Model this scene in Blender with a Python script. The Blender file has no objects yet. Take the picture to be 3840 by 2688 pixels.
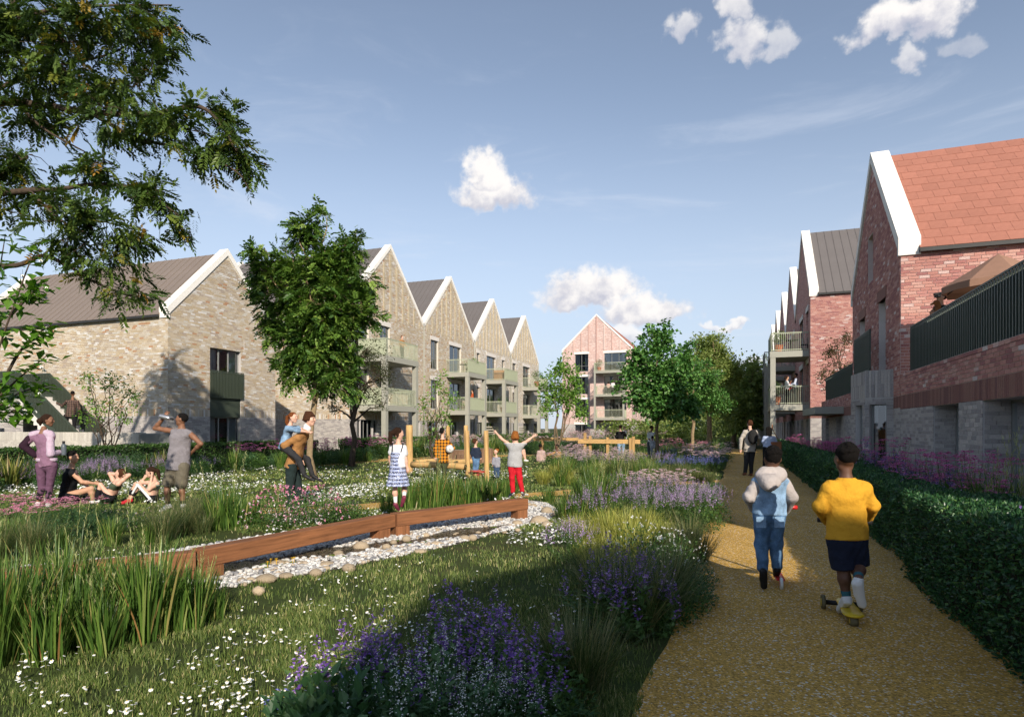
import bpy, math, random
import numpy as np
from mathutils import Vector, Matrix
random.seed(7); RNG = np.random.default_rng(11)
scene = bpy.context.scene
COL = scene.collection
# ------------------------------------------------------------------ camera
F_PX, CX, HY, EYE, YAW = 2309.0, 1920.0, 1605.0, 1.5, math.radians(20.2)
cam_d = bpy.data.cameras.new('camera'); cam = bpy.data.objects.new('camera', cam_d); COL.objects.link(cam)
cam_d.sensor_width = 36; cam_d.lens = F_PX / 3840 * 36; cam_d.shift_y = (HY - 1344) / 3840
cam_d.clip_start = .05; cam_d.clip_end = 3000
cam.location = (0, 0, EYE); cam.rotation_euler = (math.pi / 2, 0, YAW)
scene.camera = cam
CR = np.array([math.cos(YAW), math.sin(YAW), 0]); CF = np.array([-math.sin(YAW), math.cos(YAW), 0]); UP = np.array([0, 0, 1.])
def ray(px, py): return CF + CR * (px - CX) / F_PX + UP * (HY - py) / F_PX
def P(px, py, d): return np.array([0, 0, EYE]) + ray(px, py) * d            # pixel at depth d
def G(px, py, z=0.): return P(px, py, (EYE - z) * F_PX / (py - HY))         # pixel on the plane at height z
def GD(px, d, z=0.): 
    p = P(px, HY, d); p[2] = z; return p                                    # column at depth d, standing at z
# ------------------------------------------------------------------ sun and sky
SUN_EL, SUN_AZ = math.radians(27), math.radians(145.0)      # azimuth clockwise from +Y
SDIR = np.array([math.sin(SUN_AZ) * math.cos(SUN_EL), math.cos(SUN_AZ) * math.cos(SUN_EL), math.sin(SUN_EL)])
sun_d = bpy.data.lights.new('sun', 'SUN'); sun = bpy.data.objects.new('sun', sun_d); COL.objects.link(sun)
sun_d.energy = 4.8; sun_d.angle = math.radians(.55); sun_d.color = (1, .9, .76)
sun.rotation_euler = Vector(SDIR).to_track_quat('Z', 'Y').to_euler(); sun.location = (20, -40, 30)
SKY_STRENGTH = .15
world = bpy.data.worlds.new('World'); scene.world = world; world.use_nodes = True
def build_sky():
    nt = world.node_tree; N = nt.nodes; L = nt.links; N.clear()
    def nd(t, **k):
        n = N.new(t)
        for a, b in k.items(): setattr(n, a, b)
        return n
    def val(x, sock):
        if isinstance(x, (int, float)): sock.default_value = x
        elif isinstance(x, (tuple, list)): sock.default_value = x
        else: L.new(x, sock)
    def math_(op, a, b=0., c=None, clamp=False):
        n = nd('ShaderNodeMath', operation=op, use_clamp=clamp); val(a, n.inputs[0]); val(b, n.inputs[1])
        if c is not None: val(c, n.inputs[2])
        return n.outputs[0]
    def mix(f, a, b):
        n = nd('ShaderNodeMix', data_type='RGBA'); val(f, n.inputs[0]); val(a, n.inputs[6]); val(b, n.inputs[7]); return n.outputs[2]
    def dot(v, w):
        n = nd('ShaderNodeVectorMath', operation='DOT_PRODUCT'); L.new(v, n.inputs[0]); n.inputs[1].default_value = tuple(w); return n.outputs['Value']
    def rng(x, a, b, c=0., d=1., smooth=True):
        n = nd('ShaderNodeMapRange', interpolation_type='SMOOTHSTEP' if smooth else 'LINEAR', clamp=True)
        val(x, n.inputs[0]); n.inputs[1].default_value = a; n.inputs[2].default_value = b; n.inputs[3].default_value = c; n.inputs[4].default_value = d
        return n.outputs[0]
    tc = nd('ShaderNodeTexCoord'); D = tc.outputs['Generated']
    sky = nd('ShaderNodeTexSky', sky_type='NISHITA', sun_disc=False, sun_elevation=SUN_EL, sun_rotation=SUN_AZ, altitude=50, air_density=1.0, dust_density=.25, ozone_density=2.0)
    hsv = nd('ShaderNodeHueSaturation'); hsv.inputs['Saturation'].default_value = .76; hsv.inputs['Value'].default_value = .86
    L.new(sky.outputs[0], hsv.inputs['Color'])
    col = hsv.outputs[0]
    # thin high cirrus, streaked along one direction of the sky
    mp = nd('ShaderNodeMapping'); mp.inputs['Rotation'].default_value = (0, 0, math.radians(25)); mp.inputs['Scale'].default_value = (2.2, 5.5, 14)
    L.new(D, mp.inputs[0])
    cn = nd('ShaderNodeTexNoise'); cn.inputs['Scale'].default_value = 1.3; cn.inputs['Detail'].default_value = 8; cn.inputs['Roughness'].default_value = .62; cn.inputs['Distortion'].default_value = .6
    L.new(mp.outputs[0], cn.inputs['Vector'])
    zc = dot(D, (0, 0, 1))
    band = math_('MULTIPLY', rng(zc, .02, .16), rng(zc, .62, .3))
    cir = math_('MULTIPLY', rng(cn.outputs[0], .5, .85), math_('MULTIPLY', band, .5))
    K = 1 / SKY_STRENGTH
    col = mix(rng(zc, .5, -.02, 0., .88), col, (.47 * K, .54 * K, .66 * K, 1))
    col = mix(cir, col, (.62 * K, .67 * K, .77 * K, 1))
    # fair-weather cumulus: each a direction, an angular size and a noise-eaten edge
    n1 = nd('ShaderNodeTexNoise'); n1.inputs['Scale'].default_value = 26; n1.inputs['Detail'].default_value = 5; n1.inputs['Roughness'].default_value = .6
    L.new(D, n1.inputs['Vector'])
    nz = math_('MULTIPLY', math_('SUBTRACT', n1.outputs[0], .5), 3.4)
    clouds = [(1105, 440, 115, 66, 1.), (1085, 395, 62, 60, 1.), (1325, 655, 140, 66, 1.), (1440, 702, 145, 60, 1.), (1650, 35, 50, 62, .75), (1665, 95, 74, 62, .8), (1752, 90, 44, 44, .55),
              (1990, 75, 115, 62, 1.), (2075, 45, 85, 85, 1.), (2045, 140, 46, 42, .65), (1527, 66, 48, 40, .65), (1648, 728, 46, 17, .85), (1590, 731, 36, 14, .7), (1405, 752, 60, 30, .8), (1690, 800, 44, 20, .7), (2165, 95, 44, 40, .3)]
    def wv(sc, amp):
        n = nd('ShaderNodeTexNoise'); n.inputs['Scale'].default_value = sc; n.inputs['Detail'].default_value = 3; L.new(D, n.inputs['Vector'])
        s_ = nd('ShaderNodeVectorMath', operation='SUBTRACT'); L.new(n.outputs['Color'], s_.inputs[0]); s_.inputs[1].default_value = (.5, .5, .5)
        m_ = nd('ShaderNodeVectorMath', operation='SCALE'); L.new(s_.outputs[0], m_.inputs[0]); m_.inputs['Scale'].default_value = amp; return m_.outputs[0]
    def vadd(a, b):
        n = nd('ShaderNodeVectorMath', operation='ADD'); L.new(a, n.inputs[0]); L.new(b, n.inputs[1]); return n.outputs[0]
    D2 = vadd(vadd(D, wv(13, .06)), wv(55, .028))
    dens = None; shade = None
    for (x, y, rx, ry, op) in clouds:
        x *= 1.6725; y *= 1.6725; rx *= 1.6725; ry *= 1.6725
        c = ray(x, y); k = np.linalg.norm(c); c = c / k
        r = np.cross(c, UP); r /= np.linalg.norm(r); u = np.cross(r, c)
        ax, ay = rx / F_PX / k, ry / F_PX / k
        a = dot(D2, r / ax); b = dot(D2, u / ay); f = dot(D, c)
        b = math_('MINIMUM', b, math_('MULTIPLY', b, 1.8))
        q = math_('SQRT', math_('ADD', math_('MULTIPLY', a, a), math_('MULTIPLY', b, b)))
        m = math_('SUBTRACT', 1.0, math_('ADD', q, math_('MULTIPLY', math_('LESS_THAN', f, 0), 9.)))
        m = rng(math_('ADD', m, math_('MULTIPLY', nz, .34)), .05, .52)
        m = math_('MULTIPLY', m, math_('MULTIPLY', rng(q, 1.3, .8), op))
        s = math_('MULTIPLY', b, m)
        dens = m if dens is None else math_('MAXIMUM', dens, m)
        shade = s if shade is None else math_('ADD', shade, s)
    sh = rng(math_('ADD', shade, math_('MULTIPLY', nz, .75)), -.75, .55)
    ccol = mix(sh, (.47 * K, .48 * K, .56 * K, 1), (.84 * K, .81 * K, .79 * K, 1))
    col = mix(dens, col, ccol)
    bg = nd('ShaderNodeBackground'); bg.inputs[1].default_value = SKY_STRENGTH; L.new(col, bg.inputs[0])
    out = nd('ShaderNodeOutputWorld'); L.new(bg.outputs[0], out.inputs[0])
build_sky()
world.cycles.sampling_method = 'MANUAL'; world.cycles.sample_map_resolution = 512
vs = scene.view_settings; vs.view_transform = 'Standard'; vs.look = 'None'; vs.exposure = .3; vs.gamma = 1; vs.use_curve_mapping = False
scene.cycles.adaptive_threshold = .03; scene.cycles.max_bounces = 6; scene.cycles.transparent_max_bounces = 12; scene.cycles.diffuse_bounces = 2; scene.cycles.glossy_bounces = 2; scene.cycles.transmission_bounces = 4
scene.cycles.sample_clamp_indirect = 6
scene.cycles.use_denoising = True
# ------------------------------------------------------------------ materials
MATS = {}
def _nodes(name):
    m = bpy.data.materials.new(name); m.use_nodes = True; nt = m.node_tree; nt.nodes.clear(); return m, nt
class NB:
    def __init__(s, nt): s.nt = nt
    def n(s, t, **k):
        n = s.nt.nodes.new(t)
        for a, b in k.items(): setattr(n, a, b)
        return n
    def put(s, x, sock):
        if hasattr(x, 'links') or hasattr(x, 'is_linked'): s.nt.links.new(x, sock)
        else: sock.default_value = x
    def m(s, op, a, b=0., clamp=False):
        n = s.n('ShaderNodeMath', operation=op, use_clamp=clamp); s.put(a, n.inputs[0]); s.put(b, n.inputs[1]); return n.outputs[0]
    def noise(s, vec, scale, detail=4, rough=.55, out=0):
        n = s.n('ShaderNodeTexNoise'); n.inputs['Scale'].default_value = scale; n.inputs['Detail'].default_value = detail; n.inputs['Roughness'].default_value = rough
        s.put(vec, n.inputs['Vector']); return n.outputs[out]
    def mix(s, f, a, b, blend='MIX'):
        n = s.n('ShaderNodeMix', data_type='RGBA', blend_type=blend); s.put(f, n.inputs[0]); s.put(a, n.inputs[6]); s.put(b, n.inputs[7]); return n.outputs[2]
    def ramp(s, f, stops, interp='LINEAR'):
        n = s.n('ShaderNodeValToRGB'); cr = n.color_ramp; cr.interpolation = interp
        while len(cr.elements) < len(stops): cr.elements.new(.5)
        for e, (p, c) in zip(cr.elements, stops): e.position = p; e.color = (*c, 1)
        s.put(f, n.inputs[0]); return n.outputs[0]
    def bump(s, h, strength, dist=.02):
        n = s.n('ShaderNodeBump'); n.inputs['Strength'].default_value = strength; n.inputs['Distance'].default_value = dist; s.put(h, n.inputs['Height']); return n.outputs[0]
    def out(s, sh): s.nt.links.new(sh, s.n('ShaderNodeOutputMaterial').inputs[0])
    def bsdf(s, col, rough=.8, spec=.3, metal=0., normal=None, **k):
        b = s.n('ShaderNodeBsdfPrincipled'); s.put(col, b.inputs['Base Color']); s.put(rough, b.inputs['Roughness']); b.inputs['Specular IOR Level'].default_value = spec; b.inputs['Metallic'].default_value = metal
        if normal is not None: s.put(normal, b.inputs['Normal'])
        for a, v in k.items(): b.inputs[a].default_value = v
        return b.outputs[0]
    def tone(s):        # per-piece random: a face attribute plus the object's own random
        a = s.n('ShaderNodeAttribute', attribute_name='tone').outputs['Fac']; o = s.n('ShaderNodeObjectInfo').outputs['Random']
        return s.m('FRACT', s.m('ADD', a, o))
    def co(s, which='Object'): return s.n('ShaderNodeTexCoord').outputs[which]
def rgb(c): return (*c, 1)
def mul(c, k): return tuple(min(1, x * k) for x in c)
def mat(name, col, rough=.8, var=.18, scale=6., bump=0., bscale=60., spec=.3, metal=0., dist=.02, tone=.0, **k):
    if name in MATS: return MATS[name]
    m, nt = _nodes(name); b = NB(nt); co = b.co()
    f = b.noise(co, scale, 5)
    c = b.ramp(f, [(.25, mul(col, 1 - var)), (.75, mul(col, 1 + var))])
    if tone: c = b.mix(1., c, b.ramp(b.tone(), [(0, (1 - tone,) * 3), (1, (1.,) * 3)]), 'MULTIPLY')
    nrm = b.bump(b.noise(co, bscale, 4), bump, dist) if bump else None
    if name.startswith('cloth_'): nrm = b.bump(b.m('ADD', b.m('MULTIPLY', b.noise(co, 13, 3, .6), 1.), b.m('MULTIPLY', b.noise(co, 160, 2), .06)), .45, .05)
    b.out(b.bsdf(c, rough, spec, metal, nrm, **k)); MATS[name] = m; return m
def leafmat(name, stops, trans=.3, rough=.45, spec=.3):
    if name in MATS: return MATS[name]
    m, nt = _nodes(name); b = NB(nt)
    a = b.n('ShaderNodeAttribute', attribute_name='tone').outputs['Fac']
    c = b.ramp(a, stops)
    s1 = b.bsdf(c, rough, spec)
    tr = b.n('ShaderNodeBsdfTranslucent'); b.put(b.mix(1., c, (1.25, 1.3, .6, 1), 'MULTIPLY'), tr.inputs[0])
    ms = b.n('ShaderNodeMixShader'); ms.inputs[0].default_value = trans; nt.links.new(s1, ms.inputs[1]); nt.links.new(tr.outputs[0], ms.inputs[2])
    b.out(ms.outputs[0]); MATS[name] = m; return m
def brickmat(name, stops, bump=.25):
    if name in MATS: return MATS[name]
    m, nt = _nodes(name); b = NB(nt); co = b.n('ShaderNodeNewGeometry').outputs['Position']
    c = b.ramp(b.tone(), stops, 'CONSTANT')
    f = b.noise(co, 35, 5, .65)
    c = b.mix(1., c, b.ramp(f, [(.3, (.78, .78, .78)), (.7, (1.12, 1.1, 1.08))]), 'MULTIPLY')
    g = b.noise(co, .35, 3)
    c = b.mix(1., c, b.ramp(g, [(.35, (.93, .93, .93)), (.65, (1.05, 1.04, 1.02))]), 'MULTIPLY')
    b.out(b.bsdf(c, .88, .2, 0., b.bump(b.noise(co, 120, 4), bump, .01))); MATS[name] = m; return m
def brickwall(name, stops, mortar, bw=.225, bh=.075):
    """far walls: brick pattern by material on UVs in metres"""
    if name in MATS: return MATS[name]
    m, nt = _nodes(name); b = NB(nt); uv = b.co('UV')
    br = b.n('ShaderNodeTexBrick'); br.inputs['Scale'].default_value = 1; br.inputs['Brick Width'].default_value = bw; br.inputs['Row Height'].default_value = bh; br.inputs['Mortar Size'].default_value = .005
    br.inputs['Color1'].default_value = (0, 0, 0, 1); br.inputs['Color2'].default_value = (1, 1, 1, 1); br.inputs['Bias'].default_value = 0; br.inputs['Mortar'].default_value = (.5, .5, .5, 1)
    nt.links.new(uv, br.inputs['Vector'])
    c = b.ramp(br.outputs['Color'], stops)
    c = b.mix(br.outputs['Fac'], c, rgb(mortar))
    g = b.noise(b.n('ShaderNodeNewGeometry').outputs['Position'], .6, 4)
    c = b.mix(1., c, b.ramp(g, [(.3, (.9, .9, .9)), (.7, (1.06, 1.05, 1.04))]), 'MULTIPLY')
    b.out(b.bsdf(c, .9, .2, 0., b.bump(b.m('SUBTRACT', 1., br.outputs['Fac']), .5, .01))); MATS[name] = m; return m
def glassmat():
    if 'glass' in MATS: return MATS['glass']
    m, nt = _nodes('glass'); b = NB(nt)
    gl = b.n('ShaderNodeBsdfGlossy'); gl.inputs['Roughness'].default_value = .02; gl.inputs[0].default_value = (.9, .95, 1, 1)
    tr = b.n('ShaderNodeBsdfTransparent'); tr.inputs[0].default_value = (.62, .68, .7, 1)
    fr = b.n('ShaderNodeFresnel'); fr.inputs[0].default_value = 1.6
    ms = b.n('ShaderNodeMixShader'); nt.links.new(b.m('ADD', b.m('MULTIPLY', fr.outputs[0], 1.1), .1, True), ms.inputs[0]); nt.links.new(tr.outputs[0], ms.inputs[1]); nt.links.new(gl.outputs[0], ms.inputs[2])
    b.out(ms.outputs[0]); MATS['glass'] = m; return m
# ------------------------------------------------------------------ mesh helpers
def link(o, parent=None):
    COL.objects.link(o)
    if parent is not None: o.parent = parent
    return o
def tag(o, label=None, cat=None, group=None, kind=None):
    if label: o['label'] = label
    if cat: o['category'] = cat
    if group: o['group'] = group
    if kind: o['kind'] = kind
    return o
def empty(name, loc=(0, 0, 0), rz=0., **k):
    o = bpy.data.objects.new(name, None); o.location = tuple(float(x) for x in loc); o.rotation_euler = (0, 0, rz); link(o); return tag(o, **k)
def mesh_np(name, V, Fs, mats=(), midx=None, tone=None, smooth=False, uv=None):
    """V (n,3); Fs list of int arrays (m,k)"""
    me = bpy.data.meshes.new(name); V = np.asarray(V, dtype=np.float32); Fs = [np.asarray(f, dtype=np.int32) for f in Fs if len(f)]
    me.vertices.add(len(V)); me.vertices.foreach_set('co', V.ravel())
    lo = np.concatenate([f.ravel() for f in Fs]); tot = np.concatenate([np.full(len(f), f.shape[1], np.int32) for f in Fs])
    st = np.concatenate([[0], np.cumsum(tot)[:-1]]).astype(np.int32)
    me.loops.add(len(lo)); me.loops.foreach_set('vertex_index', lo)
    me.polygons.add(len(tot)); me.polygons.foreach_set('loop_start', st); me.polygons.foreach_set('loop_total', tot)
    for m in mats: me.materials.append(m)
    if midx is not None: me.polygons.foreach_set('material_index', np.asarray(midx, dtype=np.int32))
    me.polygons.foreach_set('use_smooth', np.full(len(tot), bool(smooth)))
    if tone is not None:
        at = me.attributes.new('tone', 'FLOAT', 'FACE'); at.data.foreach_set('value', np.asarray(tone, dtype=np.float32))
    if uv is not None:
        l = me.uv_layers.new(name='UVMap'); l.data.foreach_set('uv', np.asarray(uv, np.float32)[lo].ravel())
    me.update(calc_edges=True); return me
class MB:
    """collects shapes; obj() links them as one mesh object"""
    def __init__(s): s.V = []; s.F = []; s.M = []; s.T = []; s.n = 0
    def add(s, V, F, mi=0, tone=None):
        V = np.asarray(V, float).reshape(-1, 3)
        if isinstance(F, list) and len(F) and not isinstance(F[0], np.ndarray):
            by = {}
            for f in F: by.setdefault(len(f), []).append(f)
            F = [np.array(v) for v in by.values()]
        elif isinstance(F, np.ndarray): F = [F]
        for f in F:
            if len(f) == 0: continue
            s.F.append(f + s.n); s.M.append(np.full(len(f), mi))
            s.T.append(np.full(len(f), random.random()) if tone is None else (np.full(len(f), tone) if np.isscalar(tone) else np.asarray(tone)))
        s.V.append(V); s.n += len(V); return s
    def box(s, x0, x1, y0, y1, z0, z1, mi=0, tone=None):
        V = [(x, y, z) for z in (z0, z1) for y in (y0, y1) for x in (x0, x1)]
        return s.add(V, np.array([(0, 2, 3, 1), (4, 5, 7, 6), (0, 1, 5, 4), (2, 6, 7, 3), (0, 4, 6, 2), (1, 3, 7, 5)]), mi, tone)
    def obox(s, c, ax, ay, az, mi=0, tone=None):
        """box with half-axis vectors"""
        c, ax, ay, az = (np.asarray(q, float) for q in (c, ax, ay, az))
        V = [c + i * ax + j * ay + k * az for k in (-1, 1) for j in (-1, 1) for i in (-1, 1)]
        return s.add(V, np.array([(0, 2, 3, 1), (4, 5, 7, 6), (0, 1, 5, 4), (2, 6, 7, 3), (0, 4, 6, 2), (1, 3, 7, 5)]), mi, tone)
    def beam(s, a, b, w, h, mi=0, tone=None, up=(0, 0, 1)):
        a = np.asarray(a, float); b = np.asarray(b, float); d = b - a; L = np.linalg.norm(d); d /= L
        sd = np.cross(d, up); sd /= np.linalg.norm(sd); u = np.cross(sd, d)
        return s.obox((a + b) / 2, d * L / 2, sd * w / 2, u * h / 2, mi, tone)
    def tube(s, pts, rad, n=8, mi=0, tone=None, cap=True):
        pts = np.asarray(pts, float); k = len(pts); rad = np.full(k, rad) if np.isscalar(rad) else np.asarray(rad, float)
        T = np.gradient(pts, axis=0); T /= np.linalg.norm(T, axis=1)[:, None] + 1e-9
        ref = np.array([0, 0, 1.]) if abs(T[0][2]) < .9 else np.array([1., 0, 0])
        V = []; a = np.linspace(0, 2 * np.pi, n, endpoint=False)
        for p, t, r in zip(pts, T, rad):
            u = np.cross(t, ref); u /= np.linalg.norm(u) + 1e-9; w = np.cross(u, t); ref = -np.cross(t, u) if False else w if abs(np.dot(w, t)) < .9 else ref
            V.append(p + r * (np.cos(a)[:, None] * u + np.sin(a)[:, None] * w))
        V = np.concatenate(V); i = np.arange(n); j = (i + 1) % n
        F = np.concatenate([np.stack([q * n + i, q * n + j, (q + 1) * n + j, (q + 1) * n + i], 1) for q in range(k - 1)])
        Fs = [F]
        if cap: Fs += [np.array([list(range(n))[::-1]]), np.array([list(range((k - 1) * n, k * n))])]
        return s.add(V, Fs, mi, tone)
    def lathe(s, prof, c=(0, 0, 0), n=16, mi=0, tone=None):
        return s.tube([(c[0], c[1], c[2] + z) for r, z in prof], [r for r, z in prof], n, mi, tone) if False else s._lathe(prof, c, n, mi, tone)
    def _lathe(s, prof, c, n, mi, tone):
        a = np.linspace(0, 2 * np.pi, n, endpoint=False); V = np.concatenate([np.stack([c[0] + r * np.cos(a), c[1] + r * np.sin(a), np.full(n, c[2] + z)], 1) for r, z in prof])
        i = np.arange(n); j = (i + 1) % n; k = len(prof)
        F = np.concatenate([np.stack([q * n + i, q * n + j, (q + 1) * n + j, (q + 1) * n + i], 1) for q in range(k - 1)])
        return s.add(V, [F, np.array([list(range(n))[::-1]]), np.array([list(range((k - 1) * n, k * n))])], mi, tone)
    def prism(s, poly, d, mi=0, tone=None):
        """closed polygon (3D points, planar) extruded by vector d"""
        A = np.asarray(poly, float); d = np.asarray(d, float); n = len(A); i = np.arange(n); j = (i + 1) % n
        return s.add(np.concatenate([A, A + d]), [np.stack([i, j, j + n, i + n], 1), np.array([list(range(n))[::-1]]), np.array([list(range(n, 2 * n))])], mi, tone)
    def ell(s, c, r, n=10, m=7, mi=0, tone=None, R=None, jit=0.):
        th = np.linspace(0, np.pi, m); a = np.linspace(0, 2 * np.pi, n, endpoint=False)
        V = np.array([(math.sin(t) * math.cos(q), math.sin(t) * math.sin(q), math.cos(t)) for t in th for q in a])
        if jit: V = V * (1 + jit * np.array([math.sin(7 * x + 3 * y + c[0] * 9) * math.cos(5 * z + 4 * y + c[1] * 7) for x, y, z in V]))[:, None]
        V = V * np.asarray(r)
        if R is not None: V = V @ np.asarray(R).T
        V = V + np.asarray(c); i = np.arange(n); j = (i + 1) % n
        return s.add(V, np.concatenate([np.stack([q * n + i, (q + 1) * n + i, (q + 1) * n + j, q * n + j], 1) for q in range(m - 1)]), mi, tone)
    def mesh(s, name, mats, smooth=False):
        if not isinstance(mats, (list, tuple)): mats = [mats]
        F = s.F; M = s.M; T = s.T
        return mesh_np(name, np.concatenate(s.V), F, mats, np.concatenate(M), np.concatenate(T), smooth)
    def obj(s, name, mats, parent=None, smooth=False, **k):
        o = bpy.data.objects.new(name, s.mesh(name, mats, smooth)); link(o, parent); return tag(o, **k)
def add_obj(name, me, parent=None, loc=None, rz=0., sc=None, **k):
    o = bpy.data.objects.new(name, me)
    if loc is not None: o.location = tuple(float(x) for x in loc)
    if rz: o.rotation_euler = (0, 0, rz)
    if sc is not None: o.scale = (sc,) * 3 if np.isscalar(sc) else sc
    link(o, parent); return tag(o, **k)
def smooth_by_angle(me, deg=35):
    pass
def unit(v):
    v = np.asarray(v, float); return v / (np.linalg.norm(v) + 1e-9)
def in_poly(x, y, poly):
    poly = np.asarray(poly); x = np.asarray(x); y = np.asarray(y); c = np.zeros(x.shape, bool); n = len(poly); j = n - 1
    for i in range(n):
        xi, yi = poly[i][:2]; xj, yj = poly[j][:2]
        with np.errstate(divide='ignore', invalid='ignore'):
            c ^= ((yi > y) != (yj > y)) & (x < (xj - xi) * (y - yi) / (yj - yi + 1e-12) + xi)
        j = i
    return c
def value_noise(x, y, s, seed=0):
    """smooth 2-D noise 0..1"""
    x = np.asarray(x) / s; y = np.asarray(y) / s; xi = np.floor(x).astype(int); yi = np.floor(y).astype(int); fx = x - xi; fy = y - yi
    fx = fx * fx * (3 - 2 * fx); fy = fy * fy * (3 - 2 * fy)
    def h(a, b):
        v = np.sin(a * 127.1 + b * 311.7 + seed * 74.7) * 43758.5453; return v - np.floor(v)
    return (h(xi, yi) * (1 - fx) + h(xi + 1, yi) * fx) * (1 - fy) + (h(xi, yi + 1) * (1 - fx) + h(xi + 1, yi + 1) * fx) * fy
def resample(pts, n):
    pts = np.asarray(pts, float); d = np.concatenate([[0], np.cumsum(np.linalg.norm(np.diff(pts, axis=0), axis=1))]); t = np.linspace(0, d[-1], n)
    return np.stack([np.interp(t, d, pts[:, k]) for k in range(pts.shape[1])], 1)
def spline(pts, n=24):
    """Catmull-Rom through pts"""
    p = np.asarray(pts, float); p = np.concatenate([[2 * p[0] - p[1]], p, [2 * p[-1] - p[-2]]]); out = []
    for i in range(1, len(p) - 2):
        for t in np.linspace(0, 1, n, endpoint=False):
            a, b, c, d = p[i - 1], p[i], p[i + 1], p[i + 2]
            out.append(.5 * (2 * b + (c - a) * t + (2 * a - 5 * b + 4 * c - d) * t * t + (3 * b - a - 3 * c + d) * t ** 3))
    out.append(p[-2]); return np.array(out)
# ------------------------------------------------------------------ ground, paths, stream
PATH_L, PATH_R = -.47, 1.56; RIBS = []
def make_ground():
    m, nt = _nodes('lawn_soil'); b = NB(nt); co = b.co()
    f = b.noise(co, .9, 6, .6); g = b.noise(co, 14, 5, .7)
    c = b.ramp(f, [(.35, (.045, .07, .018)), (.55, (.06, .075, .024)), (.72, (.10, .072, .04))])
    c = b.mix(.6, c, b.ramp(g, [(.3, (.45, .45, .45)), (.7, (1.2, 1.2, 1.2))]), 'MULTIPLY')
    b.out(b.bsdf(c, .95, .1, 0., b.bump(g, .6, .03)))
    n = 41; R = 1400.; g1 = np.sign(np.linspace(-1, 1, n)) * np.abs(np.linspace(-1, 1, n)) ** 3 * R
    X, Y = np.meshgrid(g1, g1 + 30); V = np.stack([X.ravel(), Y.ravel(), np.zeros(n * n)], 1)
    i = np.arange(n * n).reshape(n, n); Fq = np.stack([i[:-1, :-1].ravel(), i[:-1, 1:].ravel(), i[1:, 1:].ravel(), i[1:, :-1].ravel()], 1)
    add_obj('ground', mesh_np('ground', V, [Fq], [m]), label='lawn and soil ground of the shared garden', kind='structure')
def strip(name, L, R, z, m, **k):
    L = np.asarray(L, float)[:, :2]; R = np.asarray(R, float)[:, :2]; n = len(L); V = np.concatenate([np.c_[L, np.full(n, z)], np.c_[R, np.full(n, z)]]); i = np.arange(n - 1)
    return add_obj(name, mesh_np(name, V, [np.stack([i, i + n, i + n + 1, i + 1], 1)], [m]), **k)
def gravelmat(name, col, flecks=True):
    m, nt = _nodes(name); b = NB(nt); co = b.co()
    def vor(scale, out='Color'):
        v = b.n('ShaderNodeTexVoronoi'); v.inputs['Scale'].default_value = scale; nt.links.new(co, v.inputs['Vector']); return v
    v = vor(95); sep = b.n('ShaderNodeSeparateColor'); nt.links.new(v.outputs['Color'], sep.inputs[0])
    c = b.ramp(sep.outputs[0], [(0, mul(col, .45)), (.35, mul(col, .8)), (.7, col), (.9, mul(col, 1.35)), (.95, (.62, .56, .46)), (1, (.72, .68, .6))])
    v2 = vor(42); sep2 = b.n('ShaderNodeSeparateColor'); nt.links.new(v2.outputs['Color'], sep2.inputs[0])
    if flecks: c = b.mix(b.m('MULTIPLY', b.m('GREATER_THAN', sep2.outputs[1], .955), b.m('LESS_THAN', v2.outputs['Distance'], .42)), c, (.66, .62, .55, 1))
    big = b.noise(co, .8, 5, .6)
    c = b.mix(1., c, b.ramp(big, [(.3, (.82, .82, .82)), (.7, (1.1, 1.1, 1.1))]), 'MULTIPLY')
    b.out(b.bsdf(c, .85, .25, 0., b.bump(b.m('ADD', v.outputs['Distance'], b.noise(co, 30, 3)), .5, .008))); return m
def make_paths():
    m = gravelmat('golden_gravel', (.58, .345, .072))
    ys = np.concatenate([np.linspace(-14, 24, 90), np.linspace(25, 47, 16)])
    wob = .035 * np.sin(ys * 1.3) + .03 * np.sin(ys * 2.9 + 1)
    strip('path', np.c_[PATH_L + wob, ys], np.c_[np.full(len(ys), PATH_R + .25), ys], .006, m, label='golden resin gravel path running between planting and hedge', kind='structure')
    def ribbon(pix, w, label):
        global RIBS
        c = spline([G(x, y)[:2] for x, y in pix], 10); t = np.gradient(c, axis=0); t /= np.linalg.norm(t, axis=1)[:, None]; nrm = np.c_[-t[:, 1], t[:, 0]]
        RIBS.append(np.concatenate([c + nrm * (w + .02), (c - nrm * (w + .02))[::-1]])); strip('path', c + nrm * w, c - nrm * w, .005, m, label=label, kind='structure')
    ribbon([(760, 1918), (1000, 1915), (1200, 1910), (1360, 1900), (1480, 1890), (1700, 1872), (1900, 1860), (2080, 1850), (2300, 1830), (2560, 1810), (2760, 1803)], .42, 'narrow golden gravel path winding across the lawn behind the balance beams')
    ribbon([(1180, 1745), (1420, 1726), (1640, 1715), (1880, 1709), (2100, 1704), (2500, 1702), (2740, 1700)], .75, 'distant golden gravel path along the hedge by the cream houses')
BED = [(853, 2207), (1000, 2178), (1151, 2155), (1300, 2128), (1471, 2093), (1680, 2050), (1895, 1992), (2068, 1950), (2095, 1915), (2050, 1890), (1975, 1880), (1800, 1905), (1560, 1932), (1440, 1945), (1250, 1968), (1000, 2010), (780, 2045), (560, 2082), (300, 2110), (-60, 2150), (-80, 2260), (300, 2260), (600, 2235)]
BEDW = np.array([G(*p)[:2] for p in BED])
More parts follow.
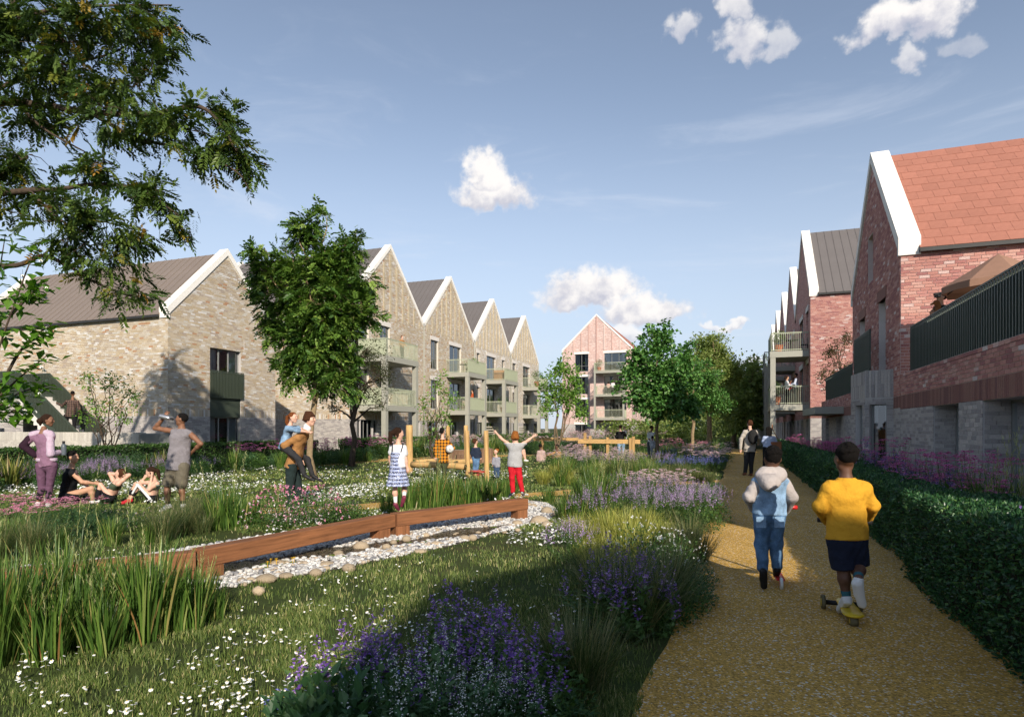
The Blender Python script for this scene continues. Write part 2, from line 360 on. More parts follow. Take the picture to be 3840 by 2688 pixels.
def ico():
    t = (1 + 5 ** .5) / 2
    V = np.array([(-1, t, 0), (1, t, 0), (-1, -t, 0), (1, -t, 0), (0, -1, t), (0, 1, t), (0, -1, -t), (0, 1, -t), (t, 0, -1), (t, 0, 1), (-t, 0, -1), (-t, 0, 1)], float)
    V /= np.linalg.norm(V[0]); F_ = np.array([(0, 11, 5), (0, 5, 1), (0, 1, 7), (0, 7, 10), (0, 10, 11), (1, 5, 9), (5, 11, 4), (11, 10, 2), (10, 7, 6), (7, 1, 8), (3, 9, 4), (3, 4, 2), (3, 2, 6), (3, 6, 8), (3, 8, 9), (4, 9, 5), (2, 4, 11), (6, 2, 10), (8, 6, 7), (9, 8, 1)])
    return V, F_
def make_stream():
    # wet base sheet, water, pebbles
    base = mat('wet_gravel', (.11, .095, .08), .7, .3, 8, .5, 40)
    V = np.c_[BEDW, np.full(len(BEDW), .004)]; add_obj('stream_bed', mesh_np('stream_bed', V, [np.array([list(range(len(V)))])], [base]), label='damp gravel base of the dry stream', kind='structure')
    m, nt = _nodes('stream_water'); b = NB(nt); co = b.co()
    gl = b.bsdf((.045, .04, .03, 1), .06, .6, 0., b.bump(b.noise(co, 22, 3), .35, .02))
    tr = b.n('ShaderNodeBsdfTransparent'); tr.inputs[0].default_value = (.5, .45, .38, 1); ms = b.n('ShaderNodeMixShader'); ms.inputs[0].default_value = .4
    nt.links.new(tr.outputs[0], ms.inputs[1]); nt.links.new(gl, ms.inputs[2]); b.out(ms.outputs[0])
    cl = [(560, 2190), (760, 2160), (900, 2128), (1050, 2102), (1200, 2080), (1330, 2062), (1450, 2045), (1560, 2032), (1700, 2008), (1830, 1985), (1930, 1966)]
    c = spline([G(*p)[:2] for p in cl], 6); t = np.gradient(c, axis=0); t /= np.linalg.norm(t, axis=1)[:, None]; nrm = np.c_[-t[:, 1], t[:, 0]]
    s = np.linspace(0, 1, len(c)); w = (.17 + .06 * np.sin(s * 17) + .05 * np.sin(s * 31 + 1))[:, None] * np.minimum(1, np.minimum(s * 12, (1 - s) * 8))[:, None] + .01
    strip('water', c + nrm * w, c - nrm * w, .022, m, label='shallow clear water trickling over the pebbles', kind='structure')
    wl, wr = c + nrm * w, c - nrm * w; WP = np.concatenate([wl, wr[::-1]])
    pal = [(0, (.52, .50, .47)), (.3, (.62, .61, .58)), (.55, (.38, .37, .36)), (.72, (.68, .67, .65)), (.84, (.2, .2, .21)), (.93, (.45, .37, .28))]
    pm, nt = _nodes('pebble'); b = NB(nt); cc = b.ramp(b.n('ShaderNodeAttribute', attribute_name='tone').outputs['Fac'], pal, 'CONSTANT')
    cc = b.mix(1., cc, b.ramp(b.noise(b.co(), 40, 4), [(.3, (.75, .75, .75)), (.7, (1.1, 1.1, 1.1))]), 'MULTIPLY'); b.out(b.bsdf(cc, .6, .3))
    lo = BEDW.min(0); hi = BEDW.max(0); A = RNG.uniform(lo, hi, (90000, 2)); A = A[in_poly(A[:, 0], A[:, 1], BEDW)]
    inw = in_poly(A[:, 0], A[:, 1], WP); keep = ~inw | (RNG.random(len(A)) < .75); A = A[keep]; inw = inw[keep]
    A = A[:11500]; inw = inw[:11500]; n = len(A)
    IV, IF = ico(); r = RNG.uniform(.017, .038, n) * np.where(inw, .75, 1.); an = RNG.uniform(0, 6.28, n)
    sx, sy, sz = r * RNG.uniform(.9, 1.4, n), r * RNG.uniform(.7, 1., n), r * RNG.uniform(.5, .75, n)
    j = 1 + .12 * RNG.standard_normal((n, 12, 1)); W = IV[None] * j
    x = W[..., 0] * sx[:, None]; y = W[..., 1] * sy[:, None]; z = W[..., 2] * sz[:, None]
    ca, sa = np.cos(an)[:, None], np.sin(an)[:, None]
    zz = np.where(inw, .004, RNG.uniform(.01, .03, n))
    V = np.stack([x * ca - y * sa + A[:, :1], x * sa + y * ca + A[:, 1:], z + zz[:, None]], -1).reshape(-1, 3)
    Fc = (IF[None] + (np.arange(n) * 12)[:, None, None]).reshape(-1, 3)
    add_obj('pebbles', mesh_np('pebbles', V, [Fc], [pm], tone=np.repeat(RNG.random(n), 20), smooth=True), label='pale rounded pebbles filling the stream bed', kind='stuff')
    # river stones: countable
    sm = mat('river_stone', (.44, .35, .24), .75, .25, 9, .3, 50, tone=.35)
    z5 = lambda x, y: (700 + .6533 * x, 1750 + .6533 * y)
    stones = [(1000, 445, 46, 36), (1152, 450, 27, 36), (1196, 430, 22, 24), (1278, 400, 28, 46), (1330, 395, 14, 26), (1378, 390, 24, 20), (1449, 440, 36, 20), (1452, 362, 24, 14), (1548, 382, 16, 10), (1602, 405, 32, 24), (1654, 402, 26, 26), (1686, 378, 18, 12), (1798, 302, 22, 18), (1830, 376, 18, 10), (1908, 362, 18, 14), (1922, 320, 34, 24),
              (870, 490, 30, 20), (884, 506, 30, 16), (946, 575, 40, 36), (830, 558, 44, 22), (740, 600, 38, 30), (806, 580, 28, 18), (664, 552, 28, 16), (548, 552, 46, 22), (456, 632, 60, 34), (580, 622, 44, 22), (426, 704, 36, 40), (340, 676, 22, 16), (314, 648, 26, 22), (372, 645, 24, 16), (614, 455, 24, 16), (1186, 486, 28, 16), (1196, 506, 22, 10), (1350, 484, 40, 16),
              (2052, 300, 54, 40), (2092, 245, 36, 34), (2064, 325, 34, 26), (1968, 215, 26, 18), (2002, 220, 20, 16), (2130, 275, 26, 22), (2200, 310, 26, 26), (1990, 320, 20, 16), (1545, 690 - 300, 14, 8)]
    protos = []
    for q in range(4):
        b = MB(); b.ell((0.3 * q, .7 * q, 0), (1, .8, .72), 14, 9, jit=.09); 
        me = b.mesh('river_stone', sm, True); protos.append((me, np.array([.3 * q, .7 * q, 0])))
    for i, (x, y, rx, ry) in enumerate(stones):
        px, py = z5(x, y + ry * .8); g = G(px, py); d = np.dot(g, CF); r = rx * .6533 / F_PX * d
        me, off = protos[i % 4]; o = add_obj('river_stone', me, label='smooth tan river stone half sunk in the pebble stream', cat='stone', group='river stones in the stream bed')
        k = ry / rx; o.scale = (r * 1.0, r * 1.05, r * min(1.1, max(.5, k * 1.15))); o.location = tuple(g + np.array([0, 0, r * .35 * k + .015]) - off * 0 ); 
        # keep prototype offset out of the way
        o.location = (g[0] - off[0] * o.scale[0], g[1] - off[1] * o.scale[1], r * .32 * k + .012); o.rotation_euler = (0, 0, YAW)
    # lily pads with small yellow flowers
    lm = leafmat('lily_pad', [(0, (.10, .17, .02)), (1, (.2, .28, .04))], .15); fm = mat('yellow_petal', (.75, .45, .02), .6)
    for (x, y, n) in [(480, 575, 9), (575, 560, 5), (850, 525, 4), (930, 518, 2), (1215, 438, 4), (1320, 450, 3), (1385, 432, 3), (1290, 418, 2), (1620, 352, 4), (1720, 350, 4), (430, 590, 3)]:
        for q in range(n):
            px, py = z5(x + random.uniform(-45, 45), y + random.uniform(-10, 10)); g = G(px, py); r = random.uniform(.035, .06); b = MB(); a0 = random.uniform(0, 6)
            pts = [(0, 0, 0)] + [(r * math.cos(a0 + t), r * math.sin(a0 + t), random.uniform(-.003, .004)) for t in np.linspace(.25, 6.0, 11)]
            b.add(pts, np.array([[0, i, i + 1] for i in range(1, 11)]), 0, random.random())
            o = b.obj('lily_pad', [lm], label='small round green lily pad floating on the stream', cat='lily pad', group='lily pads on the stream'); o.location = (g[0], g[1], .026)
            if y > 550 and q % 3 == 0:
                f = MB()
                for s in range(5):
                    a = s * 1.257; f.add([(0, 0, .05), (.012 * math.cos(a - .5), .012 * math.sin(a - .5), .058), (.022 * math.cos(a), .022 * math.sin(a), .062), (.012 * math.cos(a + .5), .012 * math.sin(a + .5), .058)], np.array([[0, 1, 2, 3]]), 0)
                f.tube([(0, 0, 0), (0, 0, .052)], .002, 5, 0); f.obj('flower', [fm], o)
make_ground(); make_paths(); make_stream()
# ------------------------------------------------------------------ foliage helpers
def rand_unit(n):
    v = RNG.standard_normal((n, 3)); return v / np.linalg.norm(v, axis=1)[:, None]
def nrmz(v): return v / (np.linalg.norm(v, axis=-1, keepdims=True) + 1e-9)
def leaves(pos, dirv, L, W, up=None, fold=.25, tone=None):
    """one folded 4-corner leaf per row -> V, F, tone"""
    n = len(pos); dirv = nrmz(dirv); up = np.tile([0, 0, 1.], (n, 1)) if up is None else up
    side = nrmz(np.cross(dirv, up + 1e-4)); nn = np.cross(side, dirv); L = np.broadcast_to(L, (n,))[:, None]; W = np.broadcast_to(W, (n,))[:, None]
    mid = pos + dirv * L * .45 + nn * W * fold
    V = np.stack([pos, mid + side * W * .5, pos + dirv * L, mid - side * W * .5], 1).reshape(-1, 3)
    return V, np.arange(4 * n).reshape(n, 4), (RNG.random(n) if tone is None else np.broadcast_to(tone, (n,)))
def pinnate(pos, dirv, L, pairs=5, lw=.3, tone=None, droop=.25):
    """compound leaves: rachis of length L with paired leaflets"""
    n = len(pos); dirv = nrmz(dirv); up = nrmz(np.tile([0, 0, 1.], (n, 1)) + .5 * RNG.standard_normal((n, 3))); side = nrmz(np.cross(dirv, up)); L = np.broadcast_to(L, (n,))[:, None]
    tone = RNG.random(n) if tone is None else tone; Ps, Ds, Ts, Ls = [], [], [], []
    for k in range(pairs + 1):
        t = (k + .8) / (pairs + 1); p = pos + dirv * L * t - np.array([0, 0, 1.]) * L * droop * t * t
        ll = L[:, 0] * (.42 if k < pairs else .4) * (1 - .25 * abs(t - .5)) 
        if k < pairs:
            for s in (-1, 1): Ps.append(p); Ds.append(dirv * .55 + side * s * .85 - np.array([0, 0, .22])); Ts.append(tone); Ls.append(ll)
        else: Ps.append(p); Ds.append(dirv - np.array([0, 0, .3])); Ts.append(tone); Ls.append(ll)
    Ps = np.concatenate(Ps); Ds = np.concatenate(Ds); Ls = np.concatenate(Ls) * .9
    up2 = np.tile(up, (len(Ps) // n, 1))
    return leaves(Ps, Ds + .15 * RNG.standard_normal(Ds.shape), Ls, Ls * lw * 1.35, up2, .12, np.concatenate(Ts))
def blades(n, r0, h, spread, w, segs=4, droop=.5, tone=None, upright=1.2, base=None):
    """grass-like blades from a clump base -> V, F, tone"""
    az = RNG.uniform(0, 2 * np.pi, n); rr = r0 * np.sqrt(RNG.random(n)); H = h * RNG.uniform(.55, 1., n); sp = spread * RNG.uniform(.15, 1., n) ** .8
    b = np.stack([rr * np.cos(az + RNG.normal(0, .6, n)), rr * np.sin(az + RNG.normal(0, .6, n)), np.zeros(n)], 1) if base is None else base
    az = az + RNG.normal(0, .25, n); t = np.linspace(0, 1, segs + 1); dr = droop * RNG.uniform(.3, 1.3, n)
    out = np.stack([np.cos(az), np.sin(az), np.zeros(n)], 1); sd = np.stack([-np.sin(az), np.cos(az), np.zeros(n)], 1)
    tw = RNG.uniform(-.6, .6, n)[:, None]; sd = sd * np.cos(tw) + out * np.sin(tw)
    rad = (sp * H)[:, None] * t[None] ** upright; z = H[:, None] * (t[None] - (dr * sp)[:, None] * t[None] ** 2.4)
    c = b[:, None] + out[:, None] * rad[..., None]; c[..., 2] += np.maximum(z, .01 * t[None])
    W = np.broadcast_to(w, (n,)) * RNG.uniform(.7, 1.2, n); wd = W[:, None] * (np.interp(t, [0, .25, .7, 1], [.6, 1, .75, .06]))[None]
    V = np.stack([c - sd[:, None] * wd[..., None] / 2, c + sd[:, None] * wd[..., None] / 2], 2).reshape(-1, 3)
    k = segs + 1; i = (np.arange(n) * k * 2)[:, None] + (np.arange(segs) * 2)[None]; F_ = np.stack([i, i + 1, i + 3, i + 2], -1).reshape(-1, 4)
    T = RNG.random(n) if tone is None else tone
    return V, F_, np.repeat(T, segs), c
def curve_pts(a, b, sag=0., n=6, wob=.0):
    a = np.asarray(a, float); b = np.asarray(b, float); t = np.linspace(0, 1, n)[:, None]; p = a + (b - a) * t; L = np.linalg.norm(b - a)
    p[:, 2] += sag * L * 4 * (t[:, 0] * (1 - t[:, 0])); 
    if wob: p[1:-1] += RNG.normal(0, wob * L, (n - 2, 3))
    return p
LEAF_GREEN = [(0, (.036, .085, .018)), (.5, (.08, .165, .026)), (.85, (.155, .26, .045)), (1, (.24, .34, .07))]
LEAF_DARK = [(0, (.026, .052, .014)), (.5, (.06, .11, .024)), (.9, (.12, .18, .03)), (.975, (.24, .21, .03)), (1, (.34, .17, .03))]
LEAF_OLIVE = [(0, (.07, .10, .022)), (.5, (.15, .19, .04)), (1, (.27, .30, .07))]
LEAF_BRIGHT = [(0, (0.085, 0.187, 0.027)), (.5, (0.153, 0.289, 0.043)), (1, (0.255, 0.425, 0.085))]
BARK = lambda: mat('bark', (.16, .115, .07), .95, .35, 12, .8, 30)
BARK2 = lambda: mat('bark_dark', (.07, .05, .035), .95, .35, 12, .8, 30)
BARK3 = lambda: mat('bark_pale', (.26, .19, .11), .95, .35, 9, .8, 25)
def tree(name, base, trunk_top, blobs, trunk_r, n_cl, leaf, lmat, bark, label, limbs=9, cl_r=.45, per=10, stems=1, group=None, seed=1, shell=.55, fork=.35, cat='tree', trunk=True, hang=.25, lean=None, boughs=()):
    """trunk + limbs reaching into ellipsoid blobs; leaf sprays around twig ends. leaf(pos,dir)->V,F,T"""
    global RNG
    keep = RNG; RNG = np.random.default_rng(seed); rnd = random.Random(seed)
    root = empty(name, base, label=label, cat=cat, group=group); O = np.asarray(base, float)
    tm = MB(); lines = []
    blobs = [(np.asarray(c, float) - O, np.asarray(r, float) if not np.isscalar(r) else np.full(3, r)) for c, r in blobs]
    vol = np.array([np.prod(r) ** .75 for c, r in blobs]); vol /= vol.sum()
    top = np.asarray(trunk_top, float) - O
    for s in range(stems):
        off = np.array([0, 0, 0.]) if stems == 1 else np.array([math.cos(s * 2.4), math.sin(s * 2.4), 0]) * .06
        tp = top if stems == 1 else blobs[s % len(blobs)][0] + RNG.normal(0, .25, 3) * blobs[s % len(blobs)][1]
        pts = curve_pts(off, tp, 0, 9, .012); pts[0] = off - np.array([0, 0, .08]); rr = trunk_r * np.interp(np.linspace(0, 1, 9), [0, .06, .5, 1], [1.3, 1, .75, .2])
        tm.tube(pts, rr, 9); lines.append((pts, rr))
    for bp, br in boughs:
        p_ = spline([np.asarray(q_) - O for q_ in bp], 6); rr_ = np.linspace(br, br * .2, len(p_)); tm.tube(p_, rr_, 8); lines.append((p_, rr_))
    for q in range(limbs):
        c, r = blobs[q % len(blobs)] if q < 2 * len(blobs) else blobs[rnd.choices(range(len(blobs)), vol)[0]]
        u = rand_unit(1)[0]; u[2] = abs(u[2]) * .6 if rnd.random() < .6 else u[2]; tg = c + u * r * rnd.uniform(.4, .8)
        tr, rr = lines[rnd.randrange(stems)]; f = fork + (1 - fork) * .7 * rnd.random(); i = f * (len(tr) - 1); i0 = int(i); st = tr[i0] + (tr[min(i0 + 1, len(tr) - 1)] - tr[i0]) * (i - i0)
        r0 = min(trunk_r * .5, float(np.interp(f, np.linspace(0, 1, len(rr)), rr)) * .75)
        pts = curve_pts(st, tg, rnd.uniform(.02, .12), 8, .02); tm.tube(pts, np.linspace(r0, max(.006, r0 * .15), 8), 6); lines.append((pts, np.linspace(r0, .006, 8)))
    allp = np.concatenate([l[0][len(l[0]) // 3:] for l in lines]) if not boughs else np.concatenate([l[0] for l in lines[stems:]])
    Vs, Fs, Ts, n0 = [], [], [], 0
    cl = []
    for (c, r), w in zip(blobs, vol):
        k = max(3, int(n_cl * w)); u = rand_unit(k) * (RNG.random(k)[:, None] ** shell); cl.append((c + u * r, nrmz(u / r)))
    cp = np.concatenate([a for a, b in cl]); cd = np.concatenate([b for a, b in cl])
    for p, d in zip(cp, cd):
        dd = np.linalg.norm(allp - p, axis=1); a = allp[dd.argmin()]
        if dd.min() > .12: tm.tube(curve_pts(a, p, .04, 4, .03), np.linspace(min(.012, trunk_r * .12), .003, 4), 3, cap=False)
        ax = nrmz(p - a + d * .4 + 1e-3); k = max(2, int(per * RNG.uniform(.6, 1.4)))
        t = RNG.random(k)[:, None]; pos = p - ax * cl_r * .8 * t + RNG.normal(0, cl_r * .28, (k, 3)); dv = ax * .7 + d * .5 + RNG.normal(0, .55, (k, 3)) - np.array([0, 0, hang])
        V, Fq, T = leaf(pos, dv); Vs.append(V); Fs.append(Fq + n0); Ts.append(T); n0 += len(V)
    if trunk: tm.obj('trunk', [bark], root, smooth=True)
    add_obj('crown', mesh_np('crown', np.concatenate(Vs), [np.concatenate(Fs)], [lmat], tone=np.concatenate(Ts)), root)
    RNG = keep; return root
def copy_tree(o, loc, rz=0., sc=1., **k):
    c = o.copy(); COL.objects.link(c); c.location = tuple(float(x) for x in loc); c.rotation_euler = (0, 0, rz); c.scale = (sc,) * 3
    for ch in o.children:
        d = ch.copy(); COL.objects.link(d); d.parent = c
        for g in ch.children:
            e = g.copy(); COL.objects.link(e); e.parent = d
    return tag(c, **k)
# ------------------------------------------------------------------ buildings
CREAM = [(0, (.50, .41, .29)), (.16, (.54, .46, .35)), (.34, (.57, .51, .43)), (.52, (.46, .38, .29)), (.64, (.58, .55, .50)), (.74, (.50, .43, .35)), (.84, (.43, .36, .30)), (.91, (.68, .66, .64)), (.965, (.46, .27, .16))]
RED = [(0, (.45, .215, .185)), (.2, (.51, .26, .22)), (.4, (.39, .175, .16)), (.55, (.55, .32, .275)), (.7, (.47, .23, .205)), (.84, (.34, .15, .145)), (.94, (.60, .43, .40)), (.98, (.64, .55, .53))]
GREY = [(0, (.40, .37, .36)), (.25, (.46, .43, .41)), (.5, (.36, .34, .33)), (.7, (.5, .47, .45)), (.88, (.32, .30, .30))]
LINKD = lambda st: [(p, c) for p, c in st]
b_cream = brickmat('cream_brick', CREAM); b_red = brickmat('red_brick', RED); b_grey = brickmat('grey_brick', GREY)
b_ocrib = brickmat('ochre_brick', [(0, (.56, .48, .34)), (.4, (.60, .53, .40)), (.75, (.52, .43, .30))])
b_soldred = brickmat('dark_red_brick', [(0, (.25, .125, .105)), (.4, (.30, .16, .13)), (.75, (.21, .105, .095))])
m_mort = mat('pale_mortar', (.60, .55, .46), .95, .06, 10); m_mortr = mat('pink_mortar', (.64, .56, .52), .95, .06, 10); m_mortg = mat('grey_mortar', (.44, .42, .41), .95, .06, 10)
t_cream = brickwall('cream_brickwork', CREAM[:8], (.58, .54, .47)); t_red = brickwall('red_brickwork', RED[:6], (.56, .46, .42)); t_grey = brickwall('grey_brickwork', GREY, (.5, .48, .46))
PINK = [(0, (.56, .38, .34)), (.3, (.62, .45, .40)), (.6, (.50, .32, .29)), (.85, (.68, .54, .50))]
t_pink = brickwall('pink_brickwork', PINK, (.6, .5, .46))
m_stone = mat('white_stone', (.80, .77, .72), .85, .06, 14, .25, 90); m_lint = mat('pale_lintel', (.66, .62, .58), .85, .08, 16, .25, 90)
m_roof = mat('brown_zinc', (.21, .17, .145), .6, .05, 2, .05, 20, .3, 0., tone=.05); m_roofg = mat('grey_zinc', (.15, .135, .13), .6, .05, 2, .05, 20, .3, 0., tone=.05)
m_tile = mat('clay_tile', (.38, .16, .112), .8, .08, 7, .15, 60, tone=.14)
m_green = mat('dark_green_metal', (.045, .058, .042), .5, .06, 4); m_green2 = mat('forest_metal', (.062, .078, .066), .5, .06, 4); m_sage = mat('sage_metal', (.40, .43, .31), .55, .05, 4); m_conc = mat('grey_green_metal', (.34, .335, .285), .6, .05, 4)
m_frame = mat('window_frame_grey', (.23, .235, .225), .5, .05); m_dark = mat('dark_interior', (.02, .02, .022), .9, .2); m_curt = mat('white_curtain', (.62, .6, .58), .9, .08, 30)
m_floor = mat('terrace_decking', (.3, .27, .23), .8, .15); m_gutter = mat('black_gutter', (.03, .03, .03), .5)
class Fr:
    def __init__(s, O, u, n): s.O = np.asarray(O, float); s.u = np.asarray(u, float); s.n = np.asarray(n, float)
    def p(s, u, v, w=0.): return s.O + s.u * u + UP * v + s.n * w
    def box(s, mb, u0, u1, v0, v1, w0, w1, mi=0, tone=None):
        return mb.obox(s.p((u0 + u1) / 2, (v0 + v1) / 2, (w0 + w1) / 2), s.u * (u1 - u0) / 2, UP * (v1 - v0) / 2, s.n * (w1 - w0) / 2, mi, tone)
def core_wall(name, fr, u0, u1, v1, holes, zones, parent, loc, apex=None, depth=.22, close=True):
    """wall skin with rectangular openings and reveals; zones = [(v_from, material)]"""
    us = sorted({u0, u1, *[h[0] for h in holes], *[h[1] for h in holes]} | ({(u0 + u1) / 2} if apex else set())); vz = [z[0] for z in zones if 0 < z[0] < v1]
    vs_ = sorted({0., v1, *vz, *[min(h[2], v1) for h in holes], *[min(h[3], v1) for h in holes]}); V, F_, M_, UV = [], [], [], []
    mats = [z[1] for z in zones]; nm = len(mats)
    def zi(v): return max(i for i, z in enumerate(zones) if z[0] <= v + 1e-6)
    def quad(pts, mi):
        k = len(V); V.extend([fr.p(*q) for q in pts]); UV.extend([(q[0] + (q[2] if len(q) > 2 else 0), q[1]) for q in pts]); F_.append(list(range(k, k + len(pts)))); M_.append(mi)
    for a, b in zip(us[:-1], us[1:]):
        for c, d in zip(vs_[:-1], vs_[1:]):
            m_, n_ = (a + b) / 2, (c + d) / 2
            if any(h[0] < m_ < h[1] and h[2] < n_ < h[3] for h in holes): continue
            quad([(a, c), (b, c), (b, d), (a, d)], zi(n_))
    if apex: 
        # gable triangle in slices so that openings above the eaves can be cut
        mid = (u0 + u1) / 2; sl = lambda v: (mid - u0) * (apex - v) / (apex - v1)
        gs = sorted({v1, *[h[2] for h in holes if v1 < h[2] < apex], *[h[3] for h in holes if v1 < h[3] < apex]})
        for c, d in zip(gs, gs[1:] + [apex]):
            hs = [h for h in holes if h[2] < (c + d) / 2 < h[3] and h[3] > v1]
            L0, L1 = sl(c), sl(d)
            if hs:
                h = hs[0]; quad([(mid - L0, c), (h[0], c), (h[0], d), (mid - L1, d)], nm - 1); quad([(h[1], c), (mid + L0, c), (mid + L1, d), (h[1], d)], nm - 1)
            elif d < apex: quad([(mid - L0, c), (mid + L0, c), (mid + L1, d), (mid - L1, d)], nm - 1)
            else: quad([(mid - L0, c), (mid + L0, c), (mid, apex)], nm - 1)
    for h in holes:
        mi = zi(max(h[2], .01)); w = -depth
        quad([(h[0], h[2], 0), (h[0], h[3], 0), (h[0], h[3], w), (h[0], h[2], w)], mi); quad([(h[1], h[2], 0), (h[1], h[2], w), (h[1], h[3], w), (h[1], h[3], 0)], mi)
        quad([(h[0], h[3], 0), (h[1], h[3], 0), (h[1], h[3], w), (h[0], h[3], w)], mi); quad([(h[0], h[2], 0), (h[0], h[2], w), (h[1], h[2], w), (h[1], h[2], 0)], mi)
    by = {}
    for f, m_ in zip(F_, M_): by.setdefault(len(f), ([], [])); by[len(f)][0].append(f); by[len(f)][1].append(m_)
    me = mesh_np(name, np.array(V), [np.array(x[0]) for x in by.values()], mats, np.concatenate([x[1] for x in by.values()]), uv=np.array(UV))
    return add_obj(name, me, parent, loc=loc)
def lay_bricks(u0, u1, v0, v1, holes, bond='run', clip=None, bw=.225, bh=.075, j=.01):
    """-> array rows (uc, vc, len, height)"""
    out = []
    if bond == 'soldier': bw, bh = bh, v1 - v0
    n = int(round((v1 - v0) / bh)) if bond != 'soldier' else 1
    for k in range(n):
        c = v0 + k * bh; vc = c + bh / 2; lo, hi = (u0, u1) if clip is None else clip(vc)
        if hi - lo < .05: continue
        iv = [(lo, hi)]
        for h in holes:
            if h[2] < vc < h[3]:
                nv = []
                for a, b in iv:
                    if h[1] <= a or h[0] >= b: nv.append((a, b)); continue
                    if h[0] > a: nv.append((a, h[0]))
                    if h[1] < b: nv.append((h[1], b))
                iv = nv
        off = (bw / 2 if k % 2 else 0) + (0.03 * (k % 3) if bond == 'run' else 0)
        for a, b in iv:
            s = math.floor((a - u0 + off) / bw) * bw + u0 - off; x = np.arange(s, b, bw); A = np.maximum(x, a); B = np.minimum(x + bw, b)
            ok = B - A > .035
            for p, q in zip(A[ok], B[ok]): out.append(((p + q) / 2, vc, q - p - j, bh - j))
    return np.array(out).reshape(-1, 4)
def brick_mesh_arrays(fr, R, w0=.0, w1=.012):
    n = len(R); c = fr.O + R[:, :1] * fr.u + R[:, 1:2] * UP; U = R[:, 2:3] / 2 * fr.u; Vv = R[:, 3:4] / 2 * UP; a, b = fr.n * w0, fr.n * w1
    V = np.stack([c - U - Vv + a, c + U - Vv + a, c + U + Vv + a, c - U + Vv + a, c - U - Vv + b, c + U - Vv + b, c + U + Vv + b, c - U + Vv + b], 1).reshape(-1, 3)
    f = np.array([(4, 5, 6, 7), (0, 1, 5, 4), (1, 2, 6, 5), (2, 3, 7, 6), (3, 0, 4, 7)]); 
    if np.dot(np.cross(fr.u, UP), fr.n) < 0: f = f[:, ::-1]
    return V, (f[None] + (np.arange(n) * 8)[:, None, None]).reshape(-1, 4)
BRK = {}
def put_bricks(wall, fr, R, m, n_obj=0, w1=.012):
    """n_obj largest-in-view bricks become objects, the rest one 'stuff' part"""
    R = R[RNG.permutation(len(R))]
    if n_obj:
        pts = fr.O + R[:, :1] * fr.u + R[:, 1:2] * UP; rel = pts - np.array([0, 0, EYE]); d = rel @ CF; px = CX + F_PX * (rel @ CR) / d; py = HY - F_PX * rel[:, 2] / d
        full = (np.abs(R[:, 2] - .215) < .002) & (np.abs(R[:, 3] - .065) < .002) & (d > 0) & (px > 10) & (px < 3830) & (py > 5) & (py < 1700)
        idx = np.where(full)[0]; idx = idx[np.argsort(d[idx])][:n_obj]; key = tuple(np.round(fr.n, 3)) + (m.name,)
        if key not in BRK:
            f0 = Fr((0, 0, 0), fr.u, fr.n); V, Fc = brick_mesh_arrays(f0, np.array([[0, 0, .215, .065]]), 0, w1); BRK[key] = mesh_np('brick', V, [Fc], [m], tone=np.zeros(5))
        for i in idx: add_obj('brick', BRK[key], wall, loc=pts[i])
        R = np.delete(R, idx, 0)
    if len(R):
        V, Fc = brick_mesh_arrays(fr, R, 0, w1); add_obj('brickwork', mesh_np('brickwork', V, [Fc], [m], tone=np.repeat(RNG.random(len(R)), 5)), wall, kind='stuff')
def gable_clip(u0, u1, eave, apex):
    mid = (u0 + u1) / 2
    def f(v):
        if v < eave: return u0, u1
        h = (mid - u0) * (apex - v) / (apex - eave); return mid - h, mid + h
    return f
def window(fr, u0, u1, v0, v1, parent, loc, panes=2, curtain=.35, lintel=None, recess=.13, transom=None, lm=None, name='window', wide=.05):
    """frame with panes, curtain and a dark room behind"""
    w = MB(); fw = wide; r = -recess
    fr.box(w, u0, u0 + fw, v0, v1, r - .05, r); fr.box(w, u1 - fw, u1, v0, v1, r - .05, r); fr.box(w, u0 + fw, u1 - fw, v1 - fw, v1, r - .05, r); fr.box(w, u0 + fw, u1 - fw, v0, v0 + fw, r - .05, r)
    us = np.linspace(u0 + fw, u1 - fw, panes + 1)
    for x in us[1:-1]: fr.box(w, x - .025, x + .025, v0 + fw, v1 - fw, r - .05, r + .002)
    if transom: fr.box(w, u0 + fw, u1 - fw, transom - .02, transom + .02, r - .05, r + .003)
    o = w.obj(name, [m_frame], parent); o.location = loc
    for a, b in zip(us[:-1], us[1:]):
        g = MB(); q = [fr.p(x, y, r - .03) for x, y in ((a, v0 + fw), (b, v0 + fw), (b, v1 - fw), (a, v1 - fw))]; g.add(q, np.array([[0, 1, 2, 3]])); g.obj('pane', [glassmat()], o)
    k = MB(); D = .9
    for q in ([(u0, v0, -D), (u1, v0, -D), (u1, v1, -D), (u0, v1, -D)], [(u0, v0, r), (u0, v0, -D), (u0, v1, -D), (u0, v1, r)], [(u1, v0, r), (u1, v1, r), (u1, v1, -D), (u1, v0, -D)], [(u0, v1, r), (u0, v1, -D), (u1, v1, -D), (u1, v1, r)], [(u0, v0, r), (u1, v0, r), (u1, v0, -D), (u0, v0, -D)]):
        k.add([fr.p(*x) for x in q], np.array([[0, 1, 2, 3]]))
    k.obj('room', [m_dark], o)
    if curtain:
        c = MB(); W = u1 - u0
        for s in ((u0 + .03, u0 + .03 + W * curtain), (u1 - .03 - W * curtain * .8, u1 - .03)):
            n = 22; x = np.linspace(s[0], s[1], n); wv = r - .16 + .035 * np.sin(np.arange(n) * 1.7 + s[0])
            V = [fr.p(a, v0 + .03, b) for a, b in zip(x, wv)] + [fr.p(a, v1 - .03, b) for a, b in zip(x, wv)]; i = np.arange(n - 1); c.add(V, np.stack([i, i + 1, i + 1 + n, i + n], 1))
        c.obj('curtain', [m_curt], o, smooth=True)
    if lintel:
        l = MB(); fr.box(l, u0 - .12, u1 + .12, v1, v1 + lintel, -.1, .03); lo = l.obj('lintel', [lm or m_lint], parent); lo.location = loc
    return o
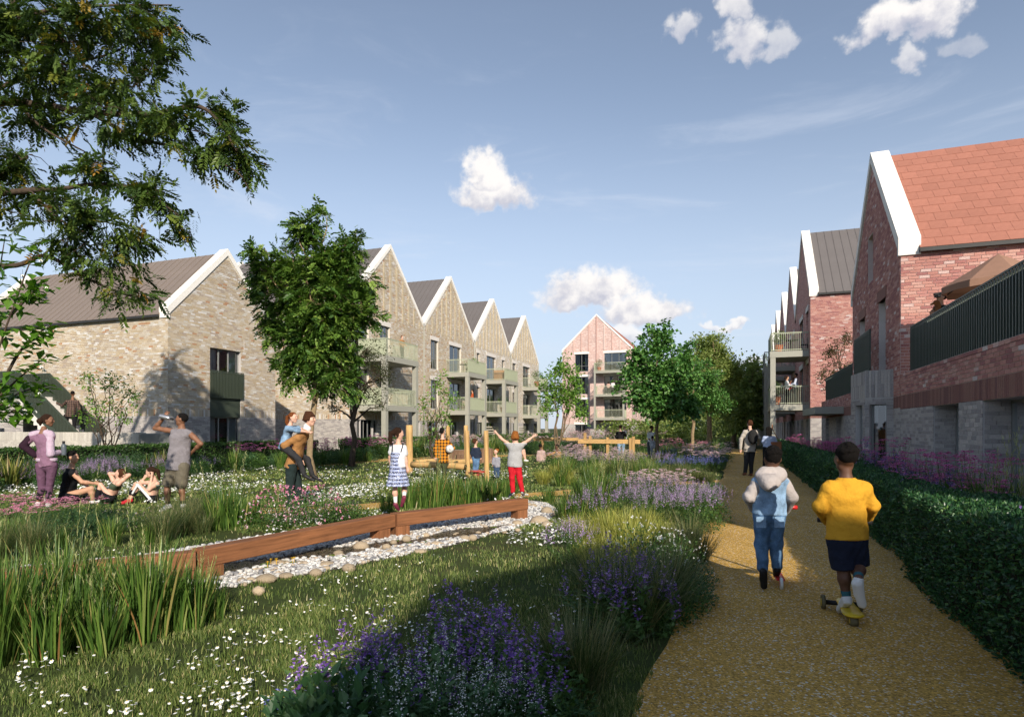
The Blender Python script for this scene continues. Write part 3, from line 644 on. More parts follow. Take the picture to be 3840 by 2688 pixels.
def chevron(fr, u0, u1, eave, apex, th, over, w0, w1, m, parent, loc, name='coping'):
    mid = (u0 + u1) / 2; k = (apex - eave) / (mid - u0); e = over; dv = th * math.sqrt(1 + k * k)
    lo = [(u0 - e, eave - .12), (u0 - e, eave - e * k + dv * .0 + .12), ]
    poly = [(u0 - e, eave - .16), (u0 - e, eave - e * k + dv + .05), (mid, apex + dv), (u1 + e, eave - e * k + dv + .05), (u1 + e, eave - .16), (u1 - .06, eave - .16), (u1 - .06, eave + .06 * k - .02), (mid, apex - .02), (u0 + .06, eave + .06 * k - .02), (u0 + .06, eave - .16)]
    # two halves, mitred at the apex, so each face stays convex enough
    half1 = [poly[i] for i in (0, 1, 2, 7, 8, 9)]; half2 = [poly[i] for i in (2, 3, 4, 5, 6, 7)]
    for h in (half1, half2):
        b = MB(); b.prism([fr.p(u, v, w0) for u, v in h], fr.n * (w1 - w0)); o = b.obj(name, [m], parent); o.location = loc
def metal_roof(root, loc, x0, x1, ye, yr, ze, zr, m, pw=.42, both=None, n_max=400):
    """standing-seam panels between x0 and x1 on the slope from eave (ye,ze) to ridge (yr,zr)"""
    s = np.array([0, yr - ye, zr - ze]); L = np.linalg.norm(s); nn = unit(np.cross((1, 0, 0), s)); nn = nn if nn[2] > 0 else -nn
    b = MB(); b.obox((pw / 2, (yr - ye) / 2, (zr - ze) / 2), (pw / 2 - .002, 0, 0), s / 2, nn * .012, 0, 0.); b.obox(np.array([pw - .012, (yr - ye) / 2, (zr - ze) / 2]) + nn * .018, (.007, 0, 0), s / 2, nn * .014, 0, 0.); me = b.mesh('roof_panel', [m])
    under = MB(); q = [(x0, ye, ze - .03), (x1, ye, ze - .03), (x1, yr, zr - .03), (x0, yr, zr - .03)]; under.add(q, np.array([[0, 1, 2, 3]])); ro = under.obj('roof', [m], root); ro.location = loc
    k = max(1, int((x1 - x0) / pw)); pw2 = (x1 - x0) / k
    for i in range(k):
        o = add_obj('roof_panel', me, ro, loc=(x0 + i * pw2, ye, ze)); o.scale = (pw2 / pw, 1, 1)
    return ro
def tile_roof(root, loc, x0, x1, ye, yr, ze, zr, m, tw=.36, tl=.39):
    s = np.array([0, yr - ye, zr - ze]); L = np.linalg.norm(s); s /= L; nn = unit(np.cross((1, 0, 0), s)); nn = nn if nn[2] > 0 else -nn
    b = MB(); tilt = nn * .012; b.obox(s * (tl * .53) + nn * .006, (tw / 2 - .0025, 0, 0), s * tl * .53 - nn * .004, nn * .006, 0, 0.); me = b.mesh('roof_tile', [m])
    under = MB(); q = [np.array((x0, ye, ze)) - nn * .03, np.array((x1, ye, ze)) - nn * .03, np.array((x1, yr, zr)) - nn * .03, np.array((x0, yr, zr)) - nn * .03]; under.add(q, np.array([[0, 1, 2, 3]])); ro = under.obj('roof', [m_gutter], root); ro.location = loc
    rows = int(L / tl) + 1
    for r in range(rows):
        if r % 2:
            o_ = add_obj('roof_tile', me, ro, loc=np.array([x0 + tw * .25, ye, ze]) + s * min(r * tl, L - tl)); o_.scale = (.5, 1, 1)
        n = int((x1 - x0) / tw) + 1
        for i in range(n):
            x = x0 + (i + .5) * tw + (tw / 2 if r % 2 else 0)
            if x + tw / 2 > x1 + tw * .6: continue
            p = np.array([x, ye, ze]) + s * min(r * tl, L - tl) + nn * random.uniform(0, .002); add_obj('roof_tile', me, ro, loc=p)
    return ro
def railing_fins(root, loc, fr, u0, u1, v0, v1, m, pitch=.11, objs=True, zig=True, name='slat', back=False, w=0.):
    """vertical fins with a zigzag crest"""
    n = max(2, int((u1 - u0) / pitch)); pt = (u1 - u0) / n
    rl = MB(); fr.box(rl, u0, u1, v0, v0 + .04, w - .02, w + .02); fr.box(rl, u0, u1, v1 - .03, v1, w - .02, w + .02)
    for q_ in (u0, u1 - .03): fr.box(rl, q_, q_ + .03, v0, v1, w - .021, w + .021)
    if back: fr.box(rl, u0, u1, v0 + .04, v1 - .1, w - .03, w - .022)
    if zig:
        for i in range(n):
            a = u0 + i * pt; 
            for s, e in (((a, v1 - .14), (a + pt / 2, v1 - .03)), ((a + pt / 2, v1 - .03), (a + pt, v1 - .14))): rl.beam(fr.p(*s, w + .012), fr.p(*e, w + .012), .018, .018, up=tuple(fr.n))
    ro = rl.obj('railing', [m], root); ro.location = loc
    f = MB(); f0 = Fr((0, 0, 0), fr.u, fr.n); f0.box(f, -.018, .018, v0 + .04, v1 - .06, w - .022, w + .026)
    if objs:
        me = f.mesh(name, [m])
        for i in range(n + 1): add_obj(name, me, ro, loc=fr.p(u0 + .02 + i * (u1 - u0 - .04) / n, 0))
    else:
        f = MB()
        for i in range(n + 1): x = u0 + .02 + i * (u1 - u0 - .04) / n; fr.box(f, x - .009, x + .009, v0 + .04, v1 - .08, w - .01, w + .01)
        f.obj('balusters', [m], ro, kind='stuff')
    return ro
def house(name, label, Xg, side, Y0, Y1, depth, eave, apex, bm, tm, mort, roofm, holes=(), windows=(), side_holes=(), lod=0, n_obj=0, ribs=False, rib_m=None, roof='metal', gf=2.0, band=.3, group=None, n_side=0, gf_m=None, sold_m=None, roof_x=None, lodside=None, coping=True, far_roof=False):
    """gable faces side*X at X=Xg; body runs away from it by depth. lod 0: brick geometry on gable and near side, 1: gable only, 2: texture"""
    base = np.array([Xg, (Y0 + Y1) / 2, 0.]); root = empty(name, base, label=label, cat='house', group=group); loc = tuple(-base)
    fr = Fr((Xg, Y0, 0), (0, 1, 0), (side, 0, 0)); W = Y1 - Y0; lodside = lod if lodside is None else lodside
    Xb = Xg - side * depth; x0, x1 = min(Xg, Xb), max(Xg, Xb); frs = Fr((x0, Y0, 0), (1, 0, 0), (0, -1, 0)); D = depth
    hs = [tuple(h[:4]) for h in holes] + [tuple(w_[:4]) for w_ in windows]
    zt = [(0, m_mortg if lod < 2 else t_grey), (gf, mort if lod < 2 else tm)]
    wall = core_wall('wall', fr, 0, W, eave, hs, zt, root, loc, apex=apex)
    zt2 = [(0, m_mortg if lodside < 2 else t_grey), (gf, mort if lodside < 2 else tm)]
    swall = core_wall('wall', frs, .0, D, eave + .02, list(side_holes), zt2, root, loc)
    frf = Fr((x0, Y1, 0), (1, 0, 0), (0, 1, 0)); core_wall('wall', frf, 0, D, eave + .02, [], [(0, t_grey), (gf, tm)], root, loc)
    frb = Fr((Xb, Y0, 0), (0, 1, 0), (-side, 0, 0)); core_wall('wall', frb, 0, W, eave, [], [(0, t_grey), (gf, tm)], root, loc, apex=apex)
    gfm = gf_m or b_grey; sm = sold_m or bm; clip = gable_clip(.005, W - .005, eave, apex - .1)
    if lod < 2:
        put_bricks(wall, fr, lay_bricks(0, W, gf + band, eave + int((apex - eave) / .075) * .075 - .15, hs, clip=clip), bm, n_obj)
        put_bricks(wall, fr, lay_bricks(0, W, gf, gf + band, hs, 'soldier'), sm); put_bricks(wall, fr, lay_bricks(0, W, .02, gf - .0, hs), gfm)
    if lodside < 2:
        put_bricks(swall, frs, lay_bricks(-.012 if side > 0 else 0, D + (.012 if side > 0 else 0), gf + band, eave - .02, side_holes), bm, n_side)
        put_bricks(swall, frs, lay_bricks(0, D, gf, gf + band, side_holes, 'soldier'), sm); put_bricks(swall, frs, lay_bricks(0, D, .02, gf, side_holes), gfm)
    ym = (Y0 + Y1) / 2; rx = (x0 + (.38 if side < 0 else .02), x1 - (.38 if side > 0 else .02)); up = .10
    if roof_x: rx = roof_x
    for k, (ye, vis) in enumerate(((Y0 - .12, True), (Y1 + .12, far_roof))):
        ze = eave - .12 * (apex - eave) / (W / 2) + up
        if vis and roof == 'metal': metal_roof(root, loc, rx[0], rx[1], ye, ym, ze, apex + up, roofm)
        elif vis: tile_roof(root, loc, rx[0], rx[1], ye, ym, ze, apex + up, roofm)
        else:
            b = MB(); b.add([(rx[0], ye, ze), (rx[1], ye, ze), (rx[1], ym, apex + up), (rx[0], ym, apex + up)], np.array([[0, 1, 2, 3]])); o = b.obj('roof', [roofm], root); o.location = loc
    g = MB(); g.beam((rx[0], Y0 - .12, eave - .08), (rx[1], Y0 - .12, eave - .08), .1, .09); o = g.obj('gutter', [m_gutter], root); o.location = loc
    if coping:
        chevron(fr, 0, W, eave, apex, .2, .06, -.42, .06, m_stone, root, loc)
        frb2 = Fr((Xb, Y0, 0), (0, 1, 0), (-side, 0, 0)); chevron(frb2, 0, W, eave, apex, .2, .06, -.42, .06, m_stone, root, loc)
    if ribs:
        mid = W / 2; k = (apex - eave) / mid; n = 11
        for i in range(n):
            u = W * (i + .75) / (n + .5); top = apex - abs(u - mid) * k - .3; bot = eave - .25 + .0
            if top - bot < .5: continue
            rb = MB(); q = int((top - bot) / .075); 
            for c in range(q): fr.box(rb, u - .1 + (.012 if c % 2 else 0), u + .1 - (.012 if c % 2 else 0), bot + c * .075 + .005, bot + c * .075 + .07, 0., .055 if c > 1 else .02 + .015 * c)
            o = rb.obj('brick_rib', [rib_m or b_ocrib], root); o.location = loc
    for w_ in windows:
        k = dict(w_[4]) if len(w_) > 4 else {}
        window(fr, *w_[:4], root, loc, **k)
    return root, fr, frs, loc, wall, swall
# ---- cream house with the gable window
def left_house():
    Y0, Y1 = 18.85, 25.1; W = Y1 - Y0; uA, uB = 2.15, 3.95
    win = [(uA, uB, .55, 5.1, dict(panes=3, curtain=.3, recess=.16))]
    root, fr, frs, loc, wall, swall = house('cream_house', 'cream brick house with brown metal roof and one tall gable window', -22, 1, Y0, Y1, 13.6, 6.2, 9.42, b_cream, t_cream, m_mort, m_roof, windows=[], holes=[(uA, uB, .55, 5.1)], lod=0, n_obj=170, n_side=130)
    window(fr, uA, uB, 2.9, 5.1, root, loc, panes=3, curtain=.32, recess=.14); window(fr, uA, uB, .55, 2.0, root, loc, panes=3, curtain=.3, recess=.14)
    l = MB(); A = fr.p; # splayed stone lintel
    l.add([A(uA - .12, 5.1, .02), A(uB + .2, 5.1, .02), A(uB + .2, 5.68, .02), A(uA - .12, 5.68, .02), A(uA, 5.1, -.12), A(uB, 5.1, -.12), A(uB, 5.6, -.06), A(uA, 5.6, -.06)], np.array([[0, 1, 5, 4], [1, 2, 6, 5], [2, 3, 7, 6], [3, 0, 4, 7], [4, 5, 6, 7]]))
    o = l.obj('lintel', [m_lint], root); o.location = loc
    sp = MB(); fr.box(sp, uA + .01, uB - .01, 2.0, 2.9, -.2, -.03); o = sp.obj('spandrel_panel', [m_green], root); o.location = loc
    railing_fins(root, loc, fr, uA - .05, uB + .08, 2.86, 4.08, m_green, .085, True, True, w=.09)
    return root
left_house()
# ------------------------------------------------------------------ cream terrace along the lawn
def balcony(root, loc, fr, u0, u1, proj, levels, m_rail, solid='front', ground=True, slab=.34, arch=True, post=.3):
    """slab, posts and railings; fr.n is the outward normal of the facade"""
    for z in levels:
        b = MB(); fr.box(b, u0, u1, z - slab, z, 0., proj); o = b.obj('balcony_slab', [m_conc], root); o.location = loc
        f_front = Fr(fr.p(0, 0, proj - .06), fr.u, fr.n); f_a = Fr(fr.p(u0 + .06, 0, 0), fr.n, -fr.u); f_b = Fr(fr.p(u1 - .06, 0, 0), fr.n, fr.u)
        for f, a, e, sol in ((f_front, u0 + .04, u1 - .04, solid == 'front'), (f_a, .02, proj - .05, solid == 'all'), (f_b, .02, proj - .05, False)):
            r = MB(); f.box(r, a, e, z + 1.03, z + 1.07, -.02, .02); f.box(r, a, e, z + .06, z + .1, -.015, .015)
            n = max(3, int((e - a) / .105)); pt = (e - a) / n
            for i in range(n + 1): f.box(r, a + i * pt - .008, a + i * pt + .008, z + .0, z + 1.04, -.01, .01)
            if arch:
                for i in range(n): 
                    x = a + i * pt
                    r.beam(f.p(x, z + .95, .005), f.p(x + pt / 2, z + 1.05, .005), .014, .014, up=tuple(f.n)); r.beam(f.p(x + pt / 2, z + 1.05, .005), f.p(x + pt, z + .95, .005), .014, .014, up=tuple(f.n))
            o = r.obj('railing', [m_rail], root); o.location = loc
            if sol:
                s = MB(); f.box(s, a, e, z + .03, z + .98, -.04, -.03); o = s.obj('railing_panel', [m_rail], root); o.location = loc
    if post:
        zt = max(levels) - slab
        for u in (u0 + post / 2 + .02, u1 - post / 2 - .02):
            zs = sorted(levels); lo = -.05
            for z in zs:
                b = MB(); fr.box(b, u - post / 2, u + post / 2, lo, z - slab, proj - post - .02, proj - .02); o = b.obj('post', [m_conc], root); o.location = loc; lo = z
def gf_louvres(root, loc, fr, u0, u1, v0, v1, m):
    for i in range(int((v1 - v0) / .24)):
        b = MB(); fr.box(b, u0, u1, v0 + i * .24, v0 + i * .24 + .1, .0, .07); o = b.obj('brick_ledge', [m], root); o.location = loc
E, A = 8.98, 13.58
terr = [  # Y0, label, windows (u0,u1,v0,v1), balcony u-range, gf openings
    (31.4, 'cream gabled terrace house behind the big leafy tree, furthest from the pink block', [(.3, 2.1), (3.4, 4.6)], (.9, 5.0), 'all'),
    (40.7, 'cream gabled terrace house with narrow window beside a balcony holding a trailing plant', [(1.2, 2.4), (4.4, 6.6)], (3.8, 7.5), 'front'),
    (50.0, 'cream gabled terrace house with rattan screen on its upper balcony', [(.7, 1.3), (3.0, 5.2), (6.9, 7.6)], (2.6, 6.2), 'front'),
    (59.3, 'cream gabled terrace house at the end of the row, next to the pink block', [(.7, 1.7), (4.0, 6.2)], (3.8, 7.0), 'front')]
TERR = []
for k, (Y0, lab, wins, bal, sol) in enumerate(terr):
    W = 9.3; ws = []
    for (a, b) in wins:
        small = b - a < 1.05
        for fl in (2.9, 5.95):
            v0 = fl + (1.0 if small else .08); v1 = fl + 2.3
            ws.append((a, b, v0, v1, dict(panes=1 if small else 2, curtain=.28 if not small else 0, lintel=.3, transom=fl + .9 if not small and b - a < 1.5 else None)))
    for a, b in ((.8, 2.6), (bal[0] + .3, bal[0] + 2.2), (7.7, 8.8)):
        ws.append((a, b, .06, 2.02, dict(panes=2, curtain=.3 if a < 2 else 0)))
    root, fr, frs, loc, wall, sw = house('terrace_house', lab, -22, 1, Y0, Y0 + W, 13., E, A, b_cream, t_cream, m_mort, m_roofg, windows=ws, lod=1 if k < 2 else 2, lodside=1 if k == 0 else 2, ribs=True, group='cream gabled terrace houses', gf=2.05)
    balcony(root, loc, fr, bal[0], bal[1], 1.98, (2.9, 5.92), m_sage, sol)
    gf_louvres(root, loc, fr, 2.7 if bal[0] > 1.5 else 3.0, bal[0] + .2 if bal[0] > 3 else bal[1] - .3, .35, 2.0, m_mort)
    d = MB(); d.tube([fr.p(W - .05, .1, .08), fr.p(W - .05, E + .1, .08)], .05, 8); o = d.obj('downpipe', [m_conc], root, smooth=True); o.location = loc
    TERR.append((root, fr, loc, bal))
# ---- far pink four-storey block facing the garden
def pink_block():
    X0, X1, Yp, E2, A2 = -22.5, -13.1, 81., 11.9, 16.5; W = X1 - X0
    base = np.array([(X0 + X1) / 2, Yp, 0]); root = empty('pink_apartment_block', base, label='pink brick four-storey gabled block closing the far end of the garden', cat='apartment block'); loc = tuple(-base)
    fr = Fr((X0, Yp, 0), (1, 0, 0), (0, -1, 0)); ws = []
    for fl, top in ((.06, 2.0), (2.95, 5.35), (6.0, 8.4), (9.05, 11.45)):
        ws.append((1.75, 3.6, fl + .05, top, dict(panes=2, curtain=.33, lintel=.28, lm=m_stone, transom=fl + .8 if fl > 1 else None))); ws.append((5.75, 8.7, fl + .05, top, dict(panes=3, curtain=.22, lintel=.3, lm=m_stone)))
    core_wall('wall', fr, 0, W, E2, [w[:4] for w in ws], [(0, t_grey), (2.05, t_pink)], root, loc, apex=A2)
    frr = Fr((X1, Yp, 0), (0, 1, 0), (1, 0, 0)); ws2 = []
    for y in (3.5, 9.5, 15.5, 21.5):
        for fl, top in ((.06, 2.0), (2.95, 5.35), (6.0, 8.4), (9.05, 11.45)): ws2.append((y, y + 1.7, fl + .05, top, dict(panes=2, curtain=.3, lintel=.28, lm=m_stone)))
    core_wall('wall', frr, 0, 30, E2, [w[:4] for w in ws2], [(0, t_grey), (2.05, t_pink)], root, loc)
    frl = Fr((X0, Yp, 0), (0, 1, 0), (-1, 0, 0)); core_wall('wall', frl, 0, 30, E2, [], [(0, t_grey), (2.05, t_pink)], root, loc)
    for w in ws: window(fr, *w[:4], root, loc, **w[4])
    for w in ws2: window(frr, *w[:4], root, loc, **w[4])
    xm = (X0 + X1) / 2
    for xe in (X0 - .1, X1 + .1):
        b = MB(); b.add([(xe, Yp + .3, E2 + .05), (xe, Yp + 30, E2 + .05), (xm, Yp + 30, A2 + .15), (xm, Yp + .3, A2 + .15)], np.array([[0, 1, 2, 3]])); o = b.obj('roof', [m_tile], root); o.location = loc
    chevron(fr, 0, W, E2, A2, .16, .06, -.4, .06, m_stone, root, loc)
    fr2 = Fr((X0 + .5, Yp + 9, 0), (1, 0, 0), (0, -1, 0)); 
    mid = W / 2; k = (A2 - E2) / mid
    for i in range(9):
        u = W * (i + .5) / 9; top = A2 - abs(u - mid) * k - .2; bot = 11.6 if not (1.5 < u < 3.9 or 5.5 < u < 8.9) else 11.85
        if i in (4,): bot = 8.6
        if top > bot + .3:
            b = MB(); fr.box(b, u - .07, u + .07, bot, top, 0, .07); o = b.obj('brick_rib', [t_pink if False else brickmat('pink_brick', PINK)], root); o.location = loc
    balcony(root, loc, fr, 4.75, 8.75, 1.9, (2.85, 5.9, 8.95), m_sage, 'none', slab=.3, post=.22)
    for fl in (2.85, 5.9): balcony(root, loc, frr, 9.0, 12.5, 1.7, (fl,), m_sage, 'none', post=.2)
    return root, fr
PINKB, PINKFR = pink_block()
# ---- red house and its raised terrace
RX = 3.75
def podium(root, loc, Ya, Yb, top, opens, depth, n_obj=0, rail=True, lod=0, base_top=1.95, band=.35):
    fr = Fr((RX, Ya, 0), (0, 1, 0), (-1, 0, 0)); W = Yb - Ya; hs = [(a - Ya, b - Ya, .05, base_top) for a, b in opens]
    wall = core_wall('terrace_wall', fr, 0, W, top, hs, [(0, m_mortg), (base_top, m_mortr)], root, loc, depth=.45)
    put_bricks(wall, fr, lay_bricks(0, W, .02, base_top, hs), b_grey, n_obj // 2); put_bricks(wall, fr, lay_bricks(0, W, base_top, base_top + band, hs, 'soldier'), b_soldred); put_bricks(wall, fr, lay_bricks(0, W, base_top + band, top, hs), b_red, n_obj - n_obj // 2)
    b = MB(); b.box(RX, RX + depth, Ya, Yb, top - .1, top - .004); o = b.obj('terrace_floor', [m_floor], root); o.location = loc
    for h in hs:
        window(fr, *h[:4], root, loc, panes=2, curtain=.2, recess=.38); fj = Fr((RX, Ya + h[1], 0), (1, 0, 0), (0, -1, 0)); put_bricks(wall, fj, lay_bricks(.012, .38, .05, base_top, []), b_grey)
    fa = Fr((RX, Ya, 0), (1, 0, 0), (0, -1, 0)); core_wall('terrace_wall', fa, 0, depth, top, [], [(0, t_grey), (base_top, t_red)], root, loc)
    if rail: 
        frr = Fr((RX + .16, Ya, 0), (0, 1, 0), (-1, 0, 0)); railing_fins(root, loc, frr, .05, W - .28, top, top + 1.12, m_green2, .115, True, True, back=True)
        fr2 = Fr((RX + .2, Ya + .05, 0), (1, 0, 0), (0, -1, 0)); railing_fins(root, loc, fr2, 0, depth - .3, top, top + 1.12, m_green2, .2, False, True, back=True)
    return fr
def red_house():
    Y0, Y1 = 17.56, 24.3; hs = [(3.25, 4.05, 5.9, 7.3)]
    ws = [(1.6, 2.5, 3.05, 5.05, dict(panes=1, curtain=0, lintel=.3, lm=b_soldred, recess=.2)), (4.5, 5.4, 3.0, 5.0, dict(panes=1, curtain=0, lintel=.3, lm=b_soldred, recess=.2))]
    root, fr, frs, loc, wall, sw = house('red_house', 'red brick house with clay tile roof, white coping and grey brick base', RX, -1, Y0, Y1, 9., 5.9, 9.42, b_red, t_red, m_mortr, m_tile, holes=hs, windows=ws, lod=0, n_obj=60, n_side=170, roof='tile', gf=2.0, sold_m=b_soldred)
    bk = MB(); fr.box(bk, 3.25, 4.05, 5.9, 7.3, -.24, -.2); o = bk.obj('blind_panel', [b_red], root); o.location = loc
    podium(root, loc, 4.45, Y0 - .02, 2.83, [(13.26, 14.8), (10.45, 12.1), (7.2, 9.2), (4, 6)], 8.5, 70)
    # grey brick bay with balcony rail
    pl = [(RX, 18.25), (3.16, 18.6), (3.06, 20.1), (RX, 21.3)]; zt = 3.02
    for (a, b), hole in zip(zip(pl[:-1], pl[1:]), ((.17, .58, .1, 2.15), (.25, 1.0, .1, 2.15), None)):
        a = np.array([*a, 0.]); b = np.array([*b, 0.]); u = unit(b - a); n = np.cross(u, UP); n = n if n[0] < 0 or (abs(n[0]) < .5 and n[1] < 0 and a[1] < 19) else -n
        if np.dot(n, np.array([-1, -.0, 0])) < 0: n = -n
        f = Fr(a, u, n); W = np.linalg.norm(b - a); hh = [hole] if hole else []
        w_ = core_wall('bay_wall', f, 0, W, zt, hh, [(0, m_mortg)], root, loc); put_bricks(w_, f, lay_bricks(0, W, .02, 2.3, hh), b_grey); put_bricks(w_, f, lay_bricks(0, W, 2.3, 2.66, [], 'soldier'), b_grey); put_bricks(w_, f, lay_bricks(0, W, 2.66, zt, [], 'soldier'), b_grey)
        if hole: window(f, *hole, root, loc, panes=1, curtain=.25, recess=.12)
    tp = MB(); tp.prism([(x, y, zt - .05) for x, y in pl], (0, 0, .045)); o = tp.obj('bay_roof', [m_lint], root); o.location = loc
    f1 = Fr((3.3, 18.75, 0), (0, 1, 0), (-1, 0, 0)); railing_fins(root, loc, f1, 0, 2.3, 3.05, 4.15, m_green2, .12, True, True)
    return root
red_house()
# ---- lower red block with terrace between the houses
def low_block():
    base = np.array([RX, 28.6, 0]); root = empty('low_red_block', base, label='low red brick block with green railing between the red houses', cat='building'); loc = tuple(-base)
    podium(root, loc, 24.32, 32.9, 2.75, [(27.0, 28.2), (30.2, 31.4)], 8., 0)
    c = MB(); c.box(2.75, RX - .01, 26.2, 31., 2.05, 2.32); o = c.obj('canopy', [m_conc], root); o.location = loc
    return root
low_block()
# ---- red three-storey terrace
for k in range(5):
    Y0 = 37.9 + 9.3 * k; ws = []
    for a, b in ((1.0, 2.2), (4.2, 6.4)):
        for fl in (2.9, 5.95): ws.append((a, b, fl + .1, fl + 2.3, dict(panes=2, curtain=.25, lintel=.3)))
    for a, b in ((1.0, 2.4), (4.0, 5.6), (7.0, 8.2)): ws.append((a, b, .06, 2.0, dict(panes=2, curtain=0)))
    lab = ['red gabled three-storey house with two stacked balconies where a family stands', 'second red gabled terrace house from the low red block', 'third red gabled terrace house from the low red block', 'fourth red gabled terrace house from the low red block', 'last red gabled terrace house at the end of the row'][k]
    root, fr, frs, loc, wall, sw = house('red_terrace_house', lab, RX, -1, Y0, Y0 + 9.3, 4.2, E, A, b_red, t_red, m_mortr, m_roofg, windows=ws if k < 3 else [], lod=2, lodside=1 if k == 0 else 2, n_side=0, group='red gabled terrace houses', gf=2.05, sold_m=b_soldred)
    if k < 4: balcony(root, loc, fr, .5, 3.8, 2.05, (2.85, 5.9), m_sage if k == 0 else m_conc, 'front', slab=.34, post=.28)
# ---- the next house of the row, behind the camera: its shade falls across the lawn
house('red_house', 'red brick shallow-roofed house behind the viewpoint shading the lawn', 8.7, -1, -14.0, -8.0, 9., 9.0, 9.9, b_red, t_red, m_mortr, m_tile, lod=2, roof='metal')
# ---- garden wall, louvre, outside stair by the cream house
def stair():
    # runs parallel to the side wall, rising away from the gable; wall of the garden stands in front
    xa, n, ru, ri = -24.9, 16, .25, .18; y0, y1 = 17.4, 18.7
    base = np.array([xa - 2, 18, 0]); root = empty('outside_stair', base, label='brick outside stair with dark green slatted railings beside the cream house', cat='stair'); loc = tuple(-base)
    for i in range(n):
        b = MB(); b.box(xa - (i + 1) * ru, xa - i * ru, y0, y1, max(0, (i - 2) * ri), (i + 1) * ri); o = b.obj('step', [m_lint], root); o.location = loc
    st = MB(); st.box(xa - n * ru - 5, xa - n * ru, y0, y1, n * ri - .25, n * ri); o = st.obj('landing', [m_conc], root); o.location = loc
    fr = Fr((xa - n * ru - 5, y0 + .2, 0), (1, 0, 0), (0, -1, 0)); wl = core_wall('stair_wall', fr, 1.6, 5., n * ri - .25, [(2.0, 3.8, 0.02, 1.5)], [(0, m_mortg)], root, loc, depth=.6); put_bricks(wl, fr, lay_bricks(1.6, 5., .02, n * ri - .25, [(2.0, 3.8, .0, 1.5)]), b_grey)
    for y, nm in ((y0 + .02, 0), (y1 - .02, 1)):
        a = np.array([xa + .05, y, 0.]); e = np.array([xa - n * ru, y, n * ri]); g = np.array([xa - n * ru - 5, y, n * ri])
        ro = MB().beam(a + UP * 1.05, e + UP * 1.05, .05, .06).beam(e + UP * 1.05, g + UP * 1.05, .05, .06).obj('railing', [m_green], root); ro.location = loc
        o = MB().beam(a + UP * .05, e + UP * .05, .05, .22).beam(e, g, .05, .25).obj('stringer', [m_green], root); o.location = loc
        me = MB().box(-.017, .017, -.02, .02, .1, 1.04).mesh('slat', [m_green])
        for i in range(48): add_obj('slat', me, ro, loc=a + (e - a) * (i + .5) / 48)
        for i in range(50): add_obj('slat', me, ro, loc=e + (g - e) * (i + .5) / 50)
    return root
def garden_front():
    global RNG
    fr = Fr((-44, 17.0, 0), (1, 0, 0), (0, -1, 0)); L = 22.7; top = 1.34; base = np.array([-34, 17.0, 0]); root = empty('garden_wall', base, label='low pale brick garden wall in front of the cream house', cat='wall'); loc = tuple(-base)
    pale = brickmat('pale_brick', [(0, (.52, .49, .44)), (.4, (.58, .55, .5)), (.75, (.48, .45, .41))])
    w_ = core_wall('wall_face', fr, 0, L, top, [], [(0, m_mort)], root, loc); put_bricks(w_, fr, lay_bricks(0, L, .02, .995, []), pale, 160); put_bricks(w_, fr, lay_bricks(0, L, .995, top, [], 'soldier'), pale)
    b = MB(); b.box(-44, -44 + L, 17.01, 17.3, 0, top - .005); o = b.obj('wall_body', [m_mort], root); o.location = loc
    x0 = -44 + L + .05; base = np.array([x0 + .5, 17.2, 0]); r2 = empty('bin_store', base, label='grey louvred metal bin store at the end of the pale garden wall', cat='bin store')
    b = MB(); b.box(-.5, .5, -.15, .5, 0, 1.3); b.obj('body', [m_frame], r2)
    me = MB().box(-.012, .012, -.2, -.148, .04, 1.28).mesh('slat', [m_frame])
    for i in range(19): add_obj('slat', me, r2, loc=(-.48 + i * .053, 0, 0))
stair(); garden_front()
# ------------------------------------------------------------------ trees
def leaf_pin(L=.3, pairs=5, lw=.34, var=.3): return lambda p, d: pinnate(p, d, L * RNG.uniform(1 - var, 1 + var, len(p)), pairs, lw)
def leaf_broad(L=.09, W=.07, k=1):
    def f(p, d):
        p = np.repeat(p, k, 0) + RNG.normal(0, L * .6, (len(p) * k, 3)); d = np.repeat(d, k, 0) + RNG.normal(0, .6, (len(p), 3)); s = RNG.uniform(.6, 1.2, len(p))
        return leaves(p, d, L * s, W * s, np.tile([0, 0, 1.], (len(p), 1)) + RNG.normal(0, .5, (len(p), 3)), .18)
    return f
def PB(px, py, d, rx, ry, rd=None):
    """blob from pixel ellipse at depth d"""
    k = d / F_PX; return (P(px, py, d), np.array([rx * k, (rd or rx * k), ry * k]))
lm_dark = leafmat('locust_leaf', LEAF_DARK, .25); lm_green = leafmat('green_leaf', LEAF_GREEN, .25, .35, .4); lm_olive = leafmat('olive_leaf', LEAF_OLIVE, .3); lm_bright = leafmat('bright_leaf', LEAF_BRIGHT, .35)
lm_maple = leafmat('maple_leaf', [(0, (0.042, 0.125, 0.029)), (.5, (0.083, 0.208, 0.046)), (.9, (0.156, 0.312, 0.073)), (1, (0.250, 0.416, 0.146))], .25, .35, .4)
lm_wood = leafmat('sun_lightened_leaf', [(0, (.13, .19, .05)), (.5, (.22, .29, .08)), (1, (.36, .42, .14))], .35)  # wood and ash leaves: colour lightened to stand in for sun the terrace blocks
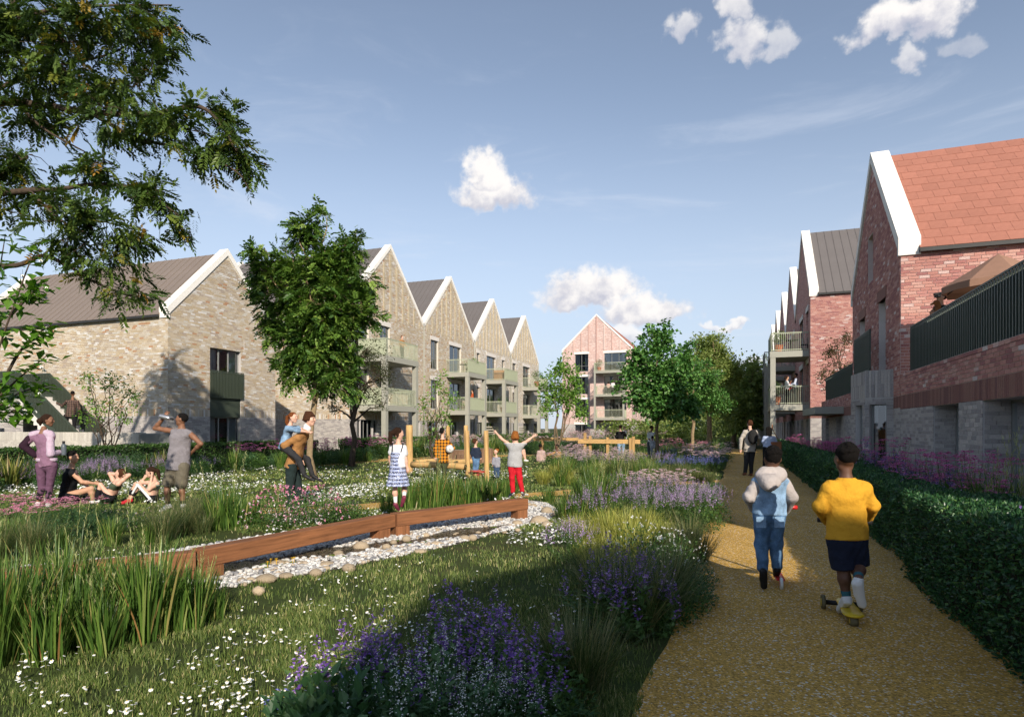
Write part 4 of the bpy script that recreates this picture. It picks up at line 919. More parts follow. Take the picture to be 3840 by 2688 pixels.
def big_locust():
    d = 13.2; base = GD(-520, d)
    k = d / F_PX
    bl = [PB(80, 90, d, 260, 95, 1.4), PB(330, 60, d - .6, 230, 100, 1.2), PB(560, 60, d + .3, 120, 90, .9), PB(600, 190, d + .2, 70, 70, .7), PB(180, 270, d, 260, 70, 1.3), PB(420, 330, d - .3, 160, 60, 1.), PB(540, 250, d, 110, 55, .8), PB(120, 440, d + .5, 190, 60, 1.1), PB(430, 470, d - .2, 170, 60, 1.), PB(650, 450, d - .3, 120, 70, .9), PB(800, 430, d, 90, 75, .8), PB(890, 540, d, 75, 90, .7), PB(760, 580, d - .2, 100, 70, .8), PB(930, 640, d + .2, 35, 90, .5), PB(70, 600, d + .5, 90, 90, .9), PB(330, 620, d - .3, 120, 50, .9), PB(560, 720, d, 120, 80, .9), PB(670, 850, d, 45, 75, .6), PB(120, 760, d + .5, 130, 60, 1.), PB(330, 780, d - .5, 150, 60, 1.), PB(470, 880, d - .3, 120, 70, .9), PB(250, 900, d - .2, 110, 60, .8), PB(380, 990, d - .2, 140, 55, .8), PB(500, 1090, d - .2, 80, 55, .6), PB(430, 1130, d - .2, 50, 40, .5), PB(-80, 200, d, 120, 200, 1.2), PB(-60, 640, d, 90, 120, 1.)]
    raw = (([(-520, 900, 0), (-200, 300, 0), (0, 130, 0), (60, -20, .2), (120, -200, 0)], .13), ([(-400, 700, 0), (-150, 420, 0), (60, 385, .2), (330, 420, 0), (560, 430, -.2), (740, 400, -.3), (830, 470, -.3), (880, 560, -.2)], .10), ([(-420, 900, 0), (-100, 750, 0), (110, 715, 0), (220, 710, 0), (380, 690, 0), (540, 720, 0), (660, 800, 0)], .085), ([(-430, 1050, 0), (-150, 1000, 0), (60, 995, 0), (160, 960, 0), (260, 1000, 0), (360, 1060, 0), (480, 1110, 0)], .075), ([(-150, 420, 0), (60, 300, .1), (200, 250, .3), (420, 200, .4), (600, 90, .3)], .05), ([(330, 420, 0), (520, 520, 0), (700, 560, -.2), (880, 640, -.2), (940, 720, -.1)], .045), ([(0, 130, 0), (110, 60, 0), (260, 30, 0), (480, 20, .2), (640, 20, .2)], .055), ([(110, 715, 0), (220, 820, -.3), (340, 880, -.3), (470, 920, -.3)], .035), ([(60, 385, .2), (160, 480, .2), (300, 560, .1), (420, 620, -.1)], .035), ([(-100, 750, 0), (20, 640, .2), (110, 580, .3)], .03), ([(200, 250, .3), (330, 320, .1), (480, 330, 0), (560, 280, 0)], .03), ([(560, 430, -.2), (650, 470, -.3), (760, 500, -.3)], .025), ([(160, 960, 0), (230, 900, -.1), (300, 900, -.2)], .025), ([(60, 60, 0), (200, 150, 0), (340, 160, 0), (520, 190, .1)], .03))
    tree('locust_tree', base, P(-380, 250, d), bl, .2, 660, leaf_pin(.30, 7, .34), lm_dark, BARK2(), 'tall locust tree with feathery compound leaves and yellowing tips overhanging the lawn', limbs=0, cl_r=.42, per=6, seed=5, shell=.6, fork=.15, hang=.45, boughs=[([P(x, y, d + dd) for x, y, dd in pts], r0) for pts, r0 in raw])
big_locust()
def center_tree():
    d = 18.2; base = G(1181, 1797); d = float(np.dot(base, CF))
    bl = [PB(1190, 1010, d, 95, 210, .8), PB(1165, 860, d, 60, 80, .5), PB(1000, 1010, d, 75, 110, .6), PB(975, 940, d, 32, 45, .35), PB(1310, 990, d, 75, 120, .6), PB(1335, 900, d, 38, 55, .4), PB(1075, 1130, d, 130, 140, .9), PB(1270, 1150, d, 125, 150, .9), PB(1370, 1070, d, 40, 80, .5), PB(1140, 1290, d - .3, 150, 130, .9), PB(1280, 1310, d, 110, 130, .8), PB(1090, 1400, d, 75, 75, .6), PB(1260, 1440, d - .2, 100, 70, .7), PB(1200, 1200, d - .5, 150, 200, .8), PB(1115, 900, d, 40, 60, .4), PB(1080, 1010, d, 70, 90, .6), PB(1250, 980, d, 70, 100, .6), PB(1205, 800, d, 25, 35, .3), PB(1370, 1180, d, 60, 90, .6), PB(1020, 1230, d, 60, 90, .6)]
    tree('rowan_tree', base, P(1190, 1010, d), bl, .095, 900, leaf_pin(.27, 5, .46), lm_green, BARK3(), 'leafy young rowan tree standing right behind the man giving a piggyback', limbs=26, cl_r=.3, per=8, seed=8, shell=.6, fork=.3, hang=.2)
center_tree()
def small_trees():
    base = G(1318, 1748); d = float(np.dot(base, CF))
    tree('crab_apple_tree', base, P(1340, 1330, d), [PB(1400, 1330, d, 80, 70, .8), PB(1440, 1420, d, 50, 70, .6), PB(1330, 1340, d, 80, 60, .7), PB(1250, 1530, d, 50, 35, .5), PB(1350, 1470, d, 90, 60, .8), PB(1420, 1520, d, 40, 30, .5)], .11, 150, leaf_broad(.075, .045, 5), leafmat('dull_leaf', [(0, (.03, .045, .015)), (.6, (.055, .075, .025)), (1, (.1, .1, .04))], .25), BARK2(), 'small dark crab apple tree with bare spreading branches in front of the sage balcony', limbs=16, cl_r=.5, per=7, seed=12, shell=.55, fork=.38)
    d = 27.
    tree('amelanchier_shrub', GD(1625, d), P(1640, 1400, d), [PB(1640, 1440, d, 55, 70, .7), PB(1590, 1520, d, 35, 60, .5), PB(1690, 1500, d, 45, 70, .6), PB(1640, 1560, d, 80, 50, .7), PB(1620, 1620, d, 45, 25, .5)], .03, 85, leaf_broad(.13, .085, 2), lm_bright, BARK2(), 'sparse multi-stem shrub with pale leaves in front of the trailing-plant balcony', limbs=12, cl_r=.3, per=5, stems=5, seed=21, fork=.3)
    d = 30.
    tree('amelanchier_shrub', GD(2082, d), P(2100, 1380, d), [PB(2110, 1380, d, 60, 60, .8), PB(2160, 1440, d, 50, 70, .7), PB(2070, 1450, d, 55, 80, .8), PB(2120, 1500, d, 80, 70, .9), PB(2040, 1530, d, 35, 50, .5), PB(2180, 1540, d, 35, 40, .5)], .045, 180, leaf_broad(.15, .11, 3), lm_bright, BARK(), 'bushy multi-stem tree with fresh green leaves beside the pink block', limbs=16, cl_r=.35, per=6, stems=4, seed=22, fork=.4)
    d = 20.5
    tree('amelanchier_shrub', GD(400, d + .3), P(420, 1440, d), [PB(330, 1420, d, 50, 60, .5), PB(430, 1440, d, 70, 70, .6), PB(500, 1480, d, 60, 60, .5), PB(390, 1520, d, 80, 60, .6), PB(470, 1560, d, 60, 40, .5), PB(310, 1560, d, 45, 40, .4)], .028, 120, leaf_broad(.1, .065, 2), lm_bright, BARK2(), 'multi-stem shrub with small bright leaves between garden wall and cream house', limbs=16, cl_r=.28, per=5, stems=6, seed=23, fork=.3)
    d = 30.
    tree('maple_tree', GD(2466, d), P(2470, 1260, d), [PB(2470, 1270, d, 75, 75, .9), PB(2470, 1400, d, 120, 110, 1.3), PB(2400, 1460, d, 85, 90, 1.), PB(2540, 1430, d, 90, 110, 1.1), PB(2480, 1520, d, 120, 70, 1.2), PB(2580, 1530, d, 60, 60, .7), PB(2370, 1390, d, 45, 60, .6), PB(2575, 1340, d, 45, 60, .6), PB(2400, 1330, d, 45, 45, .6)], .085, 420, leaf_broad(.19, .17, 5), lm_maple, BARK(), 'broad-leaved maple tree with dense round crown in front of the pink block', limbs=18, cl_r=.4, per=6, seed=31, shell=.6)
    d = 36.8
    tree('honey_locust_tree', GD(2592, d), P(2600, 1380, d), [PB(2590, 1500, d, 80, 60, 1.), PB(2640, 1420, d, 70, 90, 1.2), PB(2560, 1400, d, 60, 90, 1.), PB(2690, 1500, d, 50, 60, .9)], .11, 200, leaf_broad(.15, .1, 9), lm_maple, BARK3(), 'slim tree with ribbed pale trunk between the maple and the pale-trunked wood', limbs=14, cl_r=.55, per=7, seed=32)
    d = 42.
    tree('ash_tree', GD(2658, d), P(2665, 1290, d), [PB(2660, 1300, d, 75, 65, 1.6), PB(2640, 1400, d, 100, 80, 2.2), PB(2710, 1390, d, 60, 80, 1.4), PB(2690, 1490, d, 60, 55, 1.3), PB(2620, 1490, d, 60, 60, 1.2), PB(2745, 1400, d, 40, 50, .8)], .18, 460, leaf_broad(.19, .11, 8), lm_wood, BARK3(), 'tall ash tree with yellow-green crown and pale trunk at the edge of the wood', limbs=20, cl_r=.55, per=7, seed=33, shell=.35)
    for i, (px, top, d, rx, lab) in enumerate([(2755, 1345, 49, 70, 'light green tree at the edge of the wood by the ash'), (2825, 1335, 48.5, 60, 'pale green tree half hidden by the red balconies'), (2560, 1470, 100, 80, 'dark tree of the wood behind the maple'), (2690, 1500, 110, 90, 'dark tree deep in the wood behind the ash trunk'), (2880, 1325, 120, 60, 'tall pale tree of the wood behind the red terrace'), (2790, 1470, 47.5, 45, 'low pale tree of the wood where the path disappears')]):
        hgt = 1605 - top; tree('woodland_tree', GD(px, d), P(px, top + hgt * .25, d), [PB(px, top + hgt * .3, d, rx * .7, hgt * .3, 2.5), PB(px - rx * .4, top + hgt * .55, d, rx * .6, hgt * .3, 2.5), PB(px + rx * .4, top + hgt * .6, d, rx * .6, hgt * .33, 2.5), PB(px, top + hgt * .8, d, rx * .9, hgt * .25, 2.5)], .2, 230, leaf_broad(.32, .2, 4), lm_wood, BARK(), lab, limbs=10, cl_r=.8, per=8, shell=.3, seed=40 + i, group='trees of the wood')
    # background wood mass closing the view
    Vs, Fs, Ts, n0 = [], [], [], 0
    for i in range(26):
        px = 2380 + i * 24 + random.uniform(-10, 10); d = random.uniform(115, 150); c = P(px, 1560 - random.uniform(0, 60), d); r = np.array([3.2, 3.2, 2.8]); n = 900
        u = rand_unit(n); p = c + u * r * (RNG.random((n, 1)) ** .4); V, Fq, T = leaves(p, rand_unit(n) - [0, 0, .3], .55, .4); Vs.append(V); Fs.append(Fq + n0); Ts.append(T); n0 += len(V)
    for i in range(60):
        px = 2300 + i * 12; d = random.uniform(70, 120); c = GD(px, d, .9); n = 260; p = c + rand_unit(n) * np.array([2.2, 2.2, 1.5]); V, Fq, T = leaves(p, rand_unit(n), .4, .28); Vs.append(V); Fs.append(Fq + n0); Ts.append(T); n0 += len(V)
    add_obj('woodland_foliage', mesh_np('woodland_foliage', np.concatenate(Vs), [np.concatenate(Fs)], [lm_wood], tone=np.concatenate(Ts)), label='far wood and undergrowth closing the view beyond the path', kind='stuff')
    # tree on the terrace of the low red block
    d = 31.; b0 = GD(3150, d, 2.74)
    tree('terrace_tree', b0, P(3140, 1270, d), [PB(3120, 1320, d, 55, 60, .8), PB(3180, 1270, d, 40, 50, .6), PB(3160, 1400, d, 50, 60, .7), PB(3090, 1400, d, 35, 50, .6), PB(3110, 1450, d, 45, 30, .5)], .05, 130, leaf_broad(.1, .06, 3), leafmat('rusty_leaf', [(0, (.03, .04, .012)), (.6, (.06, .065, .02)), (1, (.12, .08, .03))], .25), BARK2(), 'small open tree with rusty green leaves on the low red terrace', limbs=10, cl_r=.35, per=6, seed=61)
small_trees()
def styrax():
    d = 6.2; base = GD(-420, d); O = base
    root = empty('snowbell_shrub', base, label='snowbell shrub with big glossy leaves and white bell flowers by the lawn edge', cat='shrub')
    st = MB(); Vs, Fs, Ts, n0 = [], [], [], 0; fl = MB()
    stems = [[(-420, 2164, 0), (-250, 1700, 0), (-60, 1430, 0), (40, 1180, 0), (110, 990, .1), (150, 930, .1)], [(-420, 2164, 0), (-200, 1650, -.1), (-20, 1500, -.1), (80, 1410, -.1), (180, 1330, -.1)], [(-250, 1700, 0), (-100, 1600, .1), (60, 1480, .1), (200, 1440, .1)], [(-60, 1430, 0), (-20, 1250, 0), (-5, 1050, 0), (20, 880, 0)], [(-20, 1500, -.1), (60, 1340, -.1), (130, 1260, -.1), (190, 1220, -.1)], [(-100, 1600, .1), (0, 1560, .1), (110, 1520, .1)], [(40, 1180, 0), (100, 1120, 0), (160, 1060, 0)]]
    for s in stems:
        p = spline([P(x, y, d + dd) - O for x, y, dd in s], 8); st.tube(p, np.linspace(.018, .004, len(p)), 6)
        k = len(p); q = p[k // 3:]; n = 60; idx = RNG.integers(0, len(q), n); pos = q[idx] + RNG.normal(0, .05, (n, 3)); dv = np.stack([RNG.normal(.5, .6, n), RNG.normal(-.2, .6, n), RNG.normal(-.15, .35, n)], 1)
        V, Fq, T = leaves(pos, dv, RNG.uniform(.10, .17, n), RNG.uniform(.06, .095, n), fold=.2); Vs.append(V); Fs.append(Fq + n0); Ts.append(T); n0 += len(V)
        for j in range(3):
            c = q[random.randrange(len(q) // 2, len(q))] + RNG.normal(0, .04, 3) - [0, 0, .05]
            st.tube([c + [0, 0, .05], c], .0015, 4)
            for a in range(5):
                an = a * 1.257; o = np.array([math.cos(an), math.sin(an), 0]); sd = np.array([-o[1], o[0], 0]); fl.add([c, c + o * .014 + sd * .009 - [0, 0, .014], c + o * .02 - [0, 0, .034], c + o * .014 - sd * .009 - [0, 0, .014]], np.array([[0, 1, 2, 3]]))
    st.obj('stem', [BARK2()], root, smooth=True); add_obj('foliage', mesh_np('foliage', np.concatenate(Vs), [np.concatenate(Fs)], [leafmat('glossy_leaf', [(0, (.05, .14, .015)), (.6, (.1, .22, .02)), (1, (.17, .3, .05))], .4, .3, .5)], tone=np.concatenate(Ts)), root); fl.obj('blossoms', [mat('white_petal', (.8, .79, .74), .6, .05)], root, kind='stuff')
styrax()
# ------------------------------------------------------------------ hedges
def hedge(label, x0, x1, y0, y1, h, dens, L, lm, group=None, bulge=.04, z0=0.):
    base = np.array([(x0 + x1) / 2, (y0 + y1) / 2, 0]); root = empty('hedge', base, label=label, cat='hedge', group=group)
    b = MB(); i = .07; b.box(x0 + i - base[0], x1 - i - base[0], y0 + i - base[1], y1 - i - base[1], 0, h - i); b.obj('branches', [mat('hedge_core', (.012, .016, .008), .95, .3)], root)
    faces = [((x0, y0, 0), (0, y1 - y0, 0), (0, 0, h), (-1, 0, 0)), ((x1, y0, 0), (0, y1 - y0, 0), (0, 0, h), (1, 0, 0)), ((x0, y0, h), (x1 - x0, 0, 0), (0, y1 - y0, 0), (0, 0, 1)), ((x0, y0, 0), (x1 - x0, 0, 0), (0, 0, h), (0, -1, 0)), ((x0, y1, 0), (x1 - x0, 0, 0), (0, 0, h), (0, 1, 0))]
    Ps, Ns = [], []
    for o, u, v, n in faces:
        o, u, v, n = (np.array(q, float) for q in (o, u, v, n)); k = int(np.linalg.norm(u) * np.linalg.norm(v) * dens); a = RNG.random((k, 1)); c = RNG.random((k, 1)); p = o + u * a + v * c
        wv = bulge * (value_noise(p[:, 1] + p[:, 0], p[:, 2] * 1.7 + p[:, 0], .35, 3) - .5) * 2; p = p + n * (wv[:, None] - .05 * RNG.random((k, 1)) ** 2 * 2); Ps.append(p); Ns.append(np.tile(n, (k, 1)))
    p = np.concatenate(Ps) - base; n = np.concatenate(Ns); m = len(p)
    V, Fq, T = leaves(p, n * .6 + RNG.normal(0, .6, (m, 3)) + [0, 0, .25], L * RNG.uniform(.6, 1.25, m), L * .6 * RNG.uniform(.7, 1.2, m), RNG.normal(0, 1, (m, 3)), .2)
    add_obj('foliage', mesh_np('foliage', V, [Fq], [lm], tone=T), root); return root
lm_hedge = leafmat('hedge_leaf', [(0, (0.015, 0.055, 0.022)), (.6, (0.032, 0.100, 0.036)), (.93, (0.073, 0.173, 0.055)), (1, (0.182, 0.311, 0.092))], .2, .35, .4)
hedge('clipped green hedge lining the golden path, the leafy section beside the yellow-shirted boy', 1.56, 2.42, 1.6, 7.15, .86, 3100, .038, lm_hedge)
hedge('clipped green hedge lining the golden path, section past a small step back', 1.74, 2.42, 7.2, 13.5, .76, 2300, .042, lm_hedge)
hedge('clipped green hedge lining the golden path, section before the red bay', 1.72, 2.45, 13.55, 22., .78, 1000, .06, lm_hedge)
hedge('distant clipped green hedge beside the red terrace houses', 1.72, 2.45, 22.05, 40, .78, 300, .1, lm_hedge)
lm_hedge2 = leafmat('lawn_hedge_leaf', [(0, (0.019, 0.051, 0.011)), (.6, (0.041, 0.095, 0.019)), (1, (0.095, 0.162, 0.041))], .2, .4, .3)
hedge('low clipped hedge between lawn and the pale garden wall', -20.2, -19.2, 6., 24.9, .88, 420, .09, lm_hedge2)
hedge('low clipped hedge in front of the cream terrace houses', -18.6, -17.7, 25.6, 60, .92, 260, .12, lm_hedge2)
# ------------------------------------------------------------------ planting
def proto(name, parts):
    """parts: list of (part name, V, F, T, material, smooth)"""
    return [(pn, mesh_np(pn, V, Fl if isinstance(Fl, list) else [Fl], [m], tone=T)) for pn, V, Fl, T, m in parts]
def spike_florets(tips, n, L, r, size):
    """florets along upright spikes: tips (k,3) bottom, direction up"""
    k = len(tips); t = RNG.random((k, n)); az = RNG.uniform(0, 6.28, (k, n)); lean = RNG.normal(0, .12, (k, 1, 2)) 
    p = tips[:, None] + np.stack([t * L * lean[..., 0] + r * (1.1 - t) * np.cos(az), t * L * lean[..., 1] + r * (1.1 - t) * np.sin(az), t * L], -1); p = p.reshape(-1, 3)
    d = np.stack([np.cos(az), np.sin(az), np.full((k, n), .35)], -1).reshape(-1, 3) + RNG.normal(0, .3, (k * n, 3)); s = size * (1.15 - .6 * t.reshape(-1)) * RNG.uniform(.7, 1.2, k * n)
    return leaves(p, d, s, s * .75, None, .35)
def cat_(*a):
    Vs, Fs, Ts, n = [], [], [], 0
    for V, F_, T in a: Vs.append(V); Fs.append(F_ + n); Ts.append(T); n += len(V)
    return np.concatenate(Vs), np.concatenate(Fs), np.concatenate(Ts)
def stem_blades(base, tip, w):
    n = len(base); sd = np.tile([1., 0, 0], (n, 1)) * w; V = np.stack([base - sd, base + sd, tip + sd * .5, tip - sd * .5, base - sd[:, [1, 0, 2]], base + sd[:, [1, 0, 2]], tip + sd[:, [1, 0, 2]] * .5, tip - sd[:, [1, 0, 2]] * .5], 1).reshape(-1, 3)
    i = np.arange(n)[:, None] * 8; return V, np.concatenate([i + [0, 1, 2, 3], i + [4, 5, 6, 7]]), RNG.random(2 * n)
G_STRAP = leafmat('strap_grass', [(0, (0.038, 0.083, 0.015)), (.5, (0.075, 0.150, 0.027)), (.85, (0.150, 0.240, 0.045)), (.95, (0.330, 0.375, 0.120)), (1, (0.330, 0.150, 0.060))], .25, .4, .4)
G_FINE = leafmat('fine_grass', [(0, (0.041, 0.075, 0.022)), (.6, (0.075, 0.116, 0.034)), (1, (0.263, 0.244, 0.112))], .2, .5)
G_YEL = leafmat('yellow_grass', [(0, (0.150, 0.188, 0.027)), (.5, (0.300, 0.319, 0.056)), (1, (0.525, 0.488, 0.150))], .3)
G_LEAF = leafmat('herb_leaf', [(0, (0.030, 0.075, 0.018)), (.6, (0.068, 0.143, 0.030)), (1, (0.135, 0.225, 0.060))], .25)
G_LEAF2 = leafmat('sage_leaf', [(0, (0.030, 0.083, 0.030)), (.6, (0.060, 0.135, 0.053)), (1, (0.120, 0.210, 0.090))], .25)
C_VIOLET = leafmat('violet_floret', [(0, (0.138, 0.056, 0.312)), (.6, (0.237, 0.125, 0.475)), (.85, (0.450, 0.275, 0.625)), (1, (0.750, 0.625, 0.800))], .25); C_LILAC = leafmat('lilac_floret', [(0, (0.420, 0.240, 0.630)), (.6, (0.630, 0.420, 0.800)), (1, (0.800, 0.675, 0.800))], .25)
C_PINK = leafmat('pink_floret', [(0, (0.630, 0.195, 0.360)), (.6, (0.800, 0.300, 0.480)), (1, (0.800, 0.540, 0.630))], .25); C_MAG = leafmat('magenta_floret', [(0, (0.450, 0.090, 0.300)), (.6, (0.600, 0.150, 0.420)), (1, (0.750, 0.300, 0.570))], .25)
C_BLUSH = leafmat('blush_floret', [(0, (0.800, 0.420, 0.540)), (.6, (0.800, 0.600, 0.690)), (1, (0.800, 0.800, 0.800))], .25); C_WHITE = leafmat('white_floret', [(0, (0.800, 0.800, 0.800)), (1, (0.800, 0.800, 0.800))], .2); C_BLUE = leafmat('blue_floret', [(0, (0.090, 0.105, 0.450)), (1, (0.300, 0.300, 0.750))], .25); C_SEED = leafmat('seed_head', [(0, (0.240, 0.270, 0.105)), (1, (0.540, 0.540, 0.270))], .35)
def p_strap(h=.7, n=150, seeds=4, w=.0155, spread=.42, m=None, sm=None):
    V, F_, T, c = blades(n, .13, h, spread, w, 5, .35); parts = [('blades', V, F_, T, m or G_STRAP)]
    if seeds:
        V2, F2, T2, c2 = blades(seeds, .08, h * 1.6, .3, .004, 5, .3); T2 = T2 * .6 + .2; Ps, Ds = [], []
        for q in c2:
            k = 26; t = np.linspace(.62, 1, k); i = t * 5; p = np.stack([np.interp(i, range(6), q[:, a]) for a in range(3)], 1); ax = unit(q[-1] - q[-2]); Ps.append(p); Ds.append(ax * 1.2 + RNG.normal(0, .45, (k, 3)))
        Ps = np.concatenate(Ps); L_, f_, t_ = leaves(Ps, np.concatenate(Ds), .045, .006); parts[0] = ('blades', *cat_((V, F_, T), (V2, F2, T2)), m or G_STRAP); parts.append(('seed_heads', L_, f_, t_, C_SEED))
    return proto('strap', parts)
def p_fine(h=.55, n=420, w=.0045, spread=.75, m=None, stalks=30):
    V, F_, T, c = blades(n, .1, h, spread, w, 5, .5); V2, F2, T2, _ = blades(stalks, .06, h * 1.35, .55, .003, 5, .25, tone=np.full(stalks, .97))
    return proto('fine', [('blades', *cat_((V, F_, T), (V2, F2, T2)), m or G_FINE)])
def p_spike(fm, lm, h=.5, stems=26, r=.3, fl=26, L=.2, size=.02, leafL=.07, lw=.28):
    k = stems; az = RNG.uniform(0, 6.28, k); rr = r * np.sqrt(RNG.random(k)); H = h * RNG.uniform(.6, 1., k); tip = np.stack([rr * np.cos(az) * 1.25, rr * np.sin(az) * 1.25, H * (1 - .25 * rr / r)], 1); base = np.stack([rr * .35 * np.cos(az), rr * .35 * np.sin(az), np.zeros(k)], 1)
    n = 18; t = RNG.random((k, n, 1)) ** .8; p = (base[:, None] + (tip - base)[:, None] * t * .95).reshape(-1, 3) + RNG.normal(0, .012, (k * n, 3)); d = rand_unit(k * n) * [1, 1, .5] + [0, 0, .25]
    Lf = leaves(p, d, leafL * RNG.uniform(.6, 1.2, k * n), leafL * lw * RNG.uniform(.8, 1.2, k * n), None, .15); S = stem_blades(base, tip + (tip - base) * .25, .0025)
    Fl = spike_florets(tip - (tip - base) * .1, fl, L, .016, size)
    return proto('spike', [('foliage', *cat_(Lf, S), lm), ('flowers', *Fl, fm)])
def p_flat(fm, lm, h=.5, heads=22, r=.28, hr=.045, lf=240, leafL=.06, strap=False):
    k = heads; az = RNG.uniform(0, 6.28, k); rr = r * np.sqrt(RNG.random(k)); H = h * RNG.uniform(.7, 1.05, k); tip = np.stack([rr * np.cos(az), rr * np.sin(az), H], 1); base = tip * [.35, .35, 0]
    n = 22; a = RNG.uniform(0, 6.28, (k, n)); q = hr * np.sqrt(RNG.random((k, n))) * RNG.uniform(.7, 1.2, (k, 1)); p = tip[:, None] + np.stack([q * np.cos(a), q * np.sin(a), .012 - q * .25 + RNG.normal(0, .004, (k, n))], -1)
    Fl = leaves(p.reshape(-1, 3), np.stack([np.cos(a), np.sin(a), np.full((k, n), .5)], -1).reshape(-1, 3) + RNG.normal(0, .4, (k * n, 3)), hr * .42, hr * .36, None, .2); S = stem_blades(base, tip, .003)
    if strap: V, F_, T, _ = blades(lf // 3, .12, h * .85, .4, .014, 4, .3); Lf = (V, F_, T)
    else:
        u = rand_unit(lf) * [r, r, h * .38]; u[:, 2] = np.abs(u[:, 2]) * 1.4; Lf = leaves(u * RNG.random((lf, 1)) ** .4, rand_unit(lf) + [0, 0, .4], leafL * RNG.uniform(.6, 1.2, lf), leafL * .35, None, .15)
    return proto('flat', [('foliage', *cat_(Lf, S), lm), ('flowers', *Fl, fm)])
def p_bush(lm, fm=None, h=.45, r=.3, n=520, L=.04, lw=.6, nf=60, fs=.022):
    u = rand_unit(n); u[:, 2] = np.abs(u[:, 2]); p = u * [r, r, h] * RNG.random((n, 1)) ** .35; Lf = leaves(p, u + RNG.normal(0, .6, (n, 3)) + [0, 0, .2], L * RNG.uniform(.6, 1.2, n), L * lw, None, .15)
    k = 10; tip = rand_unit(k) * [r * .8, r * .8, h * .9]; tip[:, 2] = np.abs(tip[:, 2]); S = stem_blades(tip * [.1, .1, 0], tip, .003); parts = [('foliage', *cat_(Lf, S), lm)]
    if fm is not None:
        u = rand_unit(nf); u[:, 2] = np.abs(u[:, 2]) + .15; p = nrmz(u) * [r * 1.08, r * 1.08, h * 1.12]; P4 = np.repeat(p, 4, 0); parts.append(('flowers', *leaves(P4, rand_unit(4 * nf) + [0, 0, .3], fs, fs * .8, None, .2), fm))
    return proto('bush', parts)
def p_phormium(): 
    V, F_, T, c = blades(110, .14, .95, .5, .028, 5, .6); return proto('ph', [('blades', V, F_, T, leafmat('flax_leaf', [(0, (0.045, 0.075, 0.018)), (.5, (0.120, 0.150, 0.030)), (.9, (0.300, 0.300, 0.075)), (1, (0.300, 0.180, 0.090))], .25, .4, .4))])
PR = dict(
    strap=[p_strap(), p_strap(.78, 170, 5), p_strap(.62, 130, 3)], strapn=[p_strap(.6, 150, 3), p_strap(.5, 130, 0), p_strap(.68, 160, 6)], fine=[p_fine(), p_fine(.62, 480), p_fine(.45, 360)], yel=[p_fine(.42, 340, .006, .8, G_YEL, 0), p_fine(.36, 300, .006, .9, G_YEL, 0)],
    salvia=[p_spike(C_VIOLET, G_LEAF, .58, 13, .3, 24, .2, .028, .10, .3), p_spike(C_VIOLET, G_LEAF, .5, 12, .28, 20, .17, .026, .10, .3)], lilac=[p_spike(C_LILAC, G_LEAF, .5, 30, .32, 26, .18, .018, .05), p_spike(C_LILAC, G_LEAF, .42, 26, .3, 24, .16, .018, .05)], mint=[p_spike(C_WHITE, G_LEAF2, .5, 26, .25, 12, .2, .012, .05, .5)], green=[p_spike(G_LEAF2, G_LEAF2, .5, 34, .32, 24, .2, .024, .05, .5)],
    sedum=[p_flat(C_PINK, G_LEAF, .38, 24), p_flat(C_PINK, G_LEAF, .45, 20)], magenta=[p_flat(C_MAG, G_LEAF, .75, 24, .34, .055), p_flat(C_MAG, G_LEAF, .85, 20, .34, .055)], magstrap=[p_flat(C_MAG, G_STRAP, .8, 16, .32, .055, 200, strap=True), p_flat(C_MAG, G_STRAP, .92, 14, .34, .06, 220, strap=True)], blush=[p_flat(C_BLUSH, G_LEAF, .5, 30, .36, .05), p_flat(C_BLUSH, G_LEAF, .58, 26, .34, .05)],
    gaura=[p_bush(G_LEAF, C_PINK, .48, .36, 700, .05, .28, 60, .03), p_bush(G_LEAF, C_BLUSH, .42, .34, 650, .05, .28, 40, .028)], bush=[p_bush(G_LEAF, None, .4, .34, 700, .05), p_bush(G_LEAF2, None, .36, .32, 650, .045)], broad=[p_bush(G_LEAF2, C_BLUE, .34, .26, 230, .075, .62, 8, .016)], white=[p_bush(G_LEAF, C_WHITE, .5, .34, 700, .035, .5, 50, .018)], blue=[p_spike(C_BLUE, G_LEAF, .5, 26, .3, 20, .14, .026, .05)], flax=[p_phormium()])
NM = dict(strap='strappy_grass', strapn='strappy_grass', fine='fountain_grass', yel='golden_sedge', salvia='violet_salvia', lilac='lilac_catmint', mint='white_mint', green='green_sage', sedum='pink_sedum', magenta='magenta_yarrow', magstrap='magenta_yarrow', blush='blush_yarrow', gaura='pink_gaura', bush='leafy_bush', broad='broad_leaf_herb', white='white_aster', blue='blue_cornflower', flax='flax_plant')
COLR = dict(strap='tall green strappy grass clump with pale seed heads', strapn='green strappy grass clump', fine='dark fine-bladed fountain grass clump', yel='yellow-green sedge tussock', salvia='deep violet salvia clump', lilac='lilac flowering catmint clump', mint='green mint clump with tiny white spikes', green='bushy green sage clump with upright spikes', sedum='pink flat-headed sedum clump', magenta='magenta yarrow clump with flat heads', magstrap='tall magenta yarrow with grassy leaves', blush='pale pink yarrow clump', gaura='loose pink gaura bush', bush='low leafy green bush', broad='broad-leaved herb with small blue flowers', white='small-leaved bush dotted with white flowers', blue='blue cornflower clump', flax='spiky yellow-edged flax plant')
_used = {}
def plant(kind, loc, sc=1., where='', rz=None):
    v = random.choice(PR[kind]); k = f'{COLR[kind]} {where}'.strip()
    root = empty(NM[kind], loc, random.uniform(0, 6.28) if rz is None else rz, label=k, cat={'strap': 'grass clump', 'strapn': 'grass clump', 'fine': 'grass clump', 'yel': 'grass clump'}.get(kind, 'plant'), group=k + ' set')
    s = sc * random.uniform(.9, 1.1); root.scale = (s, s, s * random.uniform(.92, 1.08))
    for pn, me in v: add_obj(pn, me, root, kind='stuff' if pn in ('flowers', 'seed_heads', 'blades', 'foliage') else None)
    return root
